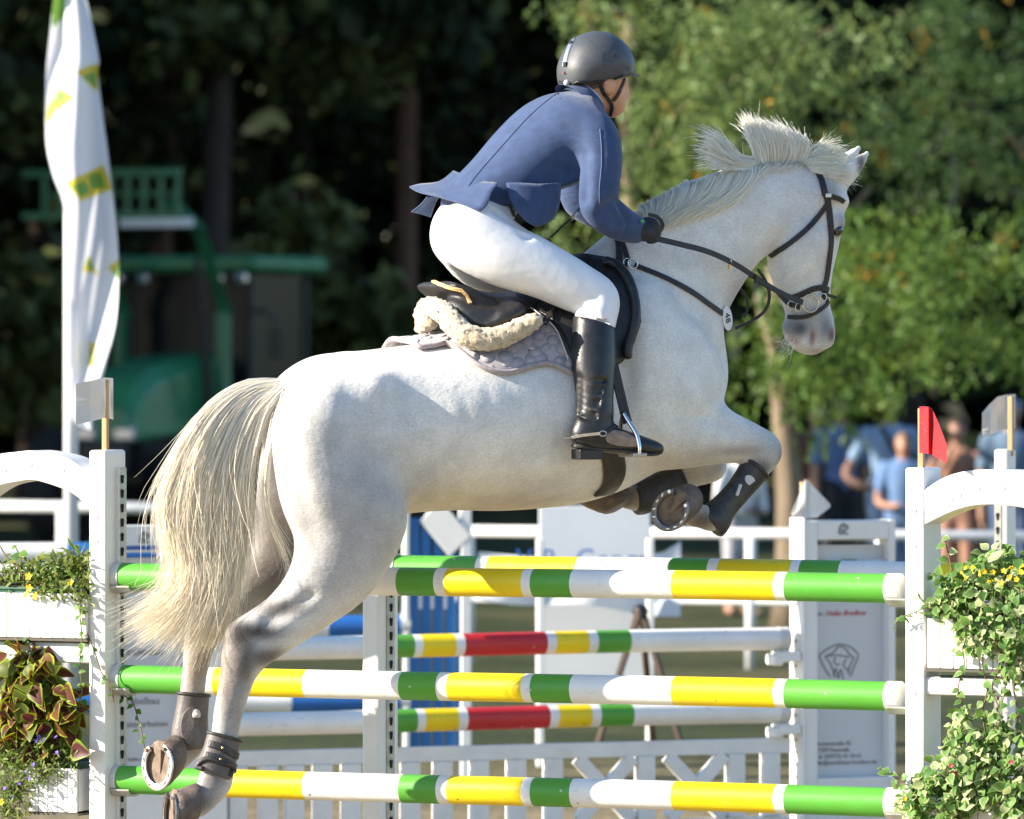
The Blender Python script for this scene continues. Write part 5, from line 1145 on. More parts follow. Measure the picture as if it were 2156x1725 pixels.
# ================================================================ mane and tail: real strands
def hair_material(name, root, tip, rough=.45):
    m, nt, p = nodes_of(name); N = nt.nodes.new; Lk = nt.links.new
    setp(p, rough=rough, spec=.4)
    at = N('ShaderNodeVertexColor'); at.layer_name = 'Col'; Lk(at.outputs[0], p.inputs['Base Color'])
    tr = N('ShaderNodeBsdfTranslucent'); Lk(at.outputs[0], tr.inputs[0])
    mx = N('ShaderNodeMixShader'); mx.inputs[0].default_value = .40
    Lk(p.outputs[0], mx.inputs[1]); Lk(tr.outputs[0], mx.inputs[2]); Lk(mx.outputs[0], nt.nodes['Material Output'].inputs[0])
    return m
M_HAIR = hair_material('horse_hair', None, None)
def strands(name, guides, n, parent, clumps=60, seg=14, rad=.0008, jit=.010, frizz=.004, c0=(.74, .70, .62), c1=(.70, .60, .42), short=.25, rng=None, root_jit=.006, rand_tip=.02, pull=(.55, .95), taper=1.6):
    """guides: list of lists of 3-D points, neighbours are interpolated; hair gathers into clumps towards the tips"""
    rng = rng or np.random.RandomState(abs(hash(name)) % 1000 if False else len(guides)*7+n % 13)
    K = seg+1; G = []
    for g in guides:
        fine = np.array(catmull([tuple(p) for p in g], 12)); d = np.r_[0, np.cumsum(np.linalg.norm(np.diff(fine, axis=0), axis=1))]
        t = np.linspace(0, d[-1], K); G.append(np.stack([np.interp(t, d, fine[:, i]) for i in range(3)], 1))
    G = np.array(G); m = len(G)
    def at(s):
        i = int(min(max(s, 0), m-1-1e-6)) if m > 1 else 0; f = s-i
        return G[i]*(1-f) + G[min(i+1, m-1)]*f
    pull_ = pull; cl = []; T = np.linspace(0, 1, K)[:, None]
    for _ in range(clumps):
        s = rng.uniform(0, m-1); w = rng.randn(3)*jit
        ph = rng.uniform(0, 6.28, 3); wave = np.sin(T*rng.uniform(5, 11)+ph)*jit*.55*T
        cl.append((s, at(s) + w*T + wave))
    cs = np.array([c[0] for c in cl]); order = np.argsort(cs); cs = cs[order]; cl = [cl[i] for i in order]
    Vs = np.zeros((n, K, 2, 3), dtype=np.float32); Cs = np.zeros((n, K, 2, 3), dtype=np.float32)
    for i in range(n):
        s = rng.uniform(0, m-1); base = at(s) + rng.randn(3)*root_jit
        j = np.argmin(np.abs(cs - s + rng.randn()*.10)); cp = cl[j][1]
        pull = (T**.8)*rng.uniform(*pull_)
        p = base*(1-pull) + cp*pull + rng.randn(3)*frizz*T + np.sin(T*rng.uniform(4, 14)+rng.uniform(0, 6.28, 3))*frizz*.6*T
        ln = 1 - short*rng.rand()**taper
        tt = np.linspace(0, ln, K)*(K-1); p = np.stack([np.interp(tt, np.arange(K), p[:, a]) for a in range(3)], 1)
        p = p + rng.randn(3)*rand_tip*(T**3)*rng.rand()
        tg = np.gradient(p, axis=0); tg /= np.linalg.norm(tg, axis=1, keepdims=True)+1e-9
        a = np.cross(tg, np.array([.3, .9, .2])); a /= np.linalg.norm(a, axis=1, keepdims=True)+1e-9; b = np.cross(tg, a)
        r = rad*rng.uniform(.6, 1.3)*(1 - .75*np.linspace(0, 1, K)**2)[:, None]
        th = rng.uniform(-1.0, 1.0) + np.linspace(0, rng.uniform(-1, 1), K)[:, None]; sd_ = (a*np.cos(th)+b*np.sin(th))*r*1.5
        Vs[i, :, 0] = p - sd_; Vs[i, :, 1] = p + sd_
        sh = rng.uniform(.85, 1.1); warm = rng.rand()
        col = (np.array(c0)*(1-T) + np.array(c1)*T)*sh; col = col*(1-.10*warm*np.array([0, .3, 1.0]))
        Cs[i] = np.clip(col[:, None, :], 0, 1)
    k0 = ((np.arange(n)*K*2)[:, None] + (np.arange(K-1)*2)[None, :]); Q = np.stack([k0, k0+1, k0+3, k0+2], -1).reshape(-1, 4)
    o = np_mesh(name, Vs.reshape(-1, 3), Q, M_HAIR, parent, True)
    color_attr(o, Cs.reshape(-1, 3)); return o
def hg(rows, off=0.0): return [HM(r[0], r[1], r[2] if len(r) > 2 else off) for r in rows]
TAILG = [
 hg([(590,812,.0),(520,810,.0),(450,846,.02),(396,906,.03),(356,985,.03),(334,1060,.03),(348,1130,.03),(374,1190,.03),(352,1240,.03),(300,1278,.03),(250,1302,.02)]),
 hg([(590,814,.0),(520,820,.02),(458,866,.04),(412,940,.05),(380,1030,.05),(370,1110,.05),(386,1190,.05),(382,1250,.05),(340,1300,.05),(275,1340,.04)]),
 hg([(590,817,.02),(528,832,.03),(476,894,.05),(440,980,.06),(422,1070,.06),(416,1160,.06),(414,1240,.06),(378,1305,.06),(320,1352,.05)]),
 hg([(590,820,.03),(538,845,.04),(498,912,.06),(472,1000,.07),(460,1090,.07),(452,1180,.07),(440,1255,.07),(414,1320,.06),(380,1368,.05)]),
 hg([(592,822,.04),(548,860,.05),(520,930,.07),(502,1020,.08),(494,1110,.08),(482,1190,.08),(462,1265,.07),(436,1325,.06),(418,1372,.05)]),
 hg([(594,824,.05),(560,868,.06),(540,938,.08),(526,1020,.08),(524,1095,.08),(508,1180,.08),(484,1245,.07),(462,1300,.06),(440,1350,.05)])]
TC0 = (.94, .90, .82); TC1 = (.96, .87, .71)
strands('tail_hair', TAILG, 5600, horse, clumps=64, seg=20, rad=.0008, jit=.014, frizz=.004, c0=TC0, c1=TC1, short=.5, root_jit=.008, rand_tip=.05, pull=(.45, .92))
strands('tail_hair', [hg([(598,830,.06),(580,890,.10),(566,960,.12),(560,1030,.12),(568,1090,.13),(588,1140,.14),(606,1180,.14),(608,1210,.14),(596,1235,.13)])], 70, horse, clumps=4, seg=16, rad=.0008, jit=.004, frizz=.004, c0=TC0, c1=TC1)
MC0 = (.97, .935, .86); MC1 = (.97, .92, .80)
# the mane lies over the near side of the neck, with two locks blown up and back
def hs(rows): return [on_horse(x, y, .004+.010*min(1, i))[0] for i, (x, y) in enumerate(rows)]
strands('mane', [hs([(1345,443),(1353,448),(1360,464),(1362,484)]), hs([(1400,416),(1406,424),(1398,452),(1382,480)]), hs([(1450,388),(1456,398),(1440,430),(1410,464),(1385,484)]), hs([(1500,362),(1506,376),(1486,410),(1446,446),(1400,480)]),
                 hs([(1550,350),(1558,366),(1540,400),(1500,432),(1440,468)]), hs([(1588,350),(1592,368),(1572,400),(1540,426),(1490,454)])], 2600, horse, clumps=60, seg=12, rad=.0009, jit=.007, frizz=.003, c0=MC0, c1=MC1, short=.3, pull=(.3, .7), rand_tip=.015)
strands('mane', [hg([(1588,342,.02),(1555,330,.03),(1528,300,.03),(1498,278,.02),(1460,266,.02)]), hg([(1586,346,.03),(1550,338,.04),(1520,314,.04),(1490,296,.03),(1458,290,.03)]),
                 hg([(1582,350,.04),(1545,346,.05),(1515,330,.05),(1488,318,.04),(1455,316,.03)]), hg([(1574,356,.05),(1538,356,.06),(1508,352,.06),(1485,350,.05),(1456,362,.05)])], 1000, horse, clumps=24, seg=12, rad=.0009, jit=.007, frizz=.003, c0=MC0, c1=MC0, short=.65, pull=(.35, .8), rand_tip=.02, taper=.8)
strands('mane', [hg([(1596,344,.03),(1588,318,.03),(1578,292,.02),(1568,265,.0),(1560,241,-.02)]), hg([(1612,343,.03),(1610,312,.04),(1600,285,.03),(1585,262,.01),(1568,244,-.01)]), hg([(1632,342,.03),(1636,308,.04),(1624,280,.03),(1604,262,.01),(1582,250,-.01)]),
                 hg([(1652,341,.03),(1660,306,.04),(1648,282,.03),(1626,266,.01),(1604,258,-.01)]), hg([(1672,340,.03),(1682,308,.04),(1672,290,.03),(1650,276,.01),(1628,268,-.01)]), hg([(1692,340,.03),(1704,312,.04),(1696,298,.03),(1676,288,.01),(1652,282,-.01)])], 2600, horse, clumps=60, seg=13, rad=.0009, jit=.006, frizz=.003, c0=MC0, c1=MC0, short=.55, pull=(.25, .65), rand_tip=.02, taper=.8)
strands('mane', [hs([(1602,350),(1596,362),(1584,378),(1566,392)]), hs([(1630,346),(1624,356),(1612,368),(1598,378)]), hs([(1660,344),(1655,353),(1645,362),(1632,370)]), hs([(1692,345),(1690,354),(1682,362),(1670,368)])], 420, horse, clumps=40, seg=8, rad=.0008, jit=.006, frizz=.003, c0=MC0, c1=MC0, short=.8, pull=(.2, .6), rand_tip=.01, taper=.7)
strands('forelock', [hg([(1688,340,.03),(1706,318,.03),(1722,304,.03),(1740,290,.02)]), hg([(1698,340,.03),(1722,322,.04),(1750,312,.03),(1775,318,.03),(1797,340,.03)]), hg([(1702,344,.04),(1730,336,.05),(1762,335,.05),(1788,348,.05),(1802,366,.05)]),
                     hg([(1706,350,.05),(1735,352,.065),(1765,362,.075),(1802,376,.08)]), hg([(1712,358,.06),(1735,368,.08),(1760,376,.09),(1792,384,.09)])], 1300, horse, clumps=32, seg=12, rad=.0008, jit=.006, frizz=.003, c0=MC0, c1=MC1, short=.6, pull=(.3, .75), rand_tip=.025, taper=.9)
strands('whiskers', [hg([(1655,700,.05),(1645,722,.07),(1630,745,.09)]), hg([(1672,728,.04),(1665,740,.05),(1655,758,.06)])], 26, horse, clumps=26, seg=6, rad=.0004, jit=.02, frizz=.01, c0=MC0, c1=MC0, root_jit=.008)
# ================================================================ tack: things that rest on the horse
M_LEATHER = mat('black_leather', (.017, .016, .017), .42, var=.3, scale=60, bump=.25, bscale=350, spec=.5, dirt=(.09, .075, .06), dirt_amt=.35, dscale=14)
M_STRAP = mat('bridle_leather', (.020, .016, .016), .5, var=.3, scale=70, bump=.3, bscale=300)
M_STEEL = mat('bright_steel', (.70, .70, .72), .18, metal=1.0)
M_BRASS = mat('brass', (.75, .55, .25), .25, metal=1.0)
# ---- drape helper: wrap sheets round the barrel
AX = [(900, 905), (1000, 890), (1100, 870), (1200, 840), (1300, 800), (1400, 770)]
def axis_pt(u):
    us = [(HM(x, y)-HP.o).dot(HH) for x, y in AX]; zs = [HM(x, y).z for x, y in AX]
    z = float(np.interp(u, us, zs)); p = HP.o + HH*u; return Vector((p.x, p.y, z))
def to_uphi(px, py):
    p, n = on_horse(px, py, 0); u = (p-HP.o).dot(HH); r = p-axis_pt(u); return u, math.atan2(r.dot(HL), r.z)
def drape(u, phi, lift):
    A = axis_pt(u); d = UP*math.cos(phi) + HL*math.sin(phi)
    h = HTREE.ray_cast(A + d*0.9, -d)
    p = h[0] if h[0] is not None else A + d*.3
    return p + d*lift
def draped_sheet(name, top, bottom, m, parent, lift=.012, thick=.008, nu=36, nv=22, far=None, liftfn=None, smooth=True, bumpfn=None):
    """top/bottom: px contours (left to right); if far is set the sheet runs over the back to phi=far instead of top"""
    tb = [to_uphi(*q) for q in catmull(bottom, 6)]; tb.sort(); ub = [t[0] for t in tb]; pb = [t[1] for t in tb]
    if far is None:
        tt = [to_uphi(*q) for q in catmull(top, 6)]; tt.sort(); ut = [t[0] for t in tt]; pt = [t[1] for t in tt]
    V = []; Fc = []; K = nu+1; J = nv+1
    P = []
    for i in range(K):
        u = ub[0] + (ub[-1]-ub[0])*i/nu; b = float(np.interp(u, ub, pb)); t = far if far is not None else float(np.interp(u, ut, pt))
        for j in range(J):
            ph = t + (b-t)*j/nv; l = lift + (liftfn(i/nu, j/nv) if liftfn else 0); P.append(drape(u, ph, l))
    P = np.array([tuple(p) for p in P]).reshape(K, J, 3)
    for _ in range(2):
        P[1:-1, 1:-1] = .5*P[1:-1, 1:-1] + .125*(P[:-2, 1:-1]+P[2:, 1:-1]+P[1:-1, :-2]+P[1:-1, 2:])
    gu = np.gradient(P, axis=0); gv = np.gradient(P, axis=1); N = np.cross(gv, gu); N /= np.linalg.norm(N, axis=2, keepdims=True)+1e-9
    out = np.array(tuple(HL))*.5 + np.array([0, 0, 1.0]); sg = np.where((N*(P-np.array([tuple(axis_pt(ub[0]+(ub[-1]-ub[0])*i/nu)) for i in range(K)])[:, None, :])).sum(2, keepdims=True) < 0, -1, 1); N *= sg
    if bumpfn: P = P + N*np.array([[bumpfn(i/nu, j/nv) for j in range(J)] for i in range(K)])[:, :, None]
    ev = np.minimum.reduce([np.arange(K)[:, None].repeat(J, 1), (K-1-np.arange(K))[:, None].repeat(J, 1), (J-1-np.arange(J))[None, :].repeat(K, 0)] + ([np.arange(J)[None, :].repeat(K, 0)] if far is None else []))
    th = thick*np.clip(ev/1.5, .45, 1)[:, :, None]
    top_s = P + N*th; bot_s = P - N*.002; V = np.concatenate([top_s.reshape(-1, 3), bot_s.reshape(-1, 3)]); nn = K*J; Q = []
    for i in range(nu):
        for j in range(nv):
            a = i*J+j; Q.append((a, a+1, a+J+1, a+J)); Q.append((nn+a, nn+a+J, nn+a+J+1, nn+a+1))
    rim = [i*J for i in range(K)] + [nu*J+j for j in range(1, J)] + [i*J+J-1 for i in range(nu-1, -1, -1)] + [j for j in range(J-2, 0, -1)]
    for a, b in zip(rim, rim[1:]+rim[:1]): Q.append((a, b, nn+b, nn+a))
    return np_mesh(name, V, np.array(Q), m, parent, smooth), P, N

# ---- quilted saddle pad
def quilt_material():
    m, nt, p = nodes_of('quilted_cotton'); N = nt.nodes.new; Lk = nt.links.new
    setp(p, rough=.85, sheen=.3)
    tc = N('ShaderNodeTexCoord'); v = N('ShaderNodeTexVoronoi'); v.inputs['Scale'].default_value = 24; v.feature = 'SMOOTH_F1'; v.inputs['Smoothness'].default_value = .12; Lk(tc.outputs['Object'], v.inputs['Vector'])
    cr = N('ShaderNodeMapRange'); cr.inputs[1].default_value = .62; cr.inputs[2].default_value = .05; Lk(v.outputs['Distance'], cr.inputs[0])
    sq = N('ShaderNodeMath'); sq.operation = 'POWER'; sq.inputs[1].default_value = .5; Lk(cr.outputs[0], sq.inputs[0])
    b = N('ShaderNodeBump'); b.inputs['Strength'].default_value = 1; b.inputs['Distance'].default_value = .022; Lk(sq.outputs[0], b.inputs['Height']); Lk(b.outputs[0], p.inputs['Normal'])
    n = N('ShaderNodeTexNoise'); n.inputs['Scale'].default_value = 150; Lk(tc.outputs['Object'], n.inputs['Vector'])
    mr = N('ShaderNodeMapRange'); mr.inputs[3].default_value = .85; mr.inputs[4].default_value = 1.1; Lk(n.outputs[0], mr.inputs[0])
    c = N('ShaderNodeVectorMath'); c.operation = 'SCALE'; c.inputs[0].default_value = (.43, .385, .40); Lk(mr.outputs[0], c.inputs['Scale']); Lk(c.outputs[0], p.inputs['Base Color'])
    return m
M_QUILT = quilt_material(); M_PIPE = mat('grey_binding', (.33, .28, .29), .8, var=.2, scale=80, sheen=.3)
pad = empty('saddle_pad', HM(1080, 780, .3), 'grey-lilac quilted saddle pad lying on the horse under the saddle', 'saddle pad')
PAD_B = [(882,712),(925,718),(960,742),(1000,772),(1035,785),(1068,789),(1110,778),(1150,770),(1185,781),(1230,800),(1290,800)]
o_pad, Pp, Np = draped_sheet('cloth', None, PAD_B, M_QUILT, pad, lift=.010, thick=.010, far=-1.0, nu=56, nv=40, liftfn=lambda a, b: .022*math.exp(-((b-.42)/.18)**2)*max(0, 1-a*2.2))
edge = [Vector(Pp[i, -1]) for i in range(Pp.shape[0])]
back = [Vector(Pp[0, j]) for j in range(Pp.shape[1])]
MB().tube([p + Vector(n)*.004 for p, n in zip(back, Np[0])][4:] + [p + Vector(n)*.004 for p, n in zip(edge, Np[:, -1])][1:], .0085, 8).build('binding', M_PIPE, pad, smooth=True)
# ---- sheepskin half pad
def wool_material():
    m, nt, p = nodes_of('sheepskin'); N = nt.nodes.new; Lk = nt.links.new
    setp(p, rough=.95, sheen=.6, sheenr=.5)
    tc = N('ShaderNodeTexCoord'); n = N('ShaderNodeTexNoise'); n.inputs['Scale'].default_value = 70; n.inputs['Detail'].default_value = 6; n.inputs['Roughness'].default_value = .7; Lk(tc.outputs['Object'], n.inputs['Vector'])
    cr = N('ShaderNodeValToRGB'); cr.color_ramp.elements[0].position = .3; cr.color_ramp.elements[0].color = (.44, .33, .20, 1); cr.color_ramp.elements[1].position = .7; cr.color_ramp.elements[1].color = (.74, .64, .48, 1)
    Lk(n.outputs[0], cr.inputs[0]); Lk(cr.outputs[0], p.inputs['Base Color'])
    b = N('ShaderNodeBump'); b.inputs['Strength'].default_value = 1; b.inputs['Distance'].default_value = .010; Lk(n.outputs[0], b.inputs['Height']); Lk(b.outputs[0], p.inputs['Normal'])
    return m
M_WOOL = wool_material()
wool = empty('sheepskin_pad', HM(1000, 690, .2), 'cream sheepskin half pad rolled out below the saddle panel', 'half pad')
WB = Body((-.42, 19.15, 1.9), (.35, 20.6, 2.45), .009)
wr = [(902,680,20,.0),(896,665,23,-.05),(900,650,22,-.01),(918,650,22,.06),(940,664,23,.12),(958,686,23,.17),(982,706,23,.21),(1018,715,23,.235),(1058,709,22,.25),(1095,691,20,.265),(1125,675,16,.275)]
WB.chain([(HM(x, y, o), b*PXM, .036) for x, y, b, o in wr], HL, k=.02)
wr2 = [(905,672,22,-.06),(890,690,16,-.10)]
WB.chain([(HM(x, y, o), b*PXM, .034) for x, y, b, o in wr2], HL, k=.02)
rs = np.random.RandomState(3)
V_, Q_ = WB.surface(1)
V_ += rs.randn(*V_.shape)*.0022
V_ += (np.sin(V_[:, [1, 2, 0]]*95) + np.sin(V_[:, [2, 0, 1]]*140+1))*.0008
np_mesh('fleece', V_, Q_, M_WOOL, wool, True)
# ---- saddle
sad = empty('saddle', HM(1120, 640, .1), 'black leather jumping saddle with tan cantle piping on the grey horse', 'saddle')
SB = Body((-.42, 19.0, 1.75), (.62, 20.75, 2.5), .009)
SB.chain([(HM(918,602), 13*PXM, .15), (HM(950,620), 24*PXM, .165), (HM(990,640), 34*PXM, .17), (HM(1040,650), 42*PXM, .16), (HM(1090,642), 44*PXM, .135), (HM(1140,618), 42*PXM, .10), (HM(1185,590), 34*PXM, .075)], HL, k=.02)
SB.chain([(HM(955,645,.10), 18*PXM, .05), (HM(1000,670,.15), 26*PXM, .05), (HM(1045,672,.18), 24*PXM, .05), (HM(1085,655,.19), 20*PXM, .05)], HL, k=.02)
SB.chain([(HM(930,620,-.10), 18*PXM, .05), (HM(980,645,-.15), 26*PXM, .05), (HM(1045,652,-.18), 24*PXM, .05)], HL, k=.02)
SB.groove([HM(945,632,.15), HM(985,654,.185), HM(1030,668,.20), HM(1075,660,.20)], .006, .012)
for k in range(9):
    pass
SB.bump(HM(1010,600,0), -.020, .10, .07, .03, ax)
V_, Q_ = SB.surface(2); np_mesh('seat', V_, Q_, M_LEATHER, sad, True); STREE = bvh(V_, Q_)
def on_saddle(px, py, lift=.003):
    h = STREE.ray_cast(CAMP, (W(px, py, 20)-CAMP).normalized())
    if h[0] is None:
        p, n, _, _ = STREE.find_nearest(HM(px, py, .16)); return p + n*lift, n
    return h[0]+h[1]*lift, h[1]
M_TAN = mat('tan_leather', (.62, .40, .17), .5, var=.15, scale=50, bump=.2, bscale=200)
tr = catmull([(912,594),(930,600),(950,606),(970,611),(983,622),(990,640)], 6); pp = [on_saddle(*r) for r in tr]
MB().strap([p for p, n in pp], [n for p, n in pp], .0062, .003).build('cantle_piping', M_TAN, sad, smooth=False)
fl_b = [(1085,655),(1110,668),(1150,690),(1180,715),(1200,760),(1230,785),(1262,782),(1300,770),(1328,730),(1343,690)]
draped_sheet('flap', [(1085,640),(1120,610),(1200,560),(1260,560),(1300,575),(1335,630),(1343,680)], fl_b, M_LEATHER, sad, lift=.030, thick=.010, nu=40, nv=22)
draped_sheet('under_flap', [(1120,668),(1160,660),(1200,640),(1250,640)], [(1120,672),(1160,700),(1195,760),(1222,800),(1250,800)], M_LEATHER, sad, lift=.022, thick=.006, nu=24, nv=16)
# padded knee roll: follows the front edge of the flap
kr = catmull([(1270,568),(1305,590),(1326,630),(1333,680),(1322,725),(1300,760)], 6)
MB().tube([on_horse(*r, .048)[0] for r in kr], [.006]+[.016]*(len(kr)-2)+[.006], 10).build('knee_roll', M_LEATHER, sad, smooth=True)
pp = catmull([(1092,672),(1105,652),(1125,633),(1150,622),(1180,622)], 6); q_ = [on_horse(x, y, .047) for x, y in pp]
MB().tube([p for p, n in q_], .0028, 6).build('welt', M_LEATHER, sad, smooth=True)
gs = catmull([(1176,640),(1172,655),(1163,675),(1152,695),(1146,706)], 5); q_ = [on_horse(x, y, .049) for x, y in gs]
bs = MB().strap([p for p, n in q_], [n for p, n in q_], .010, .002).build('billet_strap', M_STRAP, sad)
hol = MB()
for p, n in q_[2:-2:3]: hol.ball(p + n*.0025, .0022, 6, 4)
hol.build('strap_hole', M_STEEL, bs)['kind'] = 'stuff'
q_ = [on_horse(*r, .046) for r in catmull([(1085,655),(1112,664),(1145,688),(1168,712),(1180,745),(1187,770)], 5)]
MB().tube([p for p, n in q_], .0024, 6).build('flap_edge', mat('edge_trim', (.55, .5, .42), .4), sad, smooth=True)
# girth
gb = [(1276,1000),(1300,1000),(1320,985)]
gp = [on_horse(x, y, .006) for x, y in catmull([(1240,800),(1262,880),(1280,930),(1290,970),(1292,1000),(1284,1022),(1268,1038)], 5)]
MB().strap([p for p, n in gp], [n for p, n in gp], .042, .006).build('girth', mat('girth_leather', (.035, .028, .022), .45, var=.3, scale=50, bump=.3, bscale=150), sad, smooth=True)
# stirrup leather and iron
FO = .375
sl_ = [HM(1292,770,.345), HM(1306,830,.36), HM(1318,880,.375), HM(1322,890,.38)]
MB().strap([Vector(p) for p in catmull([tuple(p) for p in sl_], 5)], [HL]*16, .017, .003).build('stirrup_leather', M_STRAP, sad)
ir = MB(); arc = catmull([tuple(HM(1312,870,.38)), tuple(HM(1326,892,.40)), tuple(HM(1340,915,.42)), tuple(HM(1346,940,.43)), tuple(HM(1346,957,.43))], 5)
arc2 = catmull([tuple(HM(1312,870,.38)), tuple(HM(1308,895,.34)), tuple(HM(1312,925,.325)), tuple(HM(1318,957,.325))], 5)
iron = ir.tube(arc, .0068, 8).tube(arc2, .0068, 8).build('stirrup_iron', M_STEEL, sad, smooth=True)
MB().box((HM(1344,958,.43)+HM(1320,958,.325))/2, HH*.024, HL*.056, UP*.007).build('tread', mat('tread_alloy', (.42, .39, .35), .5, metal=.6), sad, bevel=.004)

# ---- bridle
br = empty('bridle', HM(1720, 500, .1), 'black leather bridle with loose ring bit on the grey horse', 'bridle')
horse_strap('headpiece', [(1710,350),(1722,365),(1731,385),(1738,412)], .0105, .0025, M_STRAP, br)
horse_strap('cheekpiece', [(1740,412),(1746,450),(1749,500),(1744,550),(1738,590),(1730,612)], .0105, .003, M_STRAP, br)
horse_strap('browband', [(1734,412),(1748,413),(1764,418),(1774,424)], .0085, .0025, M_STRAP, br, lift=.008)
p_, n_ = on_horse(1742, 410, .013); MB().strap([p_ - HH*.010, p_ + HH*.010], [n_, n_], .006, .001).build('brow_clip', mat('white_enamel', (.75, .75, .75), .3), br)
horse_strap('throatlash', [(1742,428),(1725,452),(1700,482),(1660,515),(1636,530),(1622,538)], .0085, .0025, M_STRAP, br)
horse_strap('noseband', [(1665,628),(1690,618),(1712,608),(1735,607),(1756,618)], .0095, .003, M_STRAP, br)
horse_strap('flash_strap', [(1662,668),(1685,668),(1710,661),(1735,645),(1752,622)], .007, .0025, M_STRAP, br, lift=.007)
p_, n_ = on_horse(1752, 622, .008)
MB().strap([p_, p_ + HH*.02 - UP*.005, p_ + HH*.045 - UP*.012], [n_]*3, .0055, .0025).build('strap_end', M_STRAP, br)
def ring(name, px, py, rpx, m, parent, tube=.003, lift=.012, sx=1.0):
    p, n = on_horse(px, py, lift); n = (Vector(n)*.3 + HL).normalized(); a = n.cross(UP).normalized(); b = a.cross(n)
    pts = [p + (a*math.cos(t)*sx + b*math.sin(t))*rpx*PXM for t in [2*math.pi*i/24 for i in range(25)]]
    return MB().tube(pts, tube, 6, False).build(name, m, parent, smooth=True)
ring('bit_ring', 1703, 637, 19, mat('bit_metal', (.62, .55, .42), .25, metal=1.0), br, .0034, .016)
ring('buckle', 1728, 625, 8, M_STEEL, br, .002, .014); ring('buckle', 1682, 646, 9, M_STEEL, br, .0018, .012, .7); ring('buckle', 1668, 640, 9, M_STEEL, br, .0018, .012, .7)
horse_strap('chin_strap', [(1640,612),(1655,630),(1668,640),(1685,645)], .009, .003, M_STRAP, br, lift=.008)
# reins run free from the bit to the glove
def free_strap(name, rows, w, m, parent, t=.0022, n=6):
    P = [HM(*r) for r in rows]; P = [Vector(p) for p in catmull([tuple(p) for p in P], n)]
    return MB().strap(P, [HL + UP*.15]*len(P), w, t).build(name, m, parent)
free_strap('rein', [(1382,503,.235),(1430,514,.225),(1490,530,.205),(1545,555,.18),(1592,585,.16),(1640,615,.14),(1690,637,.125)], .0095, M_STRAP, br)
free_strap('rein', [(1384,496,.20),(1395,475,.20),(1385,458,.20),(1366,452,.20)], .006, M_STRAP, br, t=.004)
free_strap('rein', [(1560,570,-.16),(1590,585,-.15),(1625,610,-.13)], .0085, M_STRAP, br)
p_ = [HM(*r) for r in [(1596,568,.165),(1612,592,.15),(1620,622,.14),(1612,652,.13),(1585,675,.11),(1548,692,.10)]]
MB().tube([Vector(p) for p in catmull([tuple(q) for q in p_], 6)], .0052, 8).build('martingale_strap', M_STRAP, br, smooth=True)
p_ = [HM(*r) for r in [(1552,600,.0),(1568,620,.0),(1575,645,.0),(1568,668,.02)]]
MB().tube([Vector(p) for p in catmull([tuple(q) for q in p_], 6)], .004, 8).build('martingale_strap', M_STRAP, br, smooth=True)
for rr in ((1538,556,.18),(1592,587,.165)):
    p = HM(*rr); MB().strap([p + Vector((0, 0, .014)), p - Vector((.004, 0, .016))], [HL, HL], .0035, .0055).build('keeper', M_BRASS if rr[0] < 1560 else M_STRAP, br)
for rr in ((1556,628,.02),(1548,640,.02)):
    pass
# ---- breastplate with number tag
bp = empty('breastplate', HM(1400, 590, .25), 'black breastplate strap across the horse shoulder with oval number tag', 'breastplate')
horse_strap('chest_strap', [(1335,560),(1400,586),(1455,615),(1490,640),(1518,660)], .0095, .0028, M_STRAP, bp)
horse_strap('saddle_strap', [(1225,536),(1262,556),(1295,562),(1320,560)], .0095, .0028, M_STRAP, bp, lift=.012)
horse_strap('neck_strap', [(1322,556),(1315,530),(1306,505),(1298,490)], .0085, .0028, M_STRAP, bp, lift=.012)
horse_strap('hanging_strap', [(1300,500),(1303,525),(1302,550),(1300,578)], .0115, .004, M_STRAP, bp, lift=.020)
ring('strap_ring', 1330, 560, 11, M_STEEL, bp, .0025, .014); ring('strap_ring', 1318, 557, 8, M_STEEL, bp, .002, .014)
p_, n_ = on_horse(1524, 670, .010); n_ = (Vector(n_)*.5 + HL*.5).normalized()
ax1 = (HM(1532,693,.1)-HM(1518,645,.1)).normalized(); ax1 = (ax1 - n_*ax1.dot(n_)).normalized(); ax2 = n_.cross(ax1)
ov = [p_ + ax1*math.cos(t)*.040 + ax2*math.sin(t)*.024 for t in [2*math.pi*i/32 for i in range(32)]]
tg_ = MB().extrude(ov, n_*.004).build('number_tag', mat('white_plastic', (.75, .76, .78), .35), bp, bevel=.0015)
M_INK = mat('black_ink', (.03, .03, .035), .6)
yy = -ax2 if (-ax2).dot(Vector((1, 0, .3))) > 0 else ax2
xx = yy.cross(n_)
text_mesh('number', '48', .034, M_INK, tg_, p_ + n_*.0048 - xx*.019 - yy*.012, xx, yy)

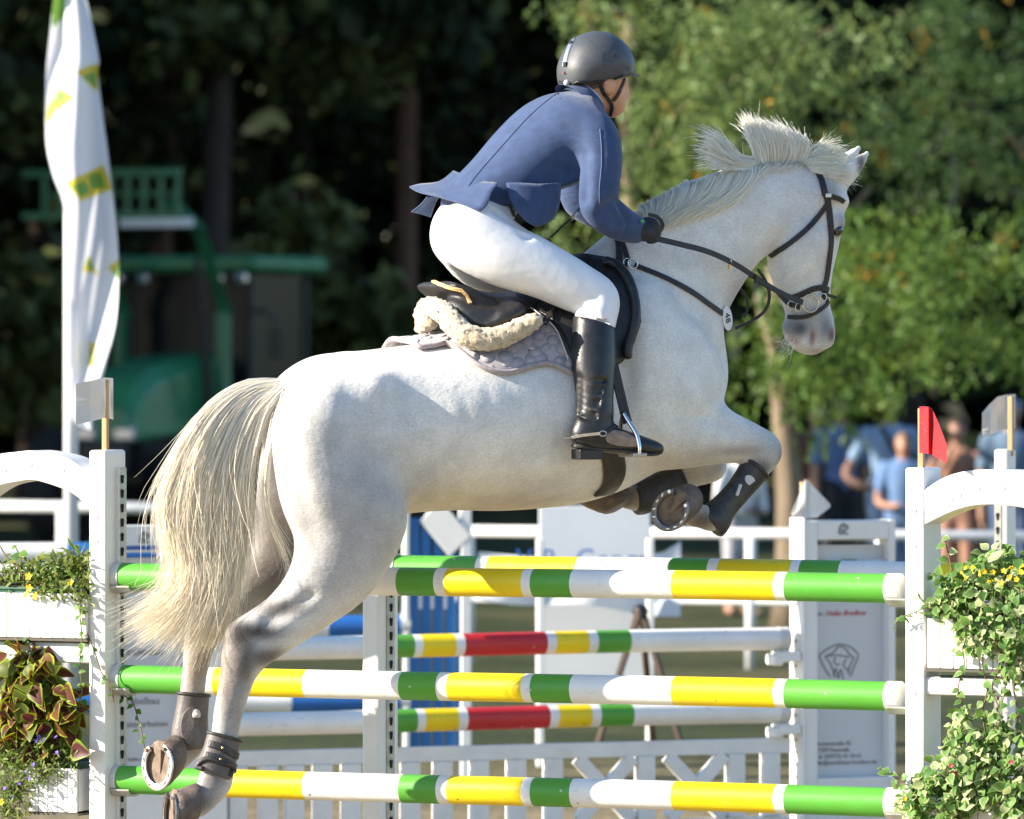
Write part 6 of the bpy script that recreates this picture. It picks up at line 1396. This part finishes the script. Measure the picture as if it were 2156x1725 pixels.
# ---- leg boots
M_BOOT = mat('brushing_boot', (.028, .026, .026), .45, var=.4, scale=40, bump=.3, bscale=120, dirt=(.15, .12, .09), dirt_amt=.5, dscale=16)
M_BOOTG = mat('fetlock_boot_grey', (.115, .098, .092), .5, var=.35, scale=30, bump=.3, bscale=120, dirt=(.20, .16, .12), dirt_amt=.6, dscale=14)
M_BADGE = mat('boot_badge', (.55, .53, .52), .4)
def leg_boot(rows, off, m, label, grow=1.0):
    c = HM(rows[len(rows)//2][0], rows[len(rows)//2][1], off); e = empty('tendon_boot', c, label, 'horse boot', 'horse boots')
    P = np.array([tuple(HM(r[0], r[1], off)) for r in rows]); bb = Body(P.min(0)-.10, P.max(0)+.10, .0055)
    bb.chain([(HM(r[0], r[1], off), r[2]*PXM, r[3]) for r in rows], HL, k=.01, n=5)
    a = HM(rows[0][0], rows[0][1], off); b = HM(rows[1][0], rows[1][1], off); t = (a-b).normalized(); a = a
    bb.cut(lambda X, Y, Z: (X-a.x)*t.x + (Y-a.y)*t.y + (Z-a.z)*t.z)
    a2 = HM(rows[-1][0], rows[-1][1], off); b2 = HM(rows[-2][0], rows[-2][1], off); t2 = (a2-b2).normalized()
    bb.cut(lambda X, Y, Z: (X-a2.x)*t2.x + (Y-a2.y)*t2.y + (Z-a2.z)*t2.z)
    V, Q = bb.surface(1); np_mesh('shell', V, Q, m, e, True)
    T = bvh(V, Q)
    # rolled top rim
    s0 = rows[0]; bsz = s0[2]*PXM; asz = s0[3]; d = t; X = t.cross(HL).normalized()
    MB().tube([a - t*.006 + X*math.cos(th)*(bsz+.002) + HL*math.sin(th)*(asz+.002) for th in [2*math.pi*i/24 for i in range(25)]], .006, 6, False).build('rim', M_BOOT, e, smooth=True)
    return e, T
def boot_patch(T, px, py, wpx, hpx, off, m, parent, name, ang=0.0, shape='arch', th=.003):
    pts = []
    for i in range(20):
        tt = 2*math.pi*i/20; x = math.cos(tt); y = math.sin(tt)
        if shape == 'arch' and y < -.5: y = -.5
        if shape == 'box': x = max(-.75, min(.75, x)); y = max(-.7, min(.7, y))
        qx = px + (x*wpx*math.cos(ang) - y*hpx*math.sin(ang)); qy = py - (x*wpx*math.sin(ang) + y*hpx*math.cos(ang))
        h = T.ray_cast(CAMP, (W(qx, qy, 20)-CAMP).normalized())
        if h[0] is None: h = T.find_nearest(HM(qx, qy, off+.05))
        pts.append(h[0] + h[1]*.001)
    c = sum(pts, Vector())/len(pts); nn = HL
    v = [p + nn*th for p in pts] + [c + nn*(th*1.6)] + [p - nn*.004 for p in pts]; n = len(pts)
    f = [(i, (i+1) % n, n) for i in range(n)] + [(i, n+1+i, n+1+(i+1) % n, (i+1) % n) for i in range(n)]
    return MB().add(v, f).build(name, m, parent, smooth=False)
e, T = leg_boot([(1592,984,33,.042),(1570,1014,29,.037),(1544,1046,27,.034),(1520,1073,29,.036),(1503,1096,36,.043),(1494,1106,33,.040)], .16, M_BOOT, 'black tendon boot on the near foreleg folded in front')
boot_patch(T, 1579, 1012, 9, 13, .16, M_BADGE, e, 'badge', .7); boot_patch(T, 1555, 1032, 4, 18, .16, M_BADGE, e, 'badge', -.35, 'box')
e, T = leg_boot([(1432,1006,36,.042),(1405,1020,34,.04),(1378,1034,33,.039),(1352,1048,35,.042),(1336,1050,32,.04)], -.15, M_BOOT, 'dark boot on the far foreleg tucked under the girth')
e, T = leg_boot([(408,1458,33,.037),(405,1490,33,.037),(401,1525,36,.04),(400,1555,38,.043),(402,1578,26,.036)], -.16, M_BOOTG, 'grey-brown fetlock boot on the far hind leg')
boot_patch(T, 406, 1530, 26, 42, -.16, M_BOOTG, e, 'cup', 0, 'oval', .006); boot_patch(T, 412, 1505, 8, 12, -.16, M_BADGE, e, 'badge', 0, 'arch', .009)
e, T = leg_boot([(474,1548,36,.039),(467,1575,36,.039),(458,1605,38,.041),(447,1632,42,.043)], .15, M_BOOTG, 'grey-brown strapped fetlock boot on the near hind leg')
for sy in (0, 1):
    pts = [(440+sy*-6, 1566+sy*24), (462-sy*5, 1572+sy*24), (485-sy*4, 1584+sy*24), (500-sy*5, 1592+sy*24)]
    q_ = []
    for x, y in catmull(pts, 4):
        h = T.ray_cast(CAMP, (W(x, y, 20)-CAMP).normalized())
        if h[0] is None: h = T.find_nearest(HM(x, y, .2))
        q_.append((h[0]+h[1]*.003, h[1]))
    s_ = MB().strap([p for p, n in q_], [n for p, n in q_], .011, .003).build('strap', M_BOOT, e)
    MB().ball(q_[5][0] + q_[5][1]*.003, .005, 8, 5).build('stud', M_BRASS, s_, smooth=True)
rim = []
for x, y in catmull([(408,1640),(418,1610),(440,1598),(465,1606),(488,1614),(496,1636)], 5):
    h = T.ray_cast(CAMP, (W(x, y, 20)-CAMP).normalized())
    if h[0] is None: h = T.find_nearest(HM(x, y, .2))
    rim.append(h[0]+h[1]*.002)
MB().tube(rim, .0085, 7).build('rim', M_BOOT, e, smooth=True)
# ================================================================ the rider
M_NAVY = mat('navy_wool', (.031, .060, .145), .8, wrinkle=(7, .28, (0, .6, 0), (1, 1, 2.6)), var=.16, scale=30, bump=.5, bscale=420, sheen=.25, sheenr=.4)
M_WHITE_B = mat('white_breeches', (.80, .80, .82), .7, wrinkle=(5, .12, (0, .5, 0), (1, 1, 2.2)), var=.05, scale=14, bump=.15, bscale=30, sheen=.2, dirt=(.55, .48, .40), dirt_amt=.25, dscale=5)
M_SKIN = mat('skin', (.62, .31, .18), .5, var=.10, scale=30, bump=.15, bscale=200, sss=.05)
M_HELM = mat('graphite_helmet', (.055, .060, .068), .5, var=.12, scale=90, bump=.12, bscale=700, coat=.15)
M_GLOVE = mat('black_glove', (.018, .018, .02), .65, var=.3, scale=60, bump=.5, bscale=260)
M_BOOTL = mat('riding_boot_leather', (.016, .016, .018), .36, var=.3, scale=30, bump=.2, bscale=300, dirt=(.07, .06, .05), dirt_amt=.4, dscale=9)
M_DUSTY = mat('dusty_boot_leather', (.26, .19, .14), .7, var=.25, scale=40, bump=.3, bscale=160)
rider = empty('person', HM(1000, 600, 0), 'rider in navy jacket, white breeches and dark helmet leaning over the grey horse', 'person')
def rb(lo, hi, h): return Body(lo, hi, h)
def piece(name, chains, m, h=.0085, k=.03, parent=rider, smooth=2, post=None):
    P = []; R = 0
    for c in chains:
        for p, b, a in c[0]: P.append(tuple(p)); R = max(R, b, a)
    P = np.array(P); bb = Body(P.min(0)-R-.03, P.max(0)+R+.03, h)
    for c in chains:
        bb.chain(c[0], HL, k=c[1] if len(c) > 1 else k)
        if len(c) > 2: bb.cut(c[2])
    if post: post(bb)
    V, Q = bb.surface(smooth); o = np_mesh(name, V, Q, m, parent, True); return o, V, Q
TORSO = st([(1000,430,66,.145),(1055,388,76,.152),(1115,333,86,.172),(1168,284,84,.190),(1203,252,58,.160),(1218,220,32,.085)])
BELLY = st([(1075,424,58,.15),(1135,404,64,.155),(1188,366,70,.17)])
ARM = st([(1195,266,56,.085,.09),(1248,286,52,.068,.17),(1266,335,45,.056,.22),(1262,395,43,.052,.25),(1266,438,43,.05,.25),(1302,468,37,.043,.23),(1338,484,29,.036,.21)])
ARMF = st([(1185,266,52,.085,-.09),(1205,300,50,.062,-.18),(1215,360,42,.052,-.24),(1222,420,40,.05,-.24),(1280,455,34,.043,-.2),(1335,475,28,.036,-.14)])
SEAT = st([(1030,438,52,.125),(990,466,62,.148),(985,494,60,.155)])
TH = st([(996,498,74,.092,.12),(1060,534,69,.088,.160),(1140,568,59,.08,.200),(1215,606,52,.07,.235),(1260,630,43,.06,.258),(1254,672,43,.06,.275),(1250,705,40,.055,.29)])
THF = st([(976,502,66,.09,-.09),(1010,545,62,.088,-.17),(1090,580,56,.078,-.26),(1180,620,48,.07,-.32),(1230,650,40,.06,-.34),(1225,700,40,.055,-.345)])
CALF = st([(1252,680,41,.055,.275),(1249,750,43,.056,.308),(1252,820,36,.048,.335),(1252,880,33,.042,.35)])
CALFF = st([(1225,690,41,.055,-.345),(1225,760,43,.056,-.345),(1225,830,36,.048,-.345),(1225,890,33,.042,-.35)])
FOOT = st([(1230,918,29,.039,.352),(1275,924,28,.042,.365),(1325,934,23,.044,.38),(1368,943,17,.039,.392),(1384,946,12,.03,.395)])
FOOTF = st([(1200,925,25,.037,-.35),(1275,930,25,.040,-.365),(1325,938,20,.042,-.38),(1375,946,13,.034,-.395)])
NECK = st([(1222,222,38,.06),(1250,196,36,.055),(1262,168,44,.066)])
HEAD = st([(1242,140,48,.065),(1262,136,50,.070),(1270,165,46,.072),(1280,196,34,.062),(1290,222,22,.045),(1288,236,12,.032)])
def thin(c, d): return [(p, max(b-d, .008), max(a-d, .008)) for p, b, a in c]
def face(bb):
    bb.chain(st([(1306,170,12,.045),(1312,182,9,.022),(1316,200,8,.014),(1308,206,8,.018)]), HL, k=.012)      # brow and nose
    bb.chain(st([(1305,220,8,.022),(1302,230,8,.022)]), HL, k=.012)                                           # lips
    bb.chain(st([(1284,176,14,.014,.082),(1282,192,9,.012,.074)]), HL, k=.004)                                # ear
    bb.bump(HM(1285, 180, .098), -.009, .0065); bb.bump(HM(1306, 183, .05), -.006, .009, .02, .007, ax)
body_o, BV, BQ = piece('body', [(thin(TORSO, .022), .03), (thin(ARM, .022), .04), (thin(ARMF, .022), .04), (thin(SEAT, .012), .05), (thin(TH, .034), .04), (thin(THF, .034), .04), (thin(CALF, .026), .02), (thin(CALFF, .026), .02), (thin(FOOT, .010), .03), (thin(FOOTF, .010), .03), (NECK, .03), (HEAD, .02)], M_SKIN, h=.0068, post=face)
# ---- breeches
def br_post(bb):
    # folds at hip and behind the knee
    bb.groove([HM(1040,440,.18), HM(1085,470,.2), HM(1120,480,.2)], .007, .010); bb.groove([HM(1010,470,.17), HM(1060,500,.2), HM(1110,505,.22)], .006, .012)
    bb.groove([HM(960,430,.14), HM(940,490,.14), HM(960,560,.16)], .0022, .006)
    for i in range(6): bb.groove([HM(1185+i*13,632+i*7,.29), HM(1205+i*12,650+i*5,.315), HM(1218+i*12,668+i*4,.325)], .0055, .007)
    bb.groove([HM(1230,600,.30), HM(1262,640,.31), HM(1276,680,.33)], .003, .006)
    bb.cut(lambda X, Y, Z: (HM(1250,716,.28).z - Z) + (X-HM(1250,716,.28).x)*.2)
BR, V_, Q_ = piece('breeches', [(SEAT, .04), (TH, .06), (THF, .05)], M_WHITE_B, h=.0075, post=br_post)
# ---- jacket
def jk_post(bb):
    for a, b, c, s in [((1105,365,.24),(1150,378,.25),(1190,385,.25),.004), ((1095,400,.23),(1150,402,.25),(1200,400,.25),.004), ((1100,430,.22),(1150,425,.24),(1205,412,.25),.004), ((1120,345,.24),(1165,352,.25),(1205,350,.25),.004),
                       ((1060,350,.21),(1110,352,.24),(1160,330,.25),.003), ((1000,400,.17),(1060,392,.2),(1110,385,.22),.003), ((1185,255,.2),(1215,290,.23),(1228,330,.24),.008), ((1228,330,.24),(1230,370,.26),(1236,420,.27),.006),
                       ((1272,440,.30),(1290,425,.29),(1305,430,.27),.006), ((1262,455,.30),(1285,452,.29),(1300,470,.28),.004), ((1300,445,.27),(1315,460,.26),(1312,490,.25),.003)]:
        bb.groove([HM(*a), HM(*b), HM(*c)], s, .011)
    bb.groove([HM(1180,190,.05), HM(1120,232,.02), HM(1060,285,.0), HM(1000,340,.0), HM(960,385,.0)], .003, .006)
    bb.groove([HM(1262,268,.25), HM(1268,330,.285), HM(1266,400,.31)], .002, .005)
JK, JV, JQ = piece('jacket', [(TORSO, .03), (BELLY, .05, lambda X, Y, Z: (WZ(446, 20) - Z) + (X - WX(1040, 20))*.35), (ARM, .04), (ARMF, .04)], M_NAVY, h=.0075, post=jk_post)
JTREE = bvh(JV, JQ)
def on_jacket(px, py, lift=.003):
    h = JTREE.ray_cast(CAMP, (W(px, py, 20)-CAMP).normalized())
    if h[0] is None:
        p, n, _, _ = JTREE.find_nearest(HM(px, py, .12)); return p + n*lift, n
    return h[0]+h[1]*lift, h[1]
def sheet(name, rows, m, parent, t=.004, sub=3):
    """quilted grid of points -> thin cloth with thickness"""
    G = np.array([[tuple(HM(*c)) for c in r] for r in rows])
    G = np.array([catmull(list(r), sub) for r in G]); G = np.array([catmull(list(G[:, j]), sub) for j in range(G.shape[1])]).transpose(1, 0, 2)
    K, J = G.shape[:2]; gu = np.gradient(G, axis=0); gv = np.gradient(G, axis=1); N = np.cross(gu, gv); N /= np.linalg.norm(N, axis=2, keepdims=True)+1e-9
    V = np.concatenate([(G+N*t/2).reshape(-1, 3), (G-N*t/2).reshape(-1, 3)]); nn = K*J; Q = []
    for i in range(K-1):
        for j in range(J-1):
            a = i*J+j; Q += [(a, a+1, a+J+1, a+J), (nn+a, nn+a+J, nn+a+J+1, nn+a+1)]
    rim = [i*J for i in range(K)] + [(K-1)*J+j for j in range(1, J)] + [i*J+J-1 for i in range(K-2, -1, -1)] + [j for j in range(J-2, 0, -1)]
    for a, b in zip(rim, rim[1:]+rim[:1]): Q.append((a, b, nn+b, nn+a))
    return np_mesh(name, V, np.array(Q), m, parent, True)
sheet('jacket_tail', [[(955,360,-.10),(985,372,.0),(1015,382,.10),(1050,385,.19)], [(925,383,-.12),(940,395,.0),(985,408,.13),(1035,405,.215)], [(885,388,-.15),(905,404,-.02),(965,425,.12),(1025,432,.22)], [(862,394,-.17),(885,406,-.04),(945,420,.10),(1010,446,.21)]], M_NAVY, JK)
sheet('jacket_tail', [[(935,400,-.17),(915,412,-.15),(900,414,-.12)], [(918,425,-.2),(900,430,-.18),(885,432,-.16)], [(906,458,-.22),(888,452,-.2),(866,446,-.19)]], M_NAVY, JK)
sheet('jacket_skirt', [[(1066,386,.175),(1095,386,.19),(1135,388,.195),(1180,385,.18)], [(1072,415,.195),(1095,420,.212),(1135,424,.215),(1178,420,.19)], [(1088,446,.215),(1108,452,.226),(1138,456,.226),(1172,446,.195)], [(1108,466,.228),(1122,474,.236),(1140,476,.232),(1162,462,.20)]], M_NAVY, JK, t=.008)
# centre seam
q_ = [on_jacket(x, y, .0006) for x, y in catmull([(1178,194),(1150,214),(1110,250),(1060,305),(1010,362),(985,395)], 6)]
MB().tube([p for p, n in q_], .0016, 5).build('seam', mat('dark_navy_thread', (.012, .018, .045), .8), JK, smooth=True)
q_ = [on_jacket(x, y, .0008) for x, y in catmull([(1263,272),(1266,310),(1266,350),(1262,395),(1262,430)], 6)]
MB().tube([p for p, n in q_], .0014, 5).build('seam', mat('pale_navy_thread', (.12, .16, .30), .8), JK, smooth=True)
# collar
cn = [HM(1229,209), HM(1249,187)]; t_ = (cn[1]-cn[0]).normalized(); X_ = HL; Y_ = t_.cross(HL).normalized(); rows = []
for s_, r1, r2, nr in ((-.016, .100, .092, 0), (.008, .090, .080, 0), (.024, .084, .074, 0), (.024, .077, .067, 0), (-.01, .075, .065, 0)):
    rows.append([cn[0] - t_*.012 + t_*s_ + X_*math.cos(a)*r1 + Y_*math.sin(a)*r2 for a in [2*math.pi*i/28 for i in range(28)]])
v = [p for r in rows for p in r]; f = [(j*28+i, j*28+(i+1) % 28, (j+1)*28+(i+1) % 28, (j+1)*28+i) for j in range(len(rows)-1) for i in range(28)]
MB().add(v, f).build('collar', M_NAVY, JK, smooth=True)
rows = []
for s_, r1, r2 in ((.005, .075, .065), (.031, .073, .063), (.031, .069, .060), (.005, .069, .060)):
    rows.append([cn[0] - t_*.012 + t_*s_ + X_*math.cos(a)*r1 + Y_*math.sin(a)*r2 for a in [2*math.pi*i/28 for i in range(28)]])
v = [p for r in rows for p in r]; f = [(j*28+i, j*28+(i+1) % 28, (j+1)*28+(i+1) % 28, (j+1)*28+i) for j in range(len(rows)-1) for i in range(28)]
MB().add(v, f).build('shirt_collar', mat('white_shirt', (.8, .8, .8), .7), JK, smooth=True)
# belt seen through the vent
BT = bvh(V_, Q_)
def on_tree(T, px, py, off, lift):
    h = T.ray_cast(CAMP, (W(px, py, 20)-CAMP).normalized())
    if h[0] is None: h = T.find_nearest(HM(px, py, off))
    return h[0]+h[1]*lift, h[1]
q_ = [on_tree(BT, x, y, .15, .006) for x, y in catmull([(1010,412),(1040,420),(1075,432),(1110,448)], 5)]
MB().strap([p for p, n in q_], [n for p, n in q_], .015, .003).build('belt', M_STRAP, BR)
# ---- helmet
hp = [HM(1180,176), HM(1345,160)]
def helm_post(bb):
    a = HM(1200,178); b = HM(1325,160); t = (b-a).normalized(); n = Vector((0, 0, -1)); n = (n - t*n.dot(t)).normalized()
    bb.cut(lambda X, Y, Z: (X-a.x)*n.x + (Y-a.y)*n.y + (Z-a.z)*n.z)
    bb.groove([HM(1215,88,.09), HM(1225,120,.11), HM(1228,150,.115)], .003, .006)
    bb.groove([HM(1290,115,.10), HM(1310,132,.09), HM(1326,148,.07)], .004, .006); bb.groove([HM(1278,122,.105), HM(1302,138,.095), HM(1318,150,.085)], .003, .006)
    bb.groove([HM(1255,72,.0), HM(1290,85,.03), HM(1318,120,.05)], .003, .006)
helm, V_, Q_ = piece('helmet', [(st([(1246,136,66,.108),(1262,133,66,.110),(1278,142,58,.100)]), .03), (st([(1215,152,36,.085),(1214,172,34,.08)]), .03), (st([(1296,160,24,.085)]), .02)], M_HELM, h=.0065, post=helm_post)
HT = bvh(V_, Q_)
pk = [[], []]
v = []
for i in range(17):
    t = -1 + 2*i/16; off = .088*t; c = math.cos(t*1.45)
    v += [HM(1296, 146, off), HM(1298+50*c, 154+4*c, off*1.02), HM(1298+50*c, 158+4*c, off*1.02), HM(1296, 161, off)]
f = [(i*4+j, i*4+(j+1) % 4, (i+1)*4+(j+1) % 4, (i+1)*4+j) for i in range(16) for j in range(4)]
MB().add(v, f).build('visor', M_HELM, helm, smooth=True)
M_SILV = mat('silver_grille', (.55, .56, .58), .3, metal=.8); M_BLK = mat('black_plastic', (.012, .012, .013), .4)
q_ = [on_tree(HT, x, y, .08, .001) for x, y in catmull([(1206,84),(1197,104),(1191,124),(1188,140)], 5)]
gr_ = MB().strap([p for p, n in q_], [n for p, n in q_], .011, .002).build('vent_panel', M_SILV, helm)
for x, y in ((1203,92),(1191,136)):
    p, n = on_tree(HT, x, y, .08, .004); MB().strap([p + UP*.007, p - UP*.007], [n, n], .008, .002).build('vent', M_BLK, gr_)
p, n = on_tree(HT, 1190, 154, .08, .001); MB().strap([p - HH*.007, p + HH*.007], [n, n], .0045, .001).build('sticker', mat('red_white_sticker', (.65, .25, .22), .4), helm)
q_ = [on_tree(HT, x, y, .08, .002) for x, y in catmull([(1180,172),(1200,177),(1230,178),(1262,176),(1285,168),(1310,160)], 5)]
MB().tube([p for p, n in q_], .0045, 6).build('rim', M_BLK, helm, smooth=True)
p, n = on_tree(HT, 1195, 174, .08, .004); MB().ball(p, .010, 10, 7).build('adjuster', mat('grey_plastic', (.5, .5, .5), .35), helm, smooth=True)
BDT = bvh(BV, BQ)
for pts in ([(1262,174),(1268,190),(1278,206),(1288,222),(1286,243)], [(1314,166),(1306,186),(1298,202),(1290,212)]):
    q_ = [on_tree(BDT, x, y, .06, .004) for x, y in catmull(pts, 5)]
    MB().strap([p for p, n in q_], [n for p, n in q_], .006, .002).build('chin_strap', M_BLK, helm)
# short hair under the helmet
q_ = [on_tree(BDT, x, y, .06, .001) for x, y in catmull([(1222,182),(1240,184),(1258,180),(1272,174)], 5)]
MB().strap([p for p, n in q_], [n for p, n in q_], .008, .003).build('hair', mat('short_hair', (.16, .12, .09), .8, var=.4, scale=200, bump=1, bscale=400), rider)
# ---- riding boots
def boot_post(bb):
    for i in range(7): y = 800+i*13; bb.groove([HM(1217,y-6,.338), HM(1232,y+3,.374), HM(1252,y+3+3*(i % 2),.388), HM(1272,y+1,.374), HM(1284,y-6,.345)], .0055, .0055)
    bb.groove([HM(1212,700,.33), HM(1250,706,.345), HM(1288,712,.33)], .0015, .004)
    a = HM(1213,662,.30); b = HM(1292,690,.30); t = (b-a).normalized(); n = Vector((0, 0, 1)); n = (n - t*n.dot(t)).normalized()
    bb.cut(lambda X, Y, Z: (X-a.x)*n.x + (Y-a.y)*n.y + (Z-a.z)*n.z)
def grow(c, d): return [(p, b+d, a+d) for p, b, a in c]
CAL2 = st([(1255,640,44,.060,.262)]) + CALF
boot, V_, Q_ = piece('boot', [(grow(CAL2, .0065), .02), (st([(1254,870,34,.043,.35),(1240,905,32,.042,.352)]), .02), (FOOT, .03)], M_BOOTL, h=.006, post=boot_post)
BOT = bvh(V_, Q_)
# sole and heel
so_ = [(1208,938,.352),(1235,944,.355),(1275,946,.365),(1320,951,.38),(1365,957,.392),(1392,951,.397)]
P = [HM(*r) for r in catmull(so_, 5)]; ws = np.interp(np.linspace(0, 1, len(P)), [0, .1, .35, .65, .9, 1], [.022, .036, .030, .044, .036, .012])
MB().strap(P, [UP]*len(P), list(ws), .0055).build('sole', mat('boot_sole', (.05, .045, .04), .6, var=.3, scale=40), boot)
MB().box(HM(1236,957,.355), HH*.040, HL*.033, UP*.016).build('heel', M_BOOTL, boot, bevel=.004)
dt_ = MB(); pts = [(1292,906),(1318,912),(1345,928),(1342,940),(1300,938),(1278,930),(1276,916)]
c0 = on_tree(BOT, 1305, 922, .37, .0035)[0]; ps = [on_tree(BOT, x, y, .37, .002)[0] for x, y in catmull(pts+[pts[0]], 3)[:-1]]
n_ = len(ps); dt_.add(ps+[c0 + HL*.002], [(i, (i+1) % n_, n_) for i in range(n_)]).build('dust_patch', M_DUSTY, boot, smooth=True)
spur = MB(); q_ = [on_tree(BOT, x, y, .37, .003) for x, y in catmull([(1206,921),(1225,917),(1250,914),(1262,913)], 4)]
spur.strap([p for p, n in q_], [n for p, n in q_], .0055, .003)
spur.tube([q_[0][0], q_[0][0]-HH*.028], .0035, 6)
sp_ = spur.build('spur', M_STEEL, boot, smooth=False)
p, n = on_tree(BOT, 1268, 913, .37, .004); MB().tube([p + HH*math.cos(t)*.012 + UP*math.sin(t)*.008 for t in [2*math.pi*i/14 for i in range(15)]], .002, 5, False).build('spur_buckle', M_STEEL, boot, smooth=True)
q_ = [on_tree(BOT, x, y, .37, .003) for x, y in catmull([(1272,914),(1288,902),(1302,893),(1306,890)], 4)]
MB().strap([p for p, n in q_], [n for p, n in q_], .006, .002).build('spur_strap', M_STRAP, boot)
piece('boot', [(grow(CALFF, .002), .02), (FOOTF, .03)], M_BOOTL, h=.009)
# ---- gloved hands: palm, four fingers, thumb
def hand(px, py, off, sgn, name):
    def q(x, y, o): return HM(px+x, py+y, off+o)
    ch = [([(q(-26,-4,0), .026, .032), (q(-8,0,0), .030, .034), (q(6,2,0), .026, .030)], .02)]
    for i, (dy, ln) in enumerate(((-13, 1.0), (-4, 1.1), (5, 1.02), (13, .85))):
        ch.append(([(q(4,dy,.006*sgn), .0105, .0105), (q(22*ln,dy+1,.016*sgn), .0105, .0105), (q(24*ln,dy+5,-.012*sgn), .0098, .0098), (q(8*ln,dy+7,-.022*sgn), .009, .009)], .006))
    ch.append(([(q(-14,-12,-.01*sgn), .013, .013), (q(4,-22,-.006*sgn), .011, .011), (q(20,-19,-.002*sgn), .0095, .0095)], .01))
    return piece(name, ch, M_GLOVE, h=.0045, smooth=1)[0]
gl = hand(1358, 487, .215, 1, 'glove'); hand(1352, 480, -.12, -1, 'glove')
p = HM(1352, 466, .255); MB().ball(p, .006, 8, 6).build('green_mark', mat('green_rubber', (.05, .5, .12), .5), gl, smooth=True)
# ---- whip in the far hand
wh = empty('riding_whip', HM(1195, 470, -.05), 'thin black riding whip held under the rider by the jacket', 'whip')
MB().tube([HM(1232,425,-.08), HM(1206,458,-.04), HM(1178,482,-.01), HM(1160,500,.0)], [.005, .0045, .0035, .003], 6).build('shaft', M_BLK, wh, smooth=True)
MB().tube([HM(1214,448,-.05), HM(1202,462,-.036)], .0062, 7).build('ferrule', mat('cream_band', (.7, .6, .45), .4), wh, smooth=True)
